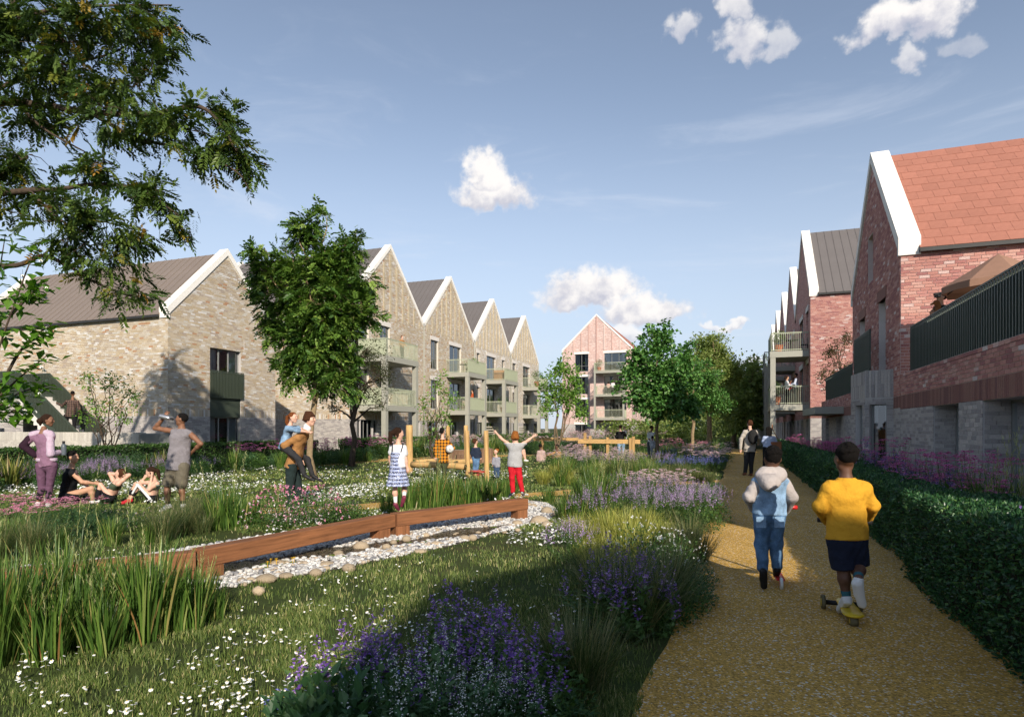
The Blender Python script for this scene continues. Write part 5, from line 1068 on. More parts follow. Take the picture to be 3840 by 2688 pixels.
def plants(kind, pix, sc=1., where=''):
    for q in pix: plant(kind, G(q[0], q[1]), sc * (q[2] if len(q) > 2 else 1), where)
def rowp(kind, n, x, y, sc=1., where='', avoid=None):
    """n plants at random inside a world rectangle"""
    for i in range(n): plant(kind, (random.uniform(*x), random.uniform(*y), 0), sc, where)
w = 'beside the timber balance beam by the near lawn'
plants('strap', [(-60, 2510, 1.05), (35, 2474), (185, 2478, .9), (105, 2395), (300, 2430, .95), (385, 2446), (470, 2385, .95), (552, 2397, 1.05), (640, 2368, .85), (716, 2358, .8), (795, 2320, .6), (240, 2362), (600, 2318, .75), (410, 2345, .9), (770, 2275, .55), (-30, 2410, 1.1), (320, 2310, .9), (520, 2290, .75), (690, 2280, .55), (150, 2320, .9)], .92, w)
w = 'in the bed behind the first balance beam'
plants('strap', [(60, 2060, .7), (230, 2050, .62), (420, 2045, .62), (560, 2040, .6), (10, 2030, .65)], .9, w)
plants('sedum', [(40, 2000), (100, 1975), (20, 1950), (160, 1995), (220, 1960), (130, 1950), (270, 1965), (340, 1950), (60, 1930, .9), (240, 1930, .9)], .85, w); plants('green', [(380, 2010), (310, 2020), (440, 2000), (200, 2020), (360, 1985)], .8, w); plants('gaura', [(470, 1975, .8), (540, 1985, .8), (600, 1965, .8), (420, 1965, .7), (660, 1985, .7)], .8, w)
plants('fine', [(120, 2090), (-10, 2100), (690, 2000), (610, 2035), (760, 2000), (740, 1965, .9)], 1.0, w); plants('strapn', [(885, 1982, 1.15), (935, 1970), (850, 1965, 1.1), (820, 1985)], 1.05, w)
plants('gaura', [(1040, 1975), (1120, 1985), (1190, 1968), (1000, 1992), (1085, 1952), (1160, 1950), (1230, 1965, .8)], 1.1, 'between the piggyback man and the balance beam'); plants('bush', [(1280, 1962), (1325, 1955, .8)], .9, 'between the piggyback man and the balance beam'); plants('lilac', [(1300, 1945, .7), (1240, 1945, .7)], .8, 'between the piggyback man and the balance beam')
w = 'behind the balance beam the red-trousered boy stands on'
plants('strapn', [(1530, 1912), (1590, 1908), (1640, 1905), (1700, 1898), (1750, 1893), (1800, 1888), (1850, 1885), (1900, 1880), (1560, 1890, .9), (1620, 1885, .9), (1680, 1878, .9), (1740, 1872, .9), (1810, 1868, .9), (1870, 1866, .9), (1500, 1905, .8), (1450, 1925, .7), (1925, 1850, .8), (1780, 1850, .8), (1650, 1860, .8)], 1.05, w)
w = 'by the stones at the stream end'
plants('strapn', [(2060, 1885, .8), (2120, 1955), (2170, 1960, 1.1), (2210, 1930), (2140, 1910), (2240, 1900, 1.1), (2180, 1880), (2290, 1885, 1.1), (2340, 1860, 1.1)], 1., w)
# planting strip along the golden path
w = 'in the flower strip along the golden path'
plants('salvia', [(1320, 2700), (1430, 2640, .9), (1560, 2620), (1700, 2610), (1830, 2640), (1500, 2740), (1660, 2720), (1780, 2730), (1930, 2700), (1600, 2570, .8), (1740, 2560, .9), (1380, 2800), (1900, 2590, .7), (2010, 2760, .8)], .9, 'before the shaded lawn')
plants('broad', [(1190, 2850, 1.1), (1290, 2800, 1.), (1400, 2810, 1.), (1240, 2900, 1.1), (1490, 2850, 1.), (1100, 2930, 1.)], 1., 'before the shaded lawn'); plants('mint', [(1600, 2830, 1.1), (1700, 2850, 1.1), (1520, 2860), (1780, 2830, .9), (1850, 2840, .9), (1960, 2810, .8)], .9, 'before the shaded lawn'); plants('bush', [(2030, 2700), (2090, 2740, .8), (1960, 2740, .9)], .8, 'before the shaded lawn')
plants('fine', [(2180, 2590, 1.25), (2120, 2560, 1.1), (2400, 2370, 1.25), (2470, 2330, 1.1), (2320, 2340, 1.1), (2230, 2260, 1.1), (2500, 2270)], 1.0, w)
plants('salvia', [(2260, 2370), (2340, 2350), (2410, 2400), (2200, 2310, .9), (2380, 2280, .95), (2470, 2400, .8), (2290, 2290)], .95, w)
plants('white', [(2440, 2190), (2500, 2150), (2380, 2160), (2560, 2180, .9)], .95, w); plants('bush', [(2570, 2240), (2600, 2270, .9), (2560, 2310, .9), (2620, 2200, .8), (2500, 2340, .9)], .8, w)
plants('yel', [(2200, 2050, 1.1), (2280, 2030, 1.2), (2350, 2010, 1.2), (2420, 2000, 1.1), (2480, 2040), (2300, 2110, 1.2), (2380, 2090, 1.2), (2210, 2110), (2250, 2170, 1.1), (2340, 2200, 1.1), (2150, 2010, .9)], 1.1, w); plants('fine', [(2580, 2060, 1.05), (2620, 2110, 1.), (2550, 2110)], .95, w)
plants('lilac', [(2200, 1965), (2260, 1945), (2330, 1930), (2410, 1925), (2480, 1920), (2550, 1915), (2610, 1925), (2640, 1950), (2600, 1970), (2530, 1960), (2450, 1960), (2160, 2060, .9), (2130, 2110, .9), (2400, 1890), (2470, 1880), (2540, 1880), (2610, 1885), (2660, 1910), (2350, 1890)], 1.05, w)
plants('blush', [(2420, 1885), (2500, 1870), (2560, 1860), (2380, 1870), (2450, 1850), (2520, 1845, .9)], 1.0, w); plants('bush', [(2640, 1990), (2670, 1960), (2650, 1880), (2680, 1860)], .9, w)
plants('fine', [(2500, 1815, 1.2), (2560, 1805, 1.2), (2620, 1810, 1.2), (2440, 1810, 1.2), (2380, 1815, 1.2), (2660, 1815), (2320, 1810, 1.2), (2270, 1805, 1.1)], 1.05, w)
w = 'in the deep meadow bed between lawn and golden path'
for i in range(34): x = random.uniform(2080, 2460); plant('strapn', G(x, random.uniform(1748, 1835)), random.uniform(.8, 1.15), w)
for i in range(14): plant('yel', G(random.uniform(2020, 2330), random.uniform(1770, 1822)), random.uniform(.9, 1.3), w)
for i in range(26): plant('blush', G(random.uniform(2060, 2420), random.uniform(1722, 1770)), random.uniform(.9, 1.25), w)
for i in range(14): plant('lilac', G(random.uniform(2100, 2500), random.uniform(1722, 1765)), random.uniform(.9, 1.2), w)
for i in range(22): plant('blue', G(random.uniform(2460, 2700), random.uniform(1722, 1775)), random.uniform(.9, 1.2), w)
for i in range(20): plant('blush', G(random.uniform(2560, 2730), random.uniform(1700, 1762)), random.uniform(1.0, 1.3), w)
for i in range(20): plant('strapn', G(random.uniform(2440, 2720), random.uniform(1690, 1745)), random.uniform(.9, 1.2), w)
for i in range(20): plant('sedum', G(random.uniform(2400, 2640), random.uniform(1680, 1715)), random.uniform(1.1, 1.5), w)
for i in range(22): plant('bush', G(random.uniform(2350, 2720), random.uniform(1665, 1700)), random.uniform(1.2, 2.), w)
# border in front of the pale hedge, by the exercise group
w = 'in the border along the lawn hedge'
for i in range(26): plant('green', (random.uniform(-18.9, -17.6), random.uniform(9., 16.5), 0), random.uniform(1.0, 1.5), w)
for i in range(22): plant('lilac', (random.uniform(-17.8, -16.4), random.uniform(9.5, 17), 0), random.uniform(1.0, 1.3), w)
for i in range(26): plant('bush', (random.uniform(-18, -15.8), random.uniform(9., 18), 0), random.uniform(1.1, 1.5), w)
plants('flax', [(40, 1830, 1.05), (-30, 1815, 1.1), (120, 1815, .9), (600, 1775, .95), (560, 1768, .8), (-90, 1850, 1.1)], 1., w)
for i in range(24): plant('magenta', (random.uniform(-17.9, -16.6), random.uniform(17, 27), 0), random.uniform(1.05, 1.35), w)
for i in range(24): plant('bush', (random.uniform(-17.4, -15.6), random.uniform(17, 24), 0), random.uniform(1.2, 1.7), w)
for i in range(12): plant('strapn', (random.uniform(-17, -15.2), random.uniform(16, 24), 0), random.uniform(1., 1.3), w)
w = 'behind the play posts below the cream terrace'
for i in range(22): plant('blush', (random.uniform(-17.6, -15.8), random.uniform(26, 42), 0), random.uniform(1.3, 1.8), w)
for i in range(30): plant('bush', (random.uniform(-17., -14.8), random.uniform(26, 40), 0), random.uniform(1.3, 2.), w)
for i in range(26): plant('strapn', (random.uniform(-16.5, -13.5), random.uniform(28, 42), 0), random.uniform(1.2, 1.7), w)
for i in range(12): plant('lilac', (random.uniform(-16.5, -14), random.uniform(27, 40), 0), random.uniform(1.3, 1.7), w)
for i in range(30): plant('blush', (random.uniform(-15, -9.5), random.uniform(36, 52), 0), random.uniform(1.3, 1.9), w)
for i in range(20): plant('green', (random.uniform(-15, -9), random.uniform(34, 50), 0), random.uniform(1.3, 1.9), w)
for i in range(26): plant('blush', (random.uniform(-22, -8), random.uniform(70, 79), 0), random.uniform(1.8, 2.6), 'along the foot of the pink block')
# bed between path hedge and the red house
w = 'between the path hedge and the red house'
for i in range(34): plant('magstrap', (random.uniform(2.6, 3.5), random.uniform(4.5, 17.5), 0), random.uniform(1.0, 1.25), w)
for i in range(36): plant('salvia', (random.uniform(2.5, 3.2), random.uniform(5, 16), 0), random.uniform(1.45, 1.8), w)
for i in range(12): plant('strapn', (random.uniform(2.6, 3.4), random.uniform(4.5, 10), 0), random.uniform(1.2, 1.5), w)
for i in range(34): plant('magenta', (random.uniform(2.6, 3.4), random.uniform(17.5, 38), 0), random.uniform(1.1, 1.4), w)
# ------------------------------------------------------------------ lawn grass and daisies
LAWN_EX = [np.array([G(*q)[:2] for q in pl]) for pl in ([(2110, 1960), (2240, 2260), (2230, 2640), (2440, 2690), (2640, 2230), (2700, 1950), (2700, 1850), (2200, 1880)],)]
def not_lawn(x, y):
    e = in_poly(x, y, BEDW) | ((x > PATH_L - .02))
    for p in RIBS: e |= in_poly(x, y, p)
    return e
def lawn():
    def field(n, px, py, hmin, hmax, wbase, pw, noise=True):
        X = RNG.uniform(*px, n); Y = RNG.uniform(*py, n); d = EYE * F_PX / (Y - HY); lat = (X - CX) / F_PX * d; x = CR[0] * lat + CF[0] * d; y = CR[1] * lat + CF[1] * d
        ok = ~not_lawn(x, y)
        if noise: ok &= RNG.random(n) < np.clip(1.5 - 2.0 * value_noise(x, y, .55, 5) * value_noise(x, y, .21, 9) * 1.9, .12, 1)
        x, y, d = x[ok], y[ok], d[ok]; k = len(x); base = np.stack([x, y, np.zeros(k)], 1); h = RNG.uniform(hmin, hmax, k) * (.6 + .8 * value_noise(x, y, .4, 2)); az = RNG.uniform(0, 6.28, k); ln = RNG.uniform(.1, .7, k)
        tip = base + np.stack([np.cos(az) * ln * h, np.sin(az) * ln * h, h], 1); mid = base + (tip - base) * .5 + np.stack([np.cos(az) * h * -.08, np.sin(az) * h * -.08, h * .06], 1); w_ = wbase * (d / 4) ** pw
        sd = np.stack([-np.sin(az), np.cos(az), np.zeros(k)], 1) * w_[:, None] / 2; sd = np.where(RNG.random((k, 1)) < .5, sd, np.tile(CR, (k, 1)) * w_[:, None] / 2)
        V = np.stack([base - sd, base + sd, mid + sd * .8, mid - sd * .8, tip], 1).reshape(-1, 3); i = np.arange(k) * 5
        return V, np.stack([i, i + 1, i + 2, i + 3], 1), np.stack([i + 3, i + 2, i + 4], 1), RNG.random(k)
    gm = leafmat('lawn_grass', [(0, (0.058, 0.098, 0.023)), (.5, (0.117, 0.166, 0.039)), (.85, (0.195, 0.244, 0.069)), (.95, (0.370, 0.332, 0.137)), (1, (0.585, 0.527, 0.293))], .25, .5)
    for nm, args, lab in (('lawn_grass', (120000, (-150, 2480), (1940, 2800), .026, .052, .005, .6), 'short mown lawn grass in front of the pebble stream'), ('lawn_grass', (80000, (-200, 2750), (1690, 1990), .03, .06, .011, .9), 'lawn grass behind the balance beams')):
        V, Q, T3, T = field(*args); add_obj(nm, mesh_np(nm, V, [Q, T3], [gm], tone=np.concatenate([T, T])), label=lab, kind='stuff')
    # daisies
    m_w = mat('daisy_petal', (.82, .82, .78), .7, .04); m_y = mat('daisy_eye', (.7, .5, .05), .7)
    def daisies(n, px, py, r, thr, pet, lab, zh=(.05, .1), inside=None):
        X = RNG.uniform(*px, n); Y = RNG.uniform(*py, n); d = EYE * F_PX / (Y - HY); lat = (X - CX) / F_PX * d; x = CR[0] * lat + CF[0] * d; y = CR[1] * lat + CF[1] * d
        ok = ~not_lawn(x, y) & (RNG.random(n) < np.clip((value_noise(x, y, thr[0], 17) * .6 + value_noise(x, y, thr[0] * .35, 23) * .5 - thr[1]) * thr[2], 0, 1))
        if inside is not None: ok &= inside(X, Y)
        x, y = x[ok], y[ok]; k = len(x); z = RNG.uniform(*zh, k); R = r * RNG.uniform(.75, 1.25, k); b = MB(); c = np.stack([x, y, z], 1); tl = RNG.normal(0, .35, (k, 2)); az = RNG.uniform(0, 6.28, k)
        a = np.linspace(0, 2 * np.pi, pet, endpoint=False)[None] + az[:, None]; rr = R[:, None] * np.where(np.arange(pet) % 2, .72, 1.)[None] if pet > 8 else R[:, None] * np.ones((1, pet))
        ring = np.stack([c[:, :1] + rr * np.cos(a), c[:, 1:2] + rr * np.sin(a), c[:, 2:3] + rr * (np.cos(a) * tl[:, :1] + np.sin(a) * tl[:, 1:])], -1); V = np.concatenate([c[:, None] + [0, 0, .002], ring], 1).reshape(-1, 3); i = np.arange(k)[:, None] * (pet + 1); j = np.arange(pet)
        T = np.stack([np.broadcast_to(i, (k, pet)), i + 1 + j, i + 1 + (j + 1) % pet], -1).reshape(-1, 3); b.add(V, T, 0, .5)
        if pet > 8:
            e = c + [0, 0, .005]; q = R * .26; a4 = np.linspace(0, 2 * np.pi, 6, endpoint=False); V2 = np.stack([e[:, None, 0] + q[:, None] * np.cos(a4), e[:, None, 1] + q[:, None] * np.sin(a4), np.broadcast_to(e[:, 2:3] + .002, (k, 6)) + q[:, None] * (np.cos(a4) * tl[:, :1] + np.sin(a4) * tl[:, 1:])], -1).reshape(-1, 3); b.add(V2, np.arange(6 * k).reshape(k, 6), 1, .5)
            S = stem_blades(np.stack([x, y, z * 0], 1), c, .0016); b.add(S[0], S[1], 2, .5)
        b.obj('daisies', [m_w, m_y, gm], label=lab, kind='stuff')
    daisies(2600, (60, 2250), (2080, 2720), .0108, (.7, .42, 2.6), 12, 'white daisies scattered over the near lawn', inside=lambda X, Y: (X < 1500) | (Y < 2480))
    daisies(22000, (-100, 1980), (1755, 1900), .019, (1.6, .44, 2.4), 6, 'carpet of white daisies on the lawn around the play posts', (.07, .12), inside=lambda X, Y: (Y < 1890) | (X < 1400))
    daisies(700, (1000, 1460), (1925, 2010), .016, (.8, .2, 3), 6, 'white daisies along the back of the balance beam'); daisies(500, (1900, 2250), (1960, 2060), .016, (.6, .25, 3), 6, 'white daisies at the stream end')
lawn()
# ------------------------------------------------------------------ people: implicit bodies meshed by surface nets
def rcone(p, a, b, ra, rb):
    """tapered capsule distance"""
    ab = b - a; L = float(np.linalg.norm(ab)) + 1e-9; u = ab / L; q = p - a; t = np.clip(q @ u / L, 0, 1); r = ra + (rb - ra) * t
    return np.linalg.norm(q - t[:, None] * ab, axis=1) - r
def smin(a, b, k):
    h = np.clip(.5 + .5 * (b - a) / k, 0, 1); return b * (1 - h) + a * h - k * h * (1 - h)
class Blob:
    """list of primitives -> mesh"""
    def __init__(s, h=.012, k=.025): s.pr = []; s.h = h; s.k = k; s.cuts = []; s.wr = 0.
    def cone(s, a, b, ra, rb, k=None, flat=None):
        s.pr.append(('c', np.asarray(a, float), np.asarray(b, float), ra, rb, s.k if k is None else k, flat)); return s
    def ell(s, c, r, R=None, k=None): s.pr.append(('e', np.asarray(c, float), np.asarray(r, float), np.eye(3) if R is None else np.asarray(R, float), 0, s.k if k is None else k, None)); return s
    def cut(s, p, n): s.cuts.append((np.asarray(p, float), unit(n))); return s
    def _bb(s, q):
        if q[0] == 'c': m = max(q[3], q[4]); return np.minimum(q[1], q[2]) - m, np.maximum(q[1], q[2]) + m
        m = q[2].max(); return q[1] - m, q[1] + m
    def arrays(s):
        h = s.h; bb = [s._bb(q) for q in s.pr]; lo = np.min([b[0] for b in bb], 0) - 3 * h; hi = np.max([b[1] for b in bb], 0) + 3 * h; n = np.ceil((hi - lo) / h).astype(int) + 1; D = np.full(n, .5)
        for q, (b0, b1) in zip(s.pr, bb):
            m = q[5] + 2.5 * h; i0 = np.maximum(0, np.floor((b0 - m - lo) / h).astype(int)); i1 = np.minimum(n, np.ceil((b1 + m - lo) / h).astype(int) + 1)
            g = np.stack(np.meshgrid(*[np.arange(a, b) for a, b in zip(i0, i1)], indexing='ij'), -1).reshape(-1, 3) * h + lo
            if q[0] == 'c':
                if q[6] is not None:           # flattened along an axis: (axis, factor)
                    ax, f = q[6]; c = (q[1] + q[2]) / 2; sc = lambda v: v + ((v - c) @ ax)[..., None] * ax * (1 / f - 1); d = rcone(sc(g), sc(q[1]), sc(q[2]), q[3], q[4]) * (.5 + .5 * f)
                else: d = rcone(g, q[1], q[2], q[3], q[4])
            else:
                w = (g - q[1]) @ q[3]; kk = np.linalg.norm(w / q[2], axis=1); d = (kk - 1) * q[2].min() * (.4 + .6 * 1) 
            sl = tuple(slice(a, b) for a, b in zip(i0, i1)); D[sl] = smin(D[sl].ravel(), d, max(q[5], 1e-4)).reshape(D[sl].shape)
        if s.cuts or s.wr:
            g = np.stack(np.meshgrid(*[np.arange(a) for a in n], indexing='ij'), -1) * h + lo
            if s.wr:
                x, y, z = g[..., 0], g[..., 1], g[..., 2]; D = D + s.wr * (np.sin(31 * z + 9 * np.sin(11 * x + 7 * y)) * np.sin(13 * x - 17 * y + 5 * z) + .6 * np.sin(53 * z + 19 * x + 23 * y))
            for p, nn in s.cuts: D = np.maximum(D, (g - p) @ nn)
        return surface_nets(D, lo, h)
    def obj(s, name, m, parent=None, loc=None, **k):
        V, Fq = s.arrays(); o = bpy.data.objects.new(name, mesh_np(name, V, [Fq], [m], smooth=True)); link(o, parent)
        if loc is not None: o.location = tuple(float(x) for x in loc)
        return tag(o, **k)
def surface_nets(D, lo, h):
    s = D < 0; n = np.array(D.shape); c = [(i, j, k) for i in (0, 1) for j in (0, 1) for k in (0, 1)]
    def sub(A, o): return A[o[0]:n[0] - 1 + o[0], o[1]:n[1] - 1 + o[1], o[2]:n[2] - 1 + o[2]]
    cnt = sum(sub(s, o).astype(np.int8) for o in c); act = (cnt > 0) & (cnt < 8); idx = np.full(act.shape, -1, np.int64); cells = np.argwhere(act); idx[act] = np.arange(len(cells))
    pos = np.zeros((len(cells), 3)); w = np.zeros(len(cells))
    val = {o: D[cells[:, 0] + o[0], cells[:, 1] + o[1], cells[:, 2] + o[2]] for o in c}
    for o in c:
        for ax in range(3):
            if o[ax]: continue
            p = list(o); p[ax] = 1; a, b = val[o], val[tuple(p)]; m = (a < 0) != (b < 0); t = np.where(m, a / np.where(m, a - b, 1), 0); q = np.tile(np.array(o, float), (len(cells), 1)); q[:, ax] = t; pos += q * m[:, None]; w += m
    V = (cells + pos / w[:, None]) * h + lo; Fs = []
    for ax in range(3):
        o1 = [1, 1, 1]; o1[ax] = 0; u, v = [i for i in range(3) if i != ax]
        A = s[tuple(slice(1, None) if i != ax else slice(0, -1) for i in range(3))]; B = s[tuple(slice(1, None) for i in range(3))]
        A = A[tuple(slice(0, n[i] - 2) if i != ax else slice(0, n[i] - 1) for i in range(3))]; B = B[tuple(slice(0, n[i] - 2) if i != ax else slice(0, n[i] - 1) for i in range(3))]
        e = np.argwhere(A != B); base = e.copy(); base[:, u] += 1; base[:, v] += 1
        def cell(du, dv): q = base.copy(); q[:, u] -= du; q[:, v] -= dv; return idx[q[:, 0], q[:, 1], q[:, 2]]
        Q = np.stack([cell(1, 1), cell(0, 1), cell(0, 0), cell(1, 0)], 1); inside = A[tuple(e.T)]; flip = inside if ax != 1 else ~inside
        Q = np.where(flip[:, None], Q, Q[:, ::-1]); Fs.append(Q[(Q >= 0).all(1)])
    return V, np.concatenate(Fs)
SKIN = {k: mat('skin_' + k, c, .55, .08, 20, .1, 200, .35) for k, c in dict(fair=(.62, .37, .27), tan=(.50, .28, .18), brown=(.22, .105, .06), dark=(.12, .058, .036)).items()}
HAIRM = {k: mat('hair_' + k, c, .85, .45, 90, 1., 260, .12) for k, c in dict(black=(.012, .01, .009), darkbrown=(.04, .02, .012), brown=(.085, .035, .018), ginger=(.36, .13, .03), auburn=(.22, .07, .022), blond=(.45, .3, .14)).items()}
def cloth(name, col, var=.12, rough=.9, scale=14): return mat('cloth_' + name, col, rough, var, scale, .35, 120, .15)
def pattern(name, fn):
    if name in MATS: return MATS[name]
    m, nt = _nodes(name); b = NB(nt); co = b.n('ShaderNodeNewGeometry').outputs['Position']; sp = b.n('ShaderNodeSeparateXYZ'); nt.links.new(co, sp.inputs[0]); c = fn(b, sp.outputs[0], sp.outputs[1], sp.outputs[2], co)
    b.out(b.bsdf(c, .9, .15, 0., b.bump(b.noise(co, 150, 3), .3, .01))); MATS[name] = m; return m
def stripe(b, x, period, duty): return b.m('LESS_THAN', b.m('FRACT', b.m('DIVIDE', x, period)), duty)
def plaid(c1, c2, period):
    def f(b, x, y, z, co):
        h = b.m('ADD', b.m('MULTIPLY', x, CR[0]), b.m('MULTIPLY', y, CR[1])); s = b.m('MULTIPLY', b.m('ADD', stripe(b, h, period, .5), stripe(b, z, period, .5)), .5); return b.mix(s, rgb(c1), rgb(c2))
    return f
def zstripes(c1, c2, period, duty=.45): return lambda b, x, y, z, co: b.mix(stripe(b, z, period, duty), rgb(c1), rgb(c2))
def denim(c):
    return lambda b, x, y, z, co: b.mix(1., b.ramp(b.noise(co, 9, 5), [(.3, mul(c, .6)), (.7, mul(c, 1.5))]), b.ramp(b.noise(co, 90, 3), [(.3, (.8, .8, .8)), (.7, (1.1, 1.1, 1.1))]), 'MULTIPLY')
def bands(b, x, y, z, co):
    base = b.mix(stripe(b, z, .052, .5), (.03, .04, .11, 1), (.30, .36, .58, 1)); vor = b.noise(co, 90, 2); return b.mix(b.m('GREATER_THAN', vor, .56), base, (.62, .65, .74, 1))
def basis(fwd, up=UP):
    f = unit(fwd); r = unit(np.cross(f, up)); u = np.cross(r, f); return r, f, u
def hand(B, w, d, nrm, S, curl=.3, spread=.2, side=1):
    """palm and five fingers; d = direction, nrm = back of the hand"""
    d = unit(d); nrm = unit(nrm - d * np.dot(nrm, d)); sd = unit(np.cross(d, nrm)) * side; L = .085 * S
    B.cone(w, w + d * L * .9, .026 * S, .034 * S, .012, flat=(nrm, .55))
    for i, (o, l) in enumerate(((-.030, .062), (-.010, .074), (.010, .070), (.029, .056))):
        a = w + d * L + sd * o * S; f1 = unit(d + sd * o * 12 * spread - nrm * curl * .5); m = a + f1 * l * .5 * S; f2 = unit(f1 - nrm * curl); B.cone(a - d * .012 * S, m, .0095 * S, .0085 * S, .003); B.cone(m, m + f2 * l * .5 * S, .0085 * S, .007 * S, .003)
    a = w + d * L * .35 - sd * .03 * S; t = unit(d * .75 - sd * (.5 + spread) - nrm * curl * .4); B.cone(a, a + t * .035 * S, .012 * S, .0105 * S, .004); B.cone(a + t * .035 * S, a + unit(t + d * .5) * .062 * S, .0105 * S, .008 * S, .004)
def person(J, label, skin='fair', hair='brown', S=1., top=None, bottom=None, shoes=None, sleeve='long', leg='long', look=None, hairstyle='short', h=.012, hd=None, front=None, hands=True, extras=None, group=None, dress=None, socks=None, curl=.5, hem=None, fist=False, loose=1., torso_w=1., name='person', cat='person', belly=0., eyes=True, collar=None):
    """J: joints in world space. Returns the person mesh object with clothes and hair as children."""
    J = {k: np.asarray(v, float) for k, v in J.items()}
    _m = (J['shl'] + J['shr']) / 2; _s = unit(_m - (J['hipl'] + J['hipr']) / 2)
    for _k in ('shl', 'shr'): J[_k] = _m + (J[_k] - _m) * .93 - _s * .028 * S
    sl, sr = J['shl'], J['shr']; hl, hr = J['hipl'], J['hipr']; neck = J.get('neck', (sl + sr) / 2 + unit((sl + sr) / 2 - (hl + hr) / 2) * .075 * S); hc = J['head']; pel = (hl + hr) / 2; chest = (sl + sr) / 2
    ax = unit(sr - sl); spine = unit(chest - pel); fw = unit(np.cross(UP, ax)) if front is None else unit(front); fw = unit(fw - spine * np.dot(fw, spine))
    sw = max(np.linalg.norm(sr - sl), .26 * S) if False else .36 * S * torso_w; hw = .29 * S * torso_w
    if look is None: look = fw
    r, f, u = basis(look); Rh = np.stack([r, f, u], 1); H = (hd or .225 * S ** .55)          # head height
    base = np.array([pel[0], pel[1], min(J[k][2] for k in J) - .0])
    loc0 = base
    def mk(hh=h, k=.025): return Blob(hh, k)
    # ---------------- body
    B = mk(); fl = (fw, .62); side_ax = unit(np.cross(spine, fw))
    waist = pel + (chest - pel) * .42; rib = pel + (chest - pel) * .8
    def torso(B, g=0., gl=(fw, .64)):
        B.cone(waist - side_ax * hw * .12, rib - side_ax * sw * .14, hw * .36 + g, sw * .33 + g, .04, gl); B.cone(waist + side_ax * hw * .12, rib + side_ax * sw * .14, hw * .36 + g, sw * .33 + g, .04, gl)
        B.cone(pel - side_ax * hw * .16, waist - side_ax * hw * .1, hw * .38 + g, hw * .36 + g, .04, (fw, .7)); B.cone(pel + side_ax * hw * .16, waist + side_ax * hw * .1, hw * .38 + g, hw * .36 + g, .04, (fw, .7))
        for q in (sl, sr): B.cone(rib + (q - rib) * .35, q - spine * .012 * S, .07 * S + g, .046 * S + g, .04)
        for q in (sl, sr): B.cone(chest + (neck - chest) * .55, q - spine * .015 * S, .05 * S + g * .8, .04 * S + g, .03)
        if belly: B.ell(waist + fw * .05, (np.full(3, .1 * S + belly + g)), None, .05)
    torso(B)
    B.cone(chest + spine * .0, neck + (hc - neck) * .35, .058 * S, .05 * S, .03)
    AR = {}; af = .85 if top and sleeve == 'long' else 1.
    for sd, a0 in (('l', sl), ('r', sr)):
        e, w = J['el' + sd], J['wr' + sd]; B.cone(a0, a0 + (e - a0) * .4, .047 * S * af, .046 * S * af); B.cone(a0 + (e - a0) * .4, e, .046 * S * af, .037 * S * af); B.cone(e, e + (w - e) * .35, .038 * S * af, .039 * S * af, .02); B.cone(e + (w - e) * .35, w, .039 * S * af, .025 * S, .02)
        hdv = J.get('hd' + sd); hdv = unit(w - e) if hdv is None else unit(hdv - w); nr = J.get('hn' + sd, unit(np.cross(hdv, UP)) + UP * .2 - fw * 0)
        if hands: hand(B, w, hdv, nr, S * (.95 if S > .9 else 1.02), J.get('curl', curl) if fist is False else 1.3, .25 if not fist else .05, 1 if sd == 'r' else -1)
        else: B.cone(w, w + hdv * .1 * S, .028 * S, .03 * S, .01)
        AR[sd] = (a0, e, w)
    LG = {}; lf = .78 if bottom and leg in ('long', 'capri') else 1.
    for sd, a0 in (('l', hl), ('r', hr)):
        kn, an = J['kn' + sd], J['an' + sd]; B.cone(a0, kn, .082 * S * lf, .052 * S * lf); B.cone(kn, kn + (an - kn) * .35, .052 * S * lf, .053 * S * lf, .02); B.cone(kn + (an - kn) * .35, an, .053 * S * lf, .034 * S, .02)
        bk = unit(np.cross(np.cross(unit(an - kn), fw), unit(an - kn))); B.ell(kn + (an - kn) * .28 - bk * .022 * S, np.full(3, .045 * S), None, .03) if lf == 1. else None
        to = J.get('to' + sd, an + fw * .15 * S - UP * .05 * S); LG[sd] = (a0, kn, an, to); B.cone(an, to, .034 * S, .028 * S, .02)
    # head: skull, face, jaw, nose, ears
    q = H / .225; hp = lambda x, y, z: hc + r * x * q + f * y * q + u * z * q
    B.ell(hp(0, -.008, .025), np.array([.073, .092, .088]) * q, Rh, .02); B.cone(hp(0, .02, -.02), hp(0, .045, -.085), .062 * q, .034 * q, .03); B.cone(hp(-.03, .01, -.06), hp(.03, .01, -.06), .035 * q, .035 * q, .02)
    B.cone(hp(0, .088, .015), hp(0, .102, -.022), .009 * q, .014 * q, .008); B.cone(hp(-.03, .078, .028), hp(.03, .078, .028), .012 * q, .012 * q, .012); B.cone(hp(-.014, .08, -.055), hp(.014, .08, -.055), .009 * q, .009 * q, .006)
    for s_ in (-1, 1): B.ell(hp(s_ * .074, -.012, -.002), np.array([.012, .02, .032]) * q, Rh, .006); B.ell(hp(s_ * .04, .058, -.02), np.array([.022, .022, .022]) * q, Rh, .02)
    V, Fq = B.arrays(); me = mesh_np(name, V - base, [Fq], [SKIN[skin]], smooth=True); P0 = bpy.data.objects.new(name, me); P0.location = tuple(base); link(P0); tag(P0, label, cat, group); loc = -base
    def put(Bl, nm, m): return Bl.obj(nm, m, P0, loc=loc)
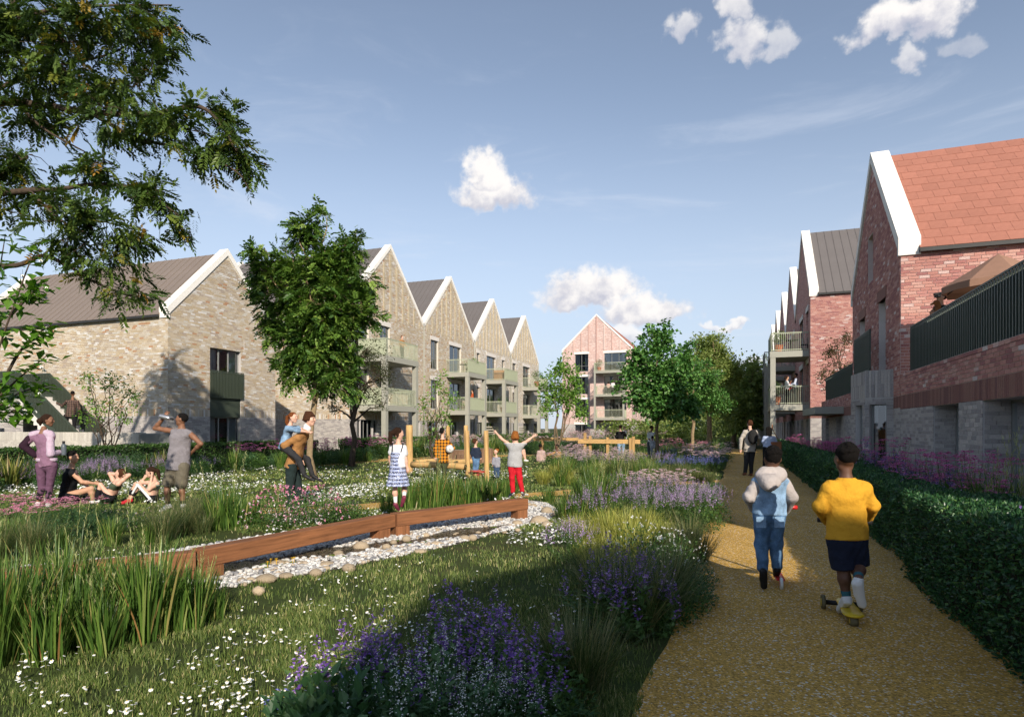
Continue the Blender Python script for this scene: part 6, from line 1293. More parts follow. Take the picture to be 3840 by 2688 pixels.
    # eyes, brows, lips
    if eyes:
        ey = MB(); 
        for s_ in (-1, 1): ey.ell(hp(s_ * .031, .079, .004), np.array([.012, .008, .007]) * q, 8, 6, 0, R=Rh)
        ey.obj('eyes', [mat('eye_dark', (.03, .02, .015), .3, .05)], P0, smooth=True, kind='stuff').location = tuple(loc)
        br = MB(); 
        for s_ in (-1, 1): br.ell(hp(s_ * .031, .086, .026), np.array([.019, .006, .0045]) * q, 8, 5, 0, R=Rh)
        br.obj('brows', [HAIRM[hair]], P0, smooth=True, kind='stuff').location = tuple(loc)
        li = MB(); li.ell(hp(0, .089, -.055), np.array([.021, .006, .007]) * q, 8, 5, 0, R=Rh); li.obj('mouth', [mat('lips_' + skin, tuple(np.array(SKIN_RGB[skin]) * [.85, .55, .6]), .5, .05)], P0, smooth=True).location = tuple(loc)
    # hair
    hb = mk(h * .9, .012); hb.ell(hp(0, -.02, .036), np.array([.079, .096, .089]) * q, Rh, .01)
    if hairstyle in ('short', 'crop', 'curly'): hb.cut(hp(0, .062, .055), f * .8 - u * .75)
    if hairstyle == 'crop': hb = mk(h * .9, .01); hb.ell(hp(0, -.016, .034), np.array([.077, .094, .087]) * q, Rh, .01); hb.cut(hp(0, .055, .06), f * .8 - u * .75)
    if hairstyle == 'curly':
        rn = np.random.default_rng(3)
        for i in range(190):
            v = unit(rn.standard_normal(3)); v[2] = abs(v[2]) * .8 + .1; v = unit(v); v[1] -= .1; hb.ell(hp(*(v * [.076, .092, .086] + [0, -.02, .042])), np.full(3, rn.uniform(.009, .014) * q), None, .003)
        hb.cut(hp(0, .07, .05), f * .85 - u * .6)
    if hairstyle == 'mop': 
        for i in range(16): a_ = i / 16 * 6.283; hb.cone(hp(.03 * math.cos(a_), -.02 + .04 * math.sin(a_), .115), hp(.085 * math.cos(a_), -.02 + .1 * math.sin(a_), -.01 if math.sin(a_) < .5 else .055), .03 * q, .018 * q, .012)
    if hairstyle in ('pony', 'long', 'bun'):
        hb.cut(hp(0, .05, .05), f * .85 - u * .6); hb.cone(hp(-.06, -.02, .02), hp(-.06, -.04, -.04), .025 * q, .02 * q); hb.cone(hp(.06, -.02, .02), hp(.06, -.04, -.04), .025 * q, .02 * q)
    if hairstyle in ('short', 'mop'): hb.cone(hp(-.042, -.055, -.01), hp(.042, -.055, -.01), .04 * q, .04 * q, .02)
    if hairstyle == 'pony':
        for a_, b_, r0, r1 in ((hp(0, -.1, .04), hp(0, -.15, .01), .03, .04), (hp(0, -.15, .01), hp(0, -.165, -.1), .04, .038), (hp(0, -.165, -.1), hp(.01, -.15, -.2), .038, .015)): hb.cone(a_, b_, r0 * q, r1 * q, .015)
    if hairstyle == 'bun': hb.ell(hp(0, -.13, -.01), np.array([.055, .05, .055]) * q, Rh, .02); hb.cone(hp(0, -.12, -.03), hp(0, -.12, -.1), .04 * q, .015 * q)
    if hairstyle == 'long':
        for x in (-.05, 0, .05): hb.cone(hp(x, -.07, .04), hp(x * 1.1, -.085, -.22), .045 * q, .035 * q, .02)
    hb.wr = .0022 if hairstyle != 'crop' else .0012; put(hb, 'hair', HAIRM[hair])
    g = .014 * loose
    # ---------------- clothes
    if top:
        T = mk(); T.wr = .0034; torso(T, g); hemp = pel - spine * (.03 * S if hem is None else hem); 
        [T.cone(waist + side_ax * hw * o_, pel + side_ax * hw * o_ - spine * .12 * S, hw * .37 + g, hw * .41 + g + .016 * loose, .03, (fw, .8)) for o_ in (-.17, 0, .17)]; T.cut(hemp, -spine)
        if sleeve != 'bra': T.cone(chest, neck - UP * .01, .07 * S + g, .062 * S, .03)
        T.cut(neck - UP * .018 * S - fw * .0, unit(UP + fw * -.25 * 0 + .0 * fw)) if sleeve != 'bra' else T.cut(chest + spine * .01, spine)
        if sleeve == 'bra': T.cuts = [c for c in T.cuts if c[0] is not None]; T.cut(waist + spine * .07 * S, -spine)
        for sd in 'lr':
            a0, e, w = AR[sd]
            if sleeve == 'long': T.cone(a0, e, .047 * S + g, .043 * S + g, .03); T.cone(e, w + (w - e) * .02, .046 * S + g, .033 * S + g * .8, .02)
            elif sleeve == 'short': T.cone(a0, a0 + (e - a0) * .52, .055 * S + g, .056 * S + g, .03)
            elif sleeve == 'roll': T.cone(a0, e, .053 * S + g, .046 * S + g, .03); T.cone(e, e + (w - e) * .2, .046 * S + g, .045 * S + g * .8, .02)
        put(T, 'top', top)
    if bottom:
        T = mk(); T.wr = .0032; gg = .012 * loose; T.cone(pel - side_ax * hw * .16, pel - side_ax * hw * .12 + spine * .1 * S, hw * .385 + gg, hw * .36 + gg * .7, .03, (fw, .75)); T.cone(pel + side_ax * hw * .16, pel + side_ax * hw * .12 + spine * .1 * S, hw * .385 + gg, hw * .36 + gg * .7, .03, (fw, .75)); T.cut(pel + spine * .1 * S, spine)
        for sd in 'lr':
            a0, kn, an, to = LG[sd]
            if leg == 'long': T.cone(a0, kn, .09 * S + gg, .06 * S + gg, .025); T.cone(kn, an + (kn - an) * .04, .06 * S + gg, .044 * S + gg, .02)
            elif leg == 'capri': T.cone(a0, kn, .086 * S + gg * .5, .057 * S + gg * .4, .025); T.cone(kn, an + (kn - an) * .38, .058 * S + gg * .4, .05 * S + gg * .3, .02)
            elif leg == 'shorts': T.cone(a0, a0 + (kn - a0) * .97, .092 * S + gg, .09 * S + gg, .03); T.cut(kn + (a0 - kn) * .02, unit(kn - a0)) if abs(unit(kn - a0)[2]) > .9 and sd == 'l' else None; 
        put(T, 'bottoms', bottom)
    if dress:
        T = mk(); T.wr = .003; dp = pel - UP * .0; zh = dress[1]; n = 9
        for i in range(n): a_ = i / n * 6.283; o = np.array([math.cos(a_), math.sin(a_), 0]); T.cone(waist + o * .06 * S, np.array([waist[0] + o[0] * dress[2], waist[1] + o[1] * dress[2], zh]), .06 * S, .055 * S, .05)
        T.cut((0, 0, zh), -UP); put(T, 'skirt', dress[0])
    for sd in 'lr':
        a0, kn, an, to = LG[sd]
        if socks: T = mk(); T.cone(an, an + (kn - an) * socks[1], .038 * S, .044 * S if socks[1] < .5 else .056 * S); put(T, 'sock', socks[0])
        if shoes:
            d = unit(to - an - UP * np.dot(to - an, UP) * .3); T = mk(h); dn = unit(np.cross(np.cross(to - an, UP), to - an)) if abs(unit(to - an)[2]) < .95 else fw
            he = an - UP * .035 * S - unit(to - an) * .03 * S if 'sole' + sd not in J else J['sole' + sd]
            T.cone(he, to, .042 * S, .036 * S, .02); T.cone(an - UP * .005, (he + to) / 2, .042 * S, .04 * S, .02); o = put(T, 'shoe', shoes if not isinstance(shoes, tuple) else shoes[0])
            if isinstance(shoes, tuple):
                T = mk(h); off = unit(np.cross(unit(to - he), unit(np.cross(unit(to - he), UP if abs(unit(to - he)[2]) < .9 else fw)))) ; off = off if off[2] < 0 else -off
                if 'sn' + sd in J: off = unit(J['sn' + sd])
                T.cone(he + off * .028 * S, to + off * .022 * S, .04 * S, .036 * S, .01, (off, .45)); put(T, 'sole', shoes[1])
    if collar: T = mk(); T.cone(neck - UP * .01, neck + UP * .03, .07 * S, .06 * S); put(T, 'collar', collar)
    return P0
SKIN_RGB = dict(fair=(.62, .37, .27), tan=(.50, .28, .18), brown=(.22, .105, .06), dark=(.12, .058, .036))
def zoomer(ox, oy, sc, d):
    """pixels of an enlarged crop -> world at depth d (+offset)"""
    return lambda x, y, dd=0.: P(ox + sc * x, oy + sc * y, d + dd)
def joints(Z, **k): return {n: Z(*v) for n, v in k.items()}
RT, AW, TO = CR, CF, -CF
black = cloth('black', (.012, .012, .014)); navy = cloth('navy', (.014, .018, .035)); white = cloth('white', (.72, .71, .7), .06); char = cloth('charcoal', (.03, .03, .032))
den = pattern('denim_mid', denim((.10, .19, .33))); denl = pattern('denim_light', denim((.2, .31, .45))); dend = pattern('denim_dark', denim((.04, .07, .13)))
rub_w = mat('shoe_white', (.68, .67, .65), .6, .06); rub_k = mat('shoe_black', (.014, .014, .016), .6, .1); red_s = mat('shoe_red', (.45, .02, .03), .6, .1); brown_s = mat('shoe_brown', (.2, .07, .03), .5, .15)
def part(Pn, Bl, nm, m): return Bl.obj(nm, m, Pn, loc=-np.array(Pn.location))
def exercise_group():
    Z = zoomer(0, 1500, .34843, 11.64)
    J = joints(Z, head=(515, 218), shl=(352, 378), shr=(553, 378), ell=(252, 490, -.05), wrl=(375, 590, .02), elr=(545, 580, -.08), wrr=(635, 562, .12), hipl=(440, 705), hipr=(565, 705), knl=(452, 945), anl=(405, 1105), knr=(530, 950), anr=(520, 1118), tol=(375, 1165, .1), tor=(530, 1175, .12))
    p = person(J, 'woman standing in lilac sports top and purple leggings, holding a bottle', 'brown', 'darkbrown', .97, cloth('mauve', (.22, .12, .18)), cloth('plum', (.12, .06, .10)), (rub_w, rub_w), leg='capri', front=AW + RT * .4, look=RT * .85 + AW * .35, hairstyle='bun', h=.0135, hem=.02, torso_w=.98)
    b = Blob(.011); sp = lambda x, y, dd=0: Z(x, y, dd)
    b.cone(J['shr'] + UP * .02 - RT * .03, J['elr'], .072, .064, .03); b.cone(J['elr'], J['wrr'], .064, .05, .02); b.cone(sp(500, 350, 0), J['shr'], .06, .062, .03); b.cone(sp(420, 350, 0), J['shl'] + UP * .01, .055, .066, .03)
    part(p, b, 'sleeve_panel', cloth('lilac', (.47, .36, .45)))
    b = Blob(.011); b.cone(sp(468, 640, 0), sp(540, 640, 0), .125, .125, .03, (TO, .85)); b.cut(sp(500, 655), -UP); b.cut(sp(500, 622), UP); part(p, b, 'hem_band', cloth('lilac', (.47, .36, .45)))
    b = Blob(.011); b.cone(J['shl'] + (J['ell'] - J['shl']) * .35, J['ell'], .072, .066); b.cone(J['ell'], J['wrl'], .066, .054); part(p, b, 'sleeve_panel', cloth('aubergine', (.028, .012, .022)))
    for s in 'lr': b = Blob(.011); b.cone(J['kn' + s] + (J['an' + s] - J['kn' + s]) * .05, J['kn' + s] + (J['an' + s] - J['kn' + s]) * .66, .06, .052); part(p, b, 'legging_cuff', black)
    Z = zoomer(0, 1500, .34843, 12.3)
    J = joints(Z, head=(788, 615), shr=(785, 765, -.14), shl=(745, 735, .16), elr=(885, 880, -.12), wrr=(1005, 893, 0), ell=(845, 870, .2), wrl=(955, 930, .15), hipr=(725, 1035, -.08), hipl=(725, 1035, .12), knr=(985, 950, -.05), anr=(1000, 1085, .0), knl=(930, 1030, .35), anl=(1010, 1085, .25), tor=(1060, 1105, 0), tol=(1070, 1105, .2))
    p = person(J, 'man in black tank top sitting on the lawn with an arm tattoo', 'tan', 'black', 1., black, black, (rub_w, rub_w), 'tank', 'shorts', RT, 'curly', front=RT, h=.0135, hem=.08)
    b = Blob(.008); b.ell(Z(822, 775, -.185), (.035, .02, .05), None, .01); part(p, b, 'tattoo', mat('ink', (.07, .05, .05), .7))
    J = joints(Z, head=(1295, 790), shl=(1285, 885, -.15), shr=(1240, 880, .15), ell=(1390, 805, -.1), wrl=(1330, 815, -.02), elr=(1180, 790, .18), wrr=(1290, 800, .14), hipl=(1190, 1048, -.1), hipr=(1190, 1045, .1), knl=(1080, 905, -.08), knr=(1085, 915, .12), anl=(1045, 1075, -.08), anr=(1050, 1075, .12), tol=(985, 1100, -.08), tor=(990, 1100, .12))
    person(J, 'woman doing a sit-up in green sports bra and black leggings', 'fair', 'brown', .88, cloth('olive', (.06, .08, .05)), black, rub_w, 'bra', 'long', -RT + UP * .55, 'bun', front=-RT * .8 + UP * .5, h=.0135, loose=.7)
    J = joints(Z, head=(1622, 775), shl=(1695, 885, -.15), shr=(1640, 875, .14), ell=(1605, 962, -.16), wrl=(1632, 835, -.1), elr=(1510, 890, .15), wrr=(1548, 845, .15), hipl=(1640, 1058, -.1), hipr=(1640, 1055, .1), knl=(1500, 912, -.1), knr=(1462, 900, .12), anl=(1400, 1068, -.1), anr=(1385, 1072, .1), tol=(1322, 1108, -.1), tor=(1310, 1105, .1))
    p = person(J, 'woman sitting with fists raised in black leggings with white side stripes', 'fair', 'darkbrown', .88, cloth('sage', (.2, .27, .23)), black, red_s, 'bra', 'capri', -RT - UP * .15, 'pony', front=-RT * .9 + UP * .25, h=.0135, fist=True, loose=.7)
    b = Blob(.008); off = TO * .075; b.cone(J['hipl'] + off, J['knl'] + off * .8 + UP * .01, .026, .024, .01); b.cone(J['knl'] + off * .8, J['knl'] + (J['anl'] - J['knl']) * .55 + off * .7, .024, .02, .01); part(p, b, 'side_stripe', white)
    Z = zoomer(0, 1500, .34843, 11.0)
    J = joints(Z, head=(1955, 208), shl=(1868, 318, .03), shr=(2042, 335), ell=(1668, 302, .08), wrl=(1762, 192, .0), elr=(2162, 470, -.05), wrr=(2068, 560, .1), hipl=(1862, 715), hipr=(1968, 715), knl=(1802, 925), anl=(1806, 1128), tol=(1735, 1190, .03), knr=(1950, 910), anr=(1972, 1125), tor=(1985, 1190, .13), hdl=(1785, 155, .0))
    p = person(J, 'man in grey vest drinking from a metal bottle, hand on hip', 'brown', 'black', 1.02, cloth('heather', (.2, .185, .2)), cloth('khaki', (.13, .115, .085)), (rub_w, rub_w), 'tank', 'shorts', -RT + UP * .2, 'crop', front=AW * .8 - RT * .4, h=.013, socks=(black, .16), hem=.06)
exercise_group()
def stair_man():
    Z = zoomer(0, 900, .62217, 25.9)
    J = joints(Z, head=(438, 925), shl=(405, 965), shr=(470, 970), ell=(375, 1000, .1), wrl=(350, 985, .3), elr=(478, 1020), wrr=(475, 1050, .1), hipl=(400, 1060), hipr=(450, 1060), knl=(400, 1110), knr=(448, 1110), anl=(402, 1165), anr=(445, 1165))
    person(J, 'man in dark plaid shirt climbing the brick outside stair', 'brown', 'black', 1., pattern('plaid_dark', plaid((.03, .02, .02), (.14, .09, .07), .09)), black, rub_k, 'long', 'long', AW - RT * .5, 'crop', front=AW - RT * .3, h=.018)
stair_man()
def piggyback():
    Z = zoomer(980, 1480, .32362, 11.3)
    J = joints(Z, head=(562, 285), neck=(530, 385), shr=(425, 475, -.17), shl=(520, 455, .17), elr=(268, 585, -.2), wrr=(372, 752, -.14), ell=(450, 600, .25), wrl=(470, 730, .2), hipr=(350, 820, -.09), hipl=(375, 820, .1), knr=(330, 1060, -.09), anr=(325, 1285, -.09), knl=(425, 1060, .1), anl=(430, 1285, .1), tor=(400, 1325, -.09), tol=(510, 1325, .1))
    person(J, 'man in brown jumper giving a girl a piggyback ride', 'fair', 'brown', 1.06, cloth('camel', (.33, .165, .06)), cloth('bottle_green', (.018, .03, .03)), rub_k, 'long', 'long', RT + TO * .15, 'mop', front=RT * .9 - UP * .3, h=.013, hem=.04, collar=white)
    Z = zoomer(980, 1480, .32362, 11.25)
    J = joints(Z, head=(370, 265), shr=(310, 375, -.13), shl=(345, 365, .15), elr=(415, 412, -.17), wrr=(535, 430, -.1), ell=(420, 385, .15), wrl=(530, 425, .12), hipr=(262, 600, -.1), hipl=(270, 600, .12), knr=(430, 745, -.26), anr=(500, 925, -.26), tor=(610, 990, -.26), knl=(535, 745, .26), anl=(590, 925, .22), tol=(700, 1000, .2))
    person(J, 'girl in denim jacket with red ponytail riding on the man\'s back', 'fair', 'auburn', .72, denl, char, rub_k, 'roll', 'long', RT + TO * .3, 'pony', front=RT * .9 + UP * .2, h=.013, hem=.05)
piggyback()
def beam_children():
    Z = zoomer(980, 1480, .32362, 8.85)
    J = joints(Z, head=(1588, 452), shl=(1522, 590), shr=(1650, 600), ell=(1492, 720, .05), wrl=(1500, 840, .1), elr=(1672, 740), wrr=(1688, 840), hdr=(1700, 890), hipl=(1548, 820), hipr=(1612, 820), knl=(1548, 1085), anl=(1556, 1262), tol=(1590, 1330, .06), knr=(1662, 1080, .12), anr=(1652, 1185, -.02), tor=(1625, 1285, .02))
    z1 = Z(1570, 1058)[2]
    p = person(J, 'girl in blue patterned pinafore dress and white socks walking along the beam', 'fair', 'darkbrown', .64, cloth('teewhite', (.75, .75, .76), .05), None, mat('shoe_maroon', (.18, .03, .06), .5), 'short', 'long', RT * .7 + AW * .5, 'pony', front=AW * .8 + RT * .5, h=.0112, dress=(pattern('batik', bands), z1, .135), socks=(white, .72))
    b = Blob(.0095); b.wr = .001; w0 = Z(1575, 735); b.cone(Z(1580, 690), w0, .1, .098, .02); b.cut(Z(1580, 665), UP); part(p, b, 'bodice', pattern('batik', bands))
    for s, q in ((1510, 1520), (1612, 1640)): b = MB(); b.tube([Z(s + 6, 660, -.1), Z(q, 585, -.085), Z(q, 560, -.0)], .008, 6); o = b.obj('strap', [navy], p, smooth=True); o.location = -p.location
    Z = zoomer(1500, 1500, .30488, 10.15)
    J = joints(Z, head=(1415, 462), shl=(1350, 540), shr=(1492, 540), ell=(1252, 478, .02), wrl=(1192, 412, .04), hdl=(1160, 375, .05), elr=(1570, 498, .02), wrr=(1632, 452, .03), hdr=(1680, 425, .03), hipl=(1372, 790), hipr=(1450, 790), knl=(1378, 955), anl=(1388, 1128), tol=(1345, 1182, .06), knr=(1470, 955), anr=(1505, 1118), tor=(1520, 1172, .1), curl=(0, 0))
    J.pop('curl')
    person(J, 'boy in striped tee and red trousers balancing on the beam, arms spread wide', 'fair', 'ginger', .6, pattern('stripes_bw', zstripes((.62, .62, .62), (.05, .05, .06), .0165)), cloth('red', (.48, .015, .025)), (mat('shoe_navy', (.02, .03, .06), .5), rub_w), 'short', 'long', AW, 'mop', front=AW, h=.0112, curl=.05, hem=.04)
beam_children()
def play_children():
    Z = zoomer(1500, 1500, .30488, 17.1)
    J = joints(Z, head=(522, 388), shl=(458, 490), shr=(588, 495), ell=(430, 600), wrl=(440, 690), elr=(655, 592, .0), wrr=(612, 640, .1), hipl=(490, 725), hipr=(555, 725), knl=(472, 855), anl=(448, 980), knr=(545, 855), anr=(540, 980))
    person(J, 'boy in orange and black plaid shirt holding a football under his arm', 'fair', 'black', .86, pattern('plaid_orange', plaid((.02, .015, .012), (.62, .24, .02), .085)), cloth('olive_green', (.055, .06, .03)), rub_w, 'long', 'long', AW + RT * .6, 'short', front=AW + RT * .2, h=.0165, hem=.1)
    Z = zoomer(1500, 1500, .30488, 16.6)
    J = joints(Z, head=(925, 512), shl=(895, 590), shr=(965, 592), ell=(882, 650), wrl=(890, 690), elr=(985, 655), wrr=(990, 700), hipl=(915, 705), hipr=(955, 705), knl=(920, 790), knr=(950, 795), anl=(908, 868), anr=(945, 885))
    person(J, 'boy in navy jumper and jeans standing on the red stepping pads', 'fair', 'brown', .66, cloth('navy2', (.02, .028, .05)), den, rub_w, 'long', 'long', RT * .5 + AW * .5, 'short', front=AW + RT * .5, h=.015)
    Z = zoomer(1500, 1500, .30488, 18.1)
    J = joints(Z, head=(1182, 632), shr=(1155, 705), shl=(1215, 708), elr=(1145, 750, -.03), wrr=(1142, 790, -.05), ell=(1222, 755, -.03), wrl=(1212, 800, -.05), hipr=(1172, 818), hipl=(1206, 818), knr=(1173, 885), knl=(1206, 885), anr=(1175, 945), anl=(1207, 945))
    person(J, 'toddler with ginger curls in grey top and jeans looking up', 'fair', 'ginger', .56, cloth('greymarl', (.26, .26, .3)), dend, rub_k, 'long', 'long', TO * .5 - RT * .8 + UP * .2, 'curly', front=TO * .8 - RT * .4, h=.015)
    Z = zoomer(1500, 1500, .30488, 27.5)
    J = joints(Z, head=(1725, 568), shl=(1700, 625), shr=(1768, 628), ell=(1690, 690), wrl=(1690, 745), elr=(1780, 690), wrr=(1785, 730, .1), hipl=(1720, 738), hipr=(1765, 738), knl=(1725, 690, .4), knr=(1780, 690, .4), anl=(1725, 748, .65), anr=(1780, 748, .65))
    person(J, 'man in dusty pink top sitting on the grass with his back turned', 'dark', 'black', 1.0, cloth('blush', (.42, .3, .27)), cloth('stone', (.3, .26, .22)), rub_w, 'long', 'long', AW, 'crop', front=AW, h=.024)
    J = joints(Z, head=(1930, 572), shl=(1905, 635, .1), shr=(1965, 640, -.1), ell=(1875, 660), wrl=(1815, 675), elr=(1960, 690, -.1), wrr=(1900, 700, -.1), hipl=(1955, 725, .1), hipr=(1960, 725, -.1), knl=(1890, 690, .1), knr=(1900, 700, -.1), anl=(1860, 740, .1), anr=(1850, 742, -.1))
    person(J, 'man in tan jacket sitting on the grass reaching out an arm', 'dark', 'black', 1.0, cloth('tan', (.36, .2, .08)), black, rub_k, 'long', 'long', -RT, 'crop', front=-RT, h=.024)
    J = joints(zoomer(1500, 1500, .30488, 26), head=(1440, 600), shl=(1430, 650), shr=(1480, 650), ell=(1430, 690), wrl=(1470, 690), elr=(1500, 680), wrr=(1510, 640), hipl=(1440, 735), hipr=(1470, 735), knl=(1510, 625, -.1), knr=(1525, 615), anl=(1540, 735, -.1), anr=(1545, 735), tol=(1570, 745, -.1), tor=(1575, 745))
    person(J, 'person sitting with raised knees mostly hidden behind the red-trousered boy', 'fair', 'darkbrown', .95, white, cloth('tanshort', (.3, .2, .12)), rub_w, 'short', 'shorts', RT, 'short', front=RT, h=.024)
play_children()
def walkers():
    Z = zoomer(2000, 1150, .39199, 31.5)
    J = joints(Z, head=(832, 1152), shl=(803, 1195), shr=(868, 1195), ell=(790, 1240), wrl=(805, 1265, .2), elr=(885, 1235), wrr=(870, 1215, .2), hipl=(818, 1305), hipr=(860, 1305), knl=(820, 1375), knr=(858, 1372), anl=(822, 1435), anr=(855, 1432))
    person(J, 'man in black jumper carrying a small child beside the timber frame', 'fair', 'darkbrown', .98, black, denl, rub_k, 'long', 'long', AW, 'short', front=AW, h=.024)
    J = joints(zoomer(2000, 1150, .39199, 31.75), head=(868, 1158), shl=(860, 1185), shr=(885, 1185), ell=(850, 1200), wrl=(842, 1190), elr=(890, 1205), wrr=(880, 1215), hipl=(862, 1225), hipr=(880, 1225), knl=(855, 1240), knr=(890, 1240), anl=(855, 1262), anr=(888, 1262))
    person(J, 'small child with fair hair carried by the man in black jumper', 'fair', 'blond', .5, white, white, None, 'long', 'long', -RT, 'short', front=-RT, h=.024, hands=False)
    Z = zoomer(2000, 1150, .39199, 31.)
    J = joints(Z, head=(1132, 1158), shl=(1100, 1205), shr=(1155, 1205), ell=(1098, 1250), wrl=(1115, 1275, -.1), elr=(1180, 1205), wrr=(1205, 1198), hipl=(1105, 1305), hipr=(1140, 1305), knl=(1105, 1380), knr=(1140, 1380), anl=(1108, 1445), anr=(1140, 1445))
    person(J, 'man in white shirt pointing past the maple trunk', 'brown', 'black', .98, cloth('offwhite', (.7, .7, .72), .05), cloth('slate', (.1, .11, .12)), rub_k, 'roll', 'long', RT, 'crop', front=RT + AW * .6, h=.024)
    J = joints(zoomer(2000, 1150, .39199, 30.6), head=(1138, 1250), shl=(1122, 1285), shr=(1155, 1285), ell=(1118, 1315), wrl=(1122, 1340), elr=(1162, 1315), wrr=(1160, 1340), hipl=(1128, 1345), hipr=(1150, 1345), knl=(1128, 1395), knr=(1150, 1395), anl=(1128, 1445), anr=(1150, 1445))
    person(J, 'child in pale grey top standing by the pointing man', 'brown', 'black', .62, cloth('palegrey', (.4, .42, .46)), cloth('pgrey2', (.25, .27, .3)), rub_w, 'long', 'long', AW, 'short', front=AW, h=.024)
    Z = zoomer(2650, 1550, .52891, 19.4)
    J = joints(Z, head=(306, 72), shl=(268, 122), shr=(345, 122), ell=(243, 185), wrl=(240, 248), elr=(372, 175), wrr=(368, 205, .15), hipl=(285, 258), hipr=(325, 258), knl=(282, 345), anl=(272, 420), knr=(316, 345), anr=(315, 425))
    p = person(J, 'man in grey jumper with black backpack walking along the path', 'fair', 'brown', 1., cloth('oatmeal', (.42, .38, .33)), char, (brown_s, brown_s), 'long', 'long', AW, 'short', front=AW, h=.0165, hem=.06)
    bp = empty('backpack', Z(330, 215, -.17), YAW, label='black backpack worn by the man in grey jumper', cat='backpack'); O = np.array(bp.location)
    b = Blob(.014, .03); b.ell(Z(328, 165, -.2) - O * 0, (.15, .12, .23), None, .02); b.ell(Z(328, 185, -.24), (.11, .09, .13), None, .03); o = b.obj('bag_body', cloth('pack', (.022, .022, .022)), None); o.parent = bp; o.matrix_parent_inverse = Matrix.Identity(4); o.location = (0, 0, 0); me = o.data; Rm = Matrix.Rotation(-YAW, 4, 'Z') @ Matrix.Translation(-Vector(O)); me.transform(Rm)
    m = MB(); m.tube(spline([np.array(Rm @ Vector(Z(300, 120, -.1))), np.array(Rm @ Vector(Z(296, 115, .0))), np.array(Rm @ Vector(Z(292, 150, .14)))], 5), .018, 6); m.tube(spline([np.array(Rm @ Vector(Z(344, 120, -.1))), np.array(Rm @ Vector(Z(346, 115, .0))), np.array(Rm @ Vector(Z(346, 150, .14)))], 5), .018, 6); m.obj('strap', [black], bp, smooth=True)
    Z = zoomer(2650, 1550, .52891, 18.6)
    J = joints(Z, head=(437, 118), shl=(410, 165), shr=(475, 165), ell=(402, 200), wrl=(415, 232, .1), elr=(486, 200), wrr=(478, 235, .1), hipl=(420, 245), hipr=(460, 245), knl=(415, 330), anl=(405, 405), knr=(455, 330), anr=(448, 410))
    person(J, 'woman with long black hair and blue blouse walking beside the backpack man', 'tan', 'black', .92, cloth('sky', (.38, .45, .62)), black, rub_k, 'long', 'long', AW + RT * .2, 'long', front=AW, h=.0165, hem=.0)
    bg = empty('shoulder_bag', Z(490, 262, -.05), YAW, label='tan leather shoulder bag of the woman in blue blouse', cat='bag'); m = MB(); m.box(-.17, .15, -.05, .05, 0, .26); m.obj('bag_body', [mat('tan_leather', (.25, .1, .045), .5, .15)], bg); m = MB(); m.tube(spline([(-.14, 0, .25), (-.12, 0, .6), (-.1, .02, .78), (-.06, .03, .6), (.12, 0, .25)], 5), .012, 5); m.obj('strap', [mat('tan_leather', (.25, .1, .045), .5)], bg, smooth=True)
walkers()
def scooter_boys():
    Z = zoomer(2650, 1550, .52891, 5.75)
    J = joints(Z, head=(466, 322), shl=(358, 462), shr=(552, 462), ell=(302, 588), wrl=(332, 672, .2), elr=(602, 590), wrr=(562, 682, .2), hipl=(398, 715), hipr=(490, 715), knl=(390, 930, .03), anl=(398, 1098), tol=(404, 1222, -.05), knr=(490, 930, .05), anr=(500, 1085, .06), tor=(492, 1140, .22), solel=(400, 1120, -.1), solel_=(0, 0))
    J.pop('solel_'); J['snl'] = TO
    J['neck'] = Z(465, 405)
    p = person(J, 'boy in denim waistcoat and grey hoodie riding the red scooter', 'dark', 'black', .8, denl, den, (rub_k, rub_k), 'tank', 'long', AW + RT * .1, 'curly', front=AW, h=.0098, hem=.0, hd=.212, loose=1.2, socks=(white, .12))
    for q in 'lr':
        b = Blob(.0085, .03); b.wr = .0035; s0 = J['sh' + q] - UP * .03 + (J['shl'] + J['shr'] - 2 * J['sh' + q]) * .04; b.cone(s0, J['el' + q], .058, .056, .03); b.cone(J['el' + q], J['wr' + q], .056, .042, .02); part(p, b, 'sleeve', cloth('hoodie', (.40, .36, .345)))
    b = Blob(.0085, .03); b.wr = .002; b.cone(Z(380, 440, -.03), Z(440, 500, -.13), .05, .06, .03); b.cone(Z(530, 440, -.03), Z(450, 500, -.13), .05, .06, .03); b.cone(Z(410, 420, -.02), Z(510, 420, -.02), .06, .06, .03); b.ell(Z(445, 485, -.11), (.09, .06, .07)); part(p, b, 'hood', cloth('hoodie', (.40, .36, .345)))
    for x in (385, 515): b = MB(); c = Z(x, 770, -.085); r = .045; b.obox(c, RT * r, UP * .05, TO * .006); o = b.obj('pocket', [denl], p); o.location = -p.location
    Z = zoomer(2650, 1550, .52891, 4.78)
    J = joints(Z, head=(985, 320), shl=(862, 508), shr=(1118, 508), ell=(800, 660, .02), wrl=(855, 765, .2), elr=(1175, 655, .02), wrr=(1145, 740, .22), hipl=(940, 888), hipr=(1052, 888), knl=(965, 1105), anl=(992, 1305), tol=(945, 1385, .17), knr=(1070, 1085, .05), anr=(1078, 1172, -.2), tor=(1098, 1350, -.17), soler=(1062, 1205, -.21))
    J['snr'] = TO
    J['neck'] = Z(985, 440)
    p = person(J, 'boy in yellow long-sleeved top and navy shorts riding the yellow scooter', 'dark', 'black', .82, cloth('yellow', (.58, .30, .028), .05), navy, (rub_w, rub_w), 'long', 'shorts', AW, 'curly', front=AW, h=.0094, hem=.0, loose=1.05, socks=(cloth('teal', (.04, .13, .16)), .22), hd=.216)
scooter_boys()
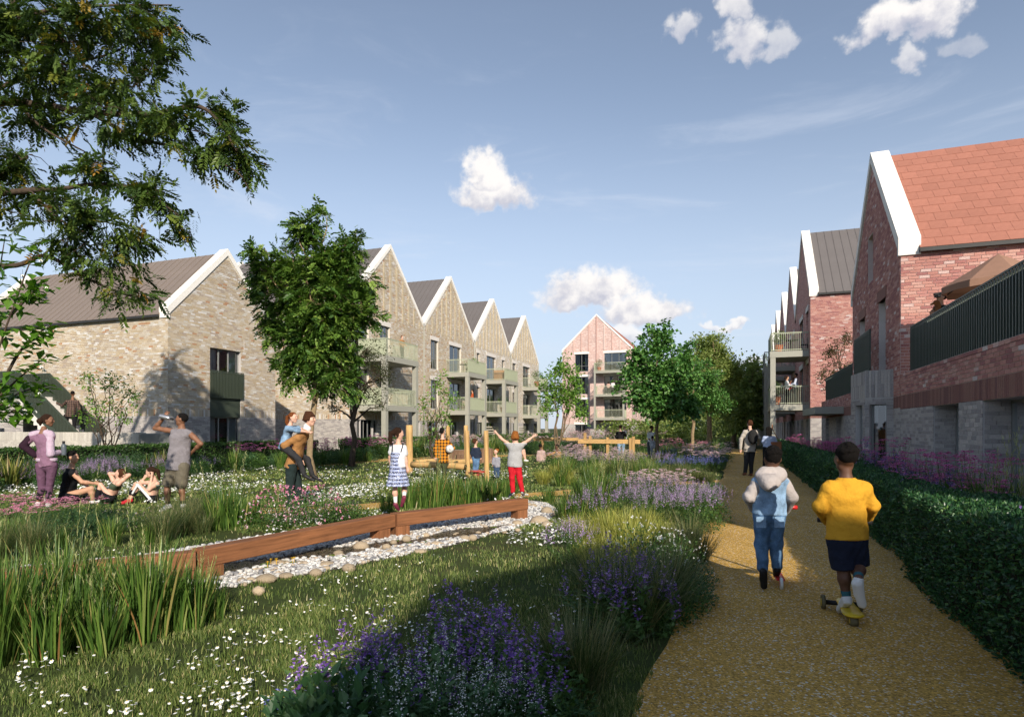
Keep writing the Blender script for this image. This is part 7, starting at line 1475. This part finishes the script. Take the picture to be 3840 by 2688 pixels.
# balcony figures, simple standing poses
def stand(loc, height, yaw, label, skin, hair, top, bottom, hs='short', arm=0., h=.022):
    """generic standing adult facing yaw (0 = +Y)"""
    s = height / 1.75; f = np.array([-math.sin(yaw), math.cos(yaw), 0]); r = np.array([math.cos(yaw), math.sin(yaw), 0]); O = np.asarray(loc, float); q = lambda x, y, z: O + r * x * s + f * y * s + UP * z * s
    J = dict(head=q(0, .02, 1.62), shl=q(-.18, 0, 1.42), shr=q(.18, 0, 1.42), ell=q(-.25, .0 + arm * .1, 1.14), wrl=q(-.2, .12 + arm * .2, .95 + arm * .3), elr=q(.25, 0 + arm * .1, 1.14), wrr=q(.2, .12 + arm * .2, .95 + arm * .3), hipl=q(-.09, 0, .92), hipr=q(.09, 0, .92), knl=q(-.09, .02, .5), knr=q(.09, .02, .5), anl=q(-.09, 0, .08), anr=q(.09, 0, .08))
    return person(J, label, skin, hair, s, top, bottom, rub_k, 'long', 'long', f, hs, front=f, h=h, hands=False, eyes=False)
zb = 2.905
stand((2.62, 38.95, 2.855), 1.68, math.radians(-80), 'woman in white cardigan on the red house balcony', 'tan', 'darkbrown', white, black, 'bun', .6); stand((3.12, 39.0, 2.855), 1.82, math.radians(80), 'man in pale blue shirt on the red house balcony', 'brown', 'black', cloth('paleblue', (.5, .55, .66)), navy, 'short', .6)
J0 = np.array([2.86, 39.05, 3.95]); 
person(dict(head=J0 + [0, 0, .26], shl=J0 + [-.06, .07, .14], shr=J0 + [-.06, -.07, .14], ell=J0 + [-.1, .1, .04], wrl=J0 + [-.14, .06, 0], elr=J0 + [-.1, -.1, .04], wrr=J0 + [-.14, -.06, 0], hipl=J0 + [0, .05, -.1], hipr=J0 + [0, -.05, -.1], knl=J0 + [-.1, .08, -.12], knr=J0 + [-.1, -.08, -.12], anl=J0 + [-.1, .08, -.26], anr=J0 + [-.1, -.08, -.26]), 'baby in red held between the couple on the balcony', 'brown', 'black', .45, cloth('scarlet', (.5, .03, .03)), cloth('scarlet', (.5, .03, .03)), None, 'long', 'long', -RT, 'crop', front=(-1, 0, 0), h=.024, hands=False, eyes=False)
stand((-20.9, 46.3, 2.905), 1.62, math.radians(-60), 'woman in white with dark hair on the lower sage balcony', 'fair', 'black', white, black, 'long', .3); stand((-20.75, 46.9, 2.905), 1.8, math.radians(110), 'man in rust shirt on the lower sage balcony', 'tan', 'darkbrown', cloth('rust', (.42, .09, .03)), navy, 'short', .6)
stand((-16.0, 80.0, 5.905), 1.68, math.radians(0), 'woman in blush dress on the pink block balcony', 'fair', 'darkbrown', cloth('blush2', (.55, .36, .3)), black, 'long', .2, .03); stand((-15.4, 80.0, 5.905), 1.8, math.radians(0), 'man in white shirt on the pink block balcony', 'brown', 'black', white, black, 'crop', .2, .03); stand((-14.6, 80.1, 5.905), 1.7, math.radians(40), 'person in black on the pink block balcony', 'brown', 'black', black, black, 'short', .2, .03)
stand((-20.6, 35.2, 5.925), 1.6, math.radians(-100), 'person in camel top on the upper balcony of the first terrace house', 'fair', 'brown', cloth('camel', (.33, .165, .06)), black, 'short', .3)
def terrace_man():
    Z = zoomer(3100, 550, .74672, 14.1)
    O = Z(578, 800); z0 = 2.83; J = dict(head=Z(575, 757), shl=Z(548, 805, .1), shr=Z(600, 805, -.1), ell=Z(535, 845, .1), wrl=Z(535, 825, .05), elr=Z(590, 850, -.1), wrr=Z(545, 838, -.05))
    for s, o in (('l', .08), ('r', -.08)): b = O + CF * o; J['hip' + s] = np.array([b[0], b[1], O[2] - .42]); J['kn' + s] = np.array([b[0], b[1], O[2] - .72]); J['an' + s] = np.array([b[0], b[1], z0 + .06])
    p = person(J, 'man in flat cap and sunglasses holding a dog on the red house terrace', 'tan', 'darkbrown', .98, cloth('darkgreen', (.03, .04, .035)), black, rub_k, 'long', 'long', -RT + UP * .1, 'short', front=-RT, h=.012)
    b = Blob(.01, .02); b.ell(Z(575, 742), (.085, .1, .05), None, .02); b.cone(Z(570, 742), Z(542, 742), .05, .03, .02); part(p, b, 'flat_cap', char)
    m = MB(); c = Z(556, 752, -.02); m.obox(c, RT * .03, CF * .075, UP * .018); o = m.obj('sunglasses', [rub_k], p); o.location = -p.location
    b = Blob(.009, .02); fur = mat('russet_fur', (.2, .08, .025), .8, .25, 30, .5, 120)
    b.cone(Z(560, 830, -.12), Z(558, 800, -.12), .07, .055); b.cone(Z(558, 800, -.12), Z(550, 785, -.13), .05, .05); b.ell(Z(550, 780, -.13), (.055, .055, .05)); b.cone(Z(545, 784, -.13), Z(524, 792, -.14), .035, .02, .015); b.cone(Z(562, 780, -.16), Z(572, 800, -.17), .025, .02, .01); b.cone(Z(560, 782, -.09), Z(568, 800, -.08), .025, .02, .01); b.cone(Z(560, 830, -.12), Z(585, 850, -.1), .07, .06); b.cone(Z(556, 825, -.14), Z(540, 838, -.16), .025, .02)
    V, Fq = b.arrays(); c = Z(560, 840, -.12); o = add_obj('dog', mesh_np('dog', V - c, [Fq], [fur], smooth=True), loc=c, label='small russet dog held in the arms of the man in flat cap', cat='dog'); n = MB(); n.ell(Z(522, 791, -.14) - c, (.012, .012, .01), 6, 5); n.ell(Z(540, 781, -.178) - c, (.008, .008, .008), 6, 5); n.obj('nose', [rub_k], o, smooth=True)
terrace_man()
# ------------------------------------------------------------------ timber play equipment and small things
def woodmat(name, col, axis='X', sc=1.):
    if name in MATS: return MATS[name]
    m, nt = _nodes(name); b = NB(nt); co = b.co(); mp = b.n('ShaderNodeMapping'); mp.inputs['Scale'].default_value = (2 * sc, 30 * sc, 30 * sc) if axis == 'X' else (30 * sc, 30 * sc, 2 * sc); nt.links.new(co, mp.inputs[0])
    f = b.noise(mp.outputs[0], 1., 6, .65); c = b.ramp(f, [(.3, mul(col, .6)), (.5, col), (.72, mul(col, 1.35))]); g = b.noise(co, 1.2, 4); c = b.mix(1., c, b.ramp(g, [(.3, (.8, .8, .8)), (.7, (1.12, 1.1, 1.05))]), 'MULTIPLY')
    b.out(b.bsdf(c, .75, .25, 0., b.bump(f, .35, .01))); MATS[name] = m; return m
w_red = woodmat('stained_timber', (.235, .10, .045)); w_post = woodmat('stained_post', (.235, .10, .045), 'Z'); w_oak = woodmat('peeled_pole', (.52, .33, .14), 'Z', .6); w_oakx = woodmat('peeled_log', (.52, .33, .14), 'X', .6); w_old = woodmat('old_stump', (.2, .12, .075), 'Z')
def beam_thing(a, b, label, posts, th=.175, wd=.19, split=False):
    a = np.asarray(a, float); b = np.asarray(b, float); d = b - a; L = np.linalg.norm(d[:2]); rz = math.atan2(d[1], d[0]); root = empty('balance_beam', (a[0], a[1], 0), rz, label=label, cat='balance beam', group=None)
    h = .008; pr = [(-wd / 2 + h, 0), (wd / 2 - h, 0), (wd / 2, h), (wd / 2, th - h), (wd / 2 - h, th), (-wd / 2 + h, th), (-wd / 2, th - h), (-wd / 2, h)]; tilt = (b[2] - a[2]) / L
    m = MB(); m.prism([(0, y, a[2] - th + z) for y, z in pr][::-1], (L, 0, b[2] - a[2])); m.obj('beam', [w_red], root)
    for t in posts: x = t * L; zt = a[2] - th + tilt * x; m = MB(); m.box(x - .11, x + .11, -wd / 2 + .012, wd / 2 - .012, -.1, zt - .002); m.obj('post', [w_post], root)
    return root
a1, b1 = G(742, 2057, .32), G(1462, 1926, .32); beam_thing(a1, b1, 'long reddish timber balance beam above the pebble stream, the middle length', (.04, .93))
a2, b2 = G(1476, 1924, .325), G(1966, 1867, .345); beam_thing(a2, b2, 'reddish timber balance beam carrying the dress girl and the red-trousered boy', (.04, .955))
a0, b0 = G(-260, 2165, .24), G(735, 2064, .3); beam_thing(a0, b0, 'reddish timber balance beam half hidden by tall grass', (.05, .5, .95))
def pole(px, py, top, w, label, lean=0.):
    g = G(px, py); d = float(np.dot(g, CF)); h = (py - top) / F_PX * d; r = w / 2 / F_PX * d; root = empty('play_pole', g, label=label, cat='pole'); m = MB(); k = 9; t = np.linspace(0, 1, k)
    m.tube(np.stack([lean * t * h + .008 * np.sin(t * 5), .006 * np.cos(t * 4), -.1 + t * (h + .1)], 1), r * (1.05 - .12 * t + .03 * np.sin(t * 9)), 14); m.obj('shaft', [w_oak], root, smooth=True); m = MB(); m.lathe([(r * .93, 0), (r * .93, .006)], (lean * h + .008 * math.sin(5), .006 * math.cos(4), h - .002), 14); m.obj('cut_end', [mat('end_grain', (.55, .38, .19), .8)], root)
pole(1533, 1775, 1594, 27, 'peeled timber play pole beside the girl in the dress', .02); pole(1680, 1728, 1596, 16, 'thin peeled timber play pole behind the plaid-shirted boy'); pole(1753, 1794, 1615, 18, 'peeled timber play pole beside the boy on red pads'); pole(1748, 1760, 1595, 17, 'taller peeled timber play pole behind another pole'); pole(1824, 1814, 1615, 19, 'peeled timber play pole standing by the ginger toddler')
def log(p, q, r, label):
    p, q = np.asarray(p), np.asarray(q); d = q - p; L = np.linalg.norm(d); rz = math.atan2(d[1], d[0]); root = empty('play_log', p, rz, label=label, cat='log'); m = MB(); t = np.linspace(0, 1, 8); m.tube(np.stack([t * L, .01 * np.sin(t * 6), t * d[2] + .01 * np.sin(t * 4)], 1), r * (1 - .1 * t), 12); m.obj('log_body', [w_oakx], root, smooth=True)
k = .30488
log(P(1545, 1742, 18.6), P(1745, 1748, 17.6), .1, 'long peeled play log linking two poles, lower one'); log(P(1600, 1738, 21.), P(1785, 1728, 20.), .09, 'peeled play log behind the linked pair'); log(P(1560, 1732, 21.5), P(1690, 1725, 22.5), .09, 'short peeled play log by the thin pole')
log(P(1800, 1793, 16.9) + [0, 0, .0], P(1795, 1770, 18.6), .11, 'peeled log lying end-on under the red stepping pads')
for i, (x, y) in enumerate(((905, 905), (945, 925), (975, 895), (930, 885))):
    c = P(1500 + k * x, 1500 + k * y, 16.6 - .05 * i); o = MB().lathe([(.13, 0), (.15, .02), (.14, .05)], (0, 0, 0), 14).obj('stepping_pad', [mat('pad_red', (.35, .06, .05), .7)], None, label='round red stepping pad under the navy-jumper boy', cat='stepping pad', group='red stepping pads'); o.location = c; ch = MB(); ch.lathe([(.05, -max(.03, c[2] - .0)), (.05, 0.)], (0, 0, 0), 8); ch.obj('stem', [w_oak], o)
for i, (x, y, r, h, lab) in enumerate(((720, 740, .42, .55, 'weathered tree stump seat near the play poles, the upright one'), (790, 745, .36, .36, 'low weathered tree stump seat beside the taller stump'), (1040, 745, .38, .62, 'weathered tree stump seat behind the round pole'))):
    c = G(1500 + k * x, 1500 + k * y + 8); s = np.array(c); root = empty('tree_stump', s, label=lab, cat='stump'); m = MB(); n = 18; a = np.linspace(0, 6.283, n, endpoint=False); rr = r * (1 + .08 * np.sin(a * 5 + i) + .05 * np.sin(a * 11)); 
    V = np.concatenate([np.stack([rr * f * np.cos(a), rr * f * np.sin(a), np.full(n, z)], 1) for f, z in ((1.15, 0), (1., h * .4), (1., h))]); j = np.arange(n); m.add(V, [np.concatenate([np.stack([q * n + j, q * n + (j + 1) % n, (q + 1) * n + (j + 1) % n, (q + 1) * n + j], 1) for q in range(2)])]); m.obj('bark', [w_old], root); t = MB(); t.add(np.stack([rr * .97 * np.cos(a), rr * .97 * np.sin(a), np.full(n, h + .003)], 1), np.array([list(range(n))])); t.obj('cut_face', [mat('grey_end', (.33, .25, .17), .85)], root)
def trestle():
    Zt = lambda x, y, d=29.: P(2000 + .39199 * x, 1150 + .39199 * y, d)
    root = empty('timber_frame', GD(2000 + .392 * 720, 29.), label='open timber frame with crossing rails in the meadow bed', cat='timber frame'); loc = -np.array(root.location); pine = woodmat('pale_pine', (.46, .29, .12), 'X'); pz = woodmat('pale_pine_post', (.46, .29, .12), 'Z')
    for (a, b, w, h) in ((Zt(425, 1285), Zt(1020, 1290), .1, .2), (Zt(0, 1268, 33), Zt(430, 1266, 33), .1, .16), (Zt(800, 1470, 28), Zt(980, 1475, 28), .1, .12)):
        m = MB(); m.beam(a, b, w, h); o = m.obj('rail', [pine], root); o.location = loc
    for x, t, bt, d in ((495, 1205, 1400, 29.1), (545, 1235, 1300, 29.2), (712, 1248, 1330, 29.1), (930, 1255, 1470, 28.9), (958, 1240, 1490, 28.85), (90, 1245, 1330, 33)):
        c = Zt(x, t, d); m = MB(); m.box(c[0] - .06, c[0] + .06, c[1] - .06, c[1] + .06, 0, c[2]); o = m.obj('post', [pz], root); o.location = loc
trestle()
def scooter(Z, pts, label, col, name, wheels, wcol):
    m_c = mat('paint_' + col[0], col[1], .35, .05, 6, 0, 60, .5); blk = mat('plastic_black', (.015, .015, .016), .5, .1); tyre = mat('tyre_' + wcol[0], wcol[1], .6, .1)
    root = empty('kick_scooter', pts['ground'], 0, label=label, cat='scooter'); loc = -np.array(root.location); mk = lambda m, nm, mt, sm=False: setattr(m.obj(nm, [mt], root, smooth=sm), 'location', tuple(loc))
    b = Blob(.008, .02); b.cone(pts['d0'], pts['d1'], pts['dw'], pts['dw'] * .8, .01, (UP, .28)); b.obj('deck', m_c, root, loc=loc)
    m = MB(); m.tube([pts['s0'], pts['s1']], .02, 10); mk(m, 'stem', m_c, True); m = MB(); m.tube([pts['h0'], pts['h1']], .014, 8); mk(m, 'handlebar', blk, True)
    for g0, g1 in ((pts['h0'], pts['h0'] + (pts['h1'] - pts['h0']) * .25), (pts['h1'], pts['h1'] + (pts['h0'] - pts['h1']) * .25)): m = MB(); m.tube([g0, g1], .02, 8); mk(m, 'grip', m_c if col[0] == 'red' else blk, True)
    for c, r, w, axd in wheels:
        c = np.asarray(c); axd = unit(axd); R = np.stack([unit(np.cross(axd, UP)), axd, UP], 1); m = MB(); pr = [(r * .55, -w / 2), (r * .9, -w / 2), (r, -w * .25), (r, w * .25), (r * .9, w / 2), (r * .55, w / 2)]; a = np.linspace(0, 6.283, 18, endpoint=False)
        V = np.concatenate([np.stack([q * np.cos(a), np.full(18, z), q * np.sin(a)], 1) for q, z in pr]); j = np.arange(18); Fq = np.concatenate([np.stack([q * 18 + j, q * 18 + (j + 1) % 18, (q + 1) * 18 + (j + 1) % 18, (q + 1) * 18 + j], 1) for q in range(5)] + [np.stack([5 * 18 + j, 5 * 18 + (j + 1) % 18, (j + 1) % 18, j], 1)])
        m.add(V @ R.T + c, Fq); o = m.obj('wheel', [tyre], root, smooth=True); o.location = loc; hb = MB(); hb.tube([c - axd * w * .52, c + axd * w * .52], r * .56, 12); hb.obj('hub', [m_c], o, smooth=True)
    for a, b_, r in pts.get('arms', []): m = MB(); m.tube([a, b_], r, 8); mk(m, 'axle', blk, True)
Z = zoomer(2650, 1550, .52891, 4.7); g = lambda x, y: G(2650 + .52891 * x, 1550 + .52891 * y)
rw = g(1042, 1508); fwd = unit(g(930, 1330) - rw); sidev = np.cross(fwd, UP); fl_ = g(826, 1385); fr_ = fl_ + sidev * .27
scooter(Z, dict(ground=rw, d0=rw + UP * .088 + fwd * .01, d1=rw + UP * .085 + fwd * .42, dw=.075, s0=rw + UP * .09 + fwd * .46, s1=rw + UP * .74 + fwd * .40, h0=rw + UP * .74 + fwd * .40 - sidev * .2, h1=rw + UP * .74 + fwd * .40 + sidev * .2, arms=[(fl_ + UP * .06, fr_ + UP * .06, .02), ((fl_ + fr_) / 2 + UP * .065, rw + UP * .08 + fwd * .42, .03)]), 'yellow three-wheeled scooter under the boy in yellow', ('yellow', (.62, .42, .01)), 'kick_scooter', [(rw + UP * .042, .042, .055, sidev), (fl_ + UP * .06, .06, .03, sidev), (fr_ + UP * .06, .06, .03, sidev)], ('olive', (.12, .1, .05)))
rw = g(530, 1248); fwd = unit(g(470, 1120) - rw); sidev = np.cross(fwd, UP)
scooter(Z, dict(ground=rw, d0=rw + UP * .075 + fwd * .08, d1=rw + UP * .08 + fwd * .48, dw=.045, s0=rw + UP * .08 + fwd * .52, s1=rw + UP * .78 + fwd * .42, h0=rw + UP * .72 + fwd * .42 - sidev * .19, h1=rw + UP * .72 + fwd * .42 + sidev * .19), 'red two-wheeled scooter under the boy in denim', ('red', (.5, .02, .02)), 'kick_scooter', [(rw + UP * .055, .055, .026, sidev), (rw + UP * .055 + fwd * .62, .055, .026, sidev)], ('white', (.7, .7, .68)))
def bottle(a, b, r, m, cap, label):
    a, b = np.asarray(a), np.asarray(b); d = b - a; L = np.linalg.norm(d); root = empty('drink_bottle', a, label=label, cat='bottle'); t = unit(d); m1 = MB(); pr = [(.0, .75), (.02, .95), (.1, 1), (.6, 1), (.72, .85), (.82, .5)]; m1.tube([t * L * z for z, q in pr], [r * q for z, q in pr], 12); m1.obj('bottle_body', [m], root, smooth=True); m2 = MB(); m2.tube([t * L * .8, t * L], r * .5, 10); m2.obj('cap', [cap], root, smooth=True)
ZA = zoomer(0, 1500, .34843, 10.95); bottle(ZA(1720, 168, -.02), ZA(1862, 205, -.02), .042, mat('brushed_steel', (.5, .5, .52), .3, .1, 8, 0, 60, .5, .8), rub_k, 'silver metal bottle raised to the drinking man\'s mouth'); ZA = zoomer(0, 1500, .34843, 11.7); bottle(ZA(688, 595, .1), ZA(684, 440, .1), .045, mat('smoke_plastic', (.1, .12, .14), .3, .1), rub_k, 'dark sports bottle in the hand of the woman in lilac')
def football():
    c = P(1500 + .30488 * 612, 1500 + .30488 * 600, 16.95); o = MB().ell((0, 0, 0), (.115, .115, .115), 18, 12).obj('football', [rub_w], None, smooth=True, label='white and black football under the plaid boy\'s arm', cat='football'); o.location = c
    IV, _ = ico()
    for v in IV: v = unit(v); r_, f_, u_ = basis(v) if abs(v[2]) < .95 else (np.array([1., 0, 0]), v, np.array([0, 1., 0])); a = np.linspace(0, 6.283, 5, endpoint=False); m = MB(); m.add(np.array([unit(v + (np.cos(t) * r_ + np.sin(t) * u_) * .32) * .1165 for t in a]), np.array([[0, 1, 2, 3, 4]])); m.obj('panel', [rub_k], o)
football()
# ---- balcony pots, furniture, parasol
m_terra = mat('terracotta', (.42, .13, .06), .8, .12, 9); m_ratt = mat('rattan', (.36, .2, .1), .8, .2, 40, .5, 80)
def pot(loc, s, label, lm=None, trail=False):
    root = empty('potted_plant', loc, random.uniform(0, 6), label=label, cat='potted plant'); m = MB(); m.lathe([(.17 * s, 0), (.22 * s, .36 * s), (.235 * s, .38 * s), (.235 * s, .42 * s), (.2 * s, .42 * s), (.19 * s, .38 * s)], n=16); m.obj('pot', [m_terra], root)
    n = 420; u = rand_unit(n); p = u * np.array([.42, .42, .4]) * s * RNG.random((n, 1)) ** .4 + [0, 0, .85 * s]; 
    if trail: k = 160; q = np.stack([RNG.normal(.45, .12, k), RNG.normal(-.1, .15, k), RNG.uniform(-.1, .9, k)], 1) * s; p = np.concatenate([p, q]); n += k
    V, Fq, T = leaves(p, rand_unit(n), .09 * s, .05 * s); add_obj('foliage', mesh_np('foliage', V, [Fq], [lm or lm_green], tone=T), root, kind='stuff'); m = MB(); 
    for i in range(5): a = i * 1.25; m.tube([(0, 0, .35 * s), (.2 * s * math.cos(a), .2 * s * math.sin(a), .85 * s)], .01, 5)
    m.obj('stem', [BARK2()], root)
def chair_table(loc, rz, lab1, lab2):
    t = empty('bistro_table', loc, rz, label=lab1, cat='table'); m = MB(); m.lathe([(.35, .7), (.35, .73)], n=20); m.obj('table_top', [rub_k], t); m = MB(); m.tube([(0, 0, 0), (0, 0, .7)], .025, 8); m.lathe([(.2, 0), (.2, .02)], n=14); m.obj('pedestal', [rub_k], t)
    c = empty('slatted_chair', np.asarray(loc) + np.array([.75 * math.cos(rz), .75 * math.sin(rz), 0]), rz + math.pi / 2, label=lab2, cat='chair')
    m = MB(); m.box(-.22, .22, -.22, .22, .43, .46); m.obj('seat', [rub_k], c); m = MB(); m.box(-.22, .22, -.24, -.21, .5, .9); m.obj('backrest', [rub_k], c)
    for x in (-.2, .2):
        for y in (-.2, .2): m = MB(); m.box(x - .015, x + .015, y - .015, y + .015, 0, .43); m.obj('leg', [rub_k], c)
pot((-20.45, 46.3, 5.92), 1.1, 'trailing plant in terracotta pot on an upper sage balcony', lm_bright, True); pot((-20.6, 53.6, 2.9), 1.3, 'tall plant in terracotta pot on the lower balcony next to the white table', None); pot((-20.5, 63.6, 5.92), 1.5, 'spreading plant in terracotta pot on the last cream house balcony'); pot((2.2, 39.2, 5.9), 1.05, 'round bush in terracotta pot on the upper red house balcony'); pot((2.05, 38.9, 2.85), 1.1, 'flowering bush in terracotta pot on the lower red house balcony'); pot((-17.2, 79.9, 8.95), 1.3, 'bushy plant in terracotta pot on the top pink block balcony')
chair_table((2.9, 39.4, 5.9), .2, 'round black table on the upper red house balcony', 'black slatted chair on the upper red house balcony'); chair_table((-20.9, 45.4, 5.92), 1.2, 'round black table on the upper sage balcony with trailing plant', 'black chair on the upper sage balcony with trailing plant'); chair_table((-15.4, 80.0, 8.95), 0., 'round black table on the top pink block balcony', 'black chair on the top pink block balcony'); chair_table((-15.6, 80.0, 2.85), 0., 'round black table on the lowest pink block balcony', 'black chair on the lowest pink block balcony')
def screen():
    root = empty('rattan_screen', (-20.9, 53.3, 5.92), label='rattan privacy screen on the upper balcony of the third cream house', cat='screen')
    m = MB(); m.box(-.5, .55, -.03, .03, 0, .95); m.obj('screen_panel', [m_ratt], root)
    for i in range(9): m = MB(); x = -.48 + i * .125; m.box(x - .02, x + .02, -.045, -.031, .01, .97); m.obj('slat', [m_ratt], root)
screen()
def parasol():
    # big taupe parasol on the red house terrace
    c = np.array([5.15, 15.75, 2.83]); root = empty('parasol', c, label='large taupe parasol on the red house terrace', cat='parasol'); m = MB(); m.tube([(0, 0, 0), (0, 0, 2.15)], .03, 10); m.obj('pole', [rub_k], root, smooth=True); n = 8; R = 1.02; zt, ze = 2.35, 1.7
    for i in range(n):
        a, b = i / n * 6.2832, (i + 1) / n * 6.2832; m = MB(); A = np.array([R * math.cos(a), R * math.sin(a), ze]); B_ = np.array([R * math.cos(b), R * math.sin(b), ze]); T = np.array([0, 0, zt]); mid = (A + B_) / 2 * [.96, .96, 1] + [0, 0, .03]; m.add([T, A, mid, B_], np.array([[0, 1, 2], [0, 2, 3]])); m.add([A, A - UP * .14, mid - UP * .14, mid], np.array([[0, 1, 2, 3]])); m.add([mid, mid - UP * .14, B_ - UP * .14, B_], np.array([[0, 1, 2, 3]])); m.obj('canopy', [mat('taupe_canvas', (.30, .17, .115), .9, .08, 6, .2, 100)], root)
        m = MB(); m.tube([T - UP * .05, A - UP * .02], .012, 5); m.obj('rib', [rub_k], root)
    m = MB(); m.lathe([(.35, 0), (.35, .06), (.1, .1)], n=18); m.obj('base', [rub_k], root)
parasol()
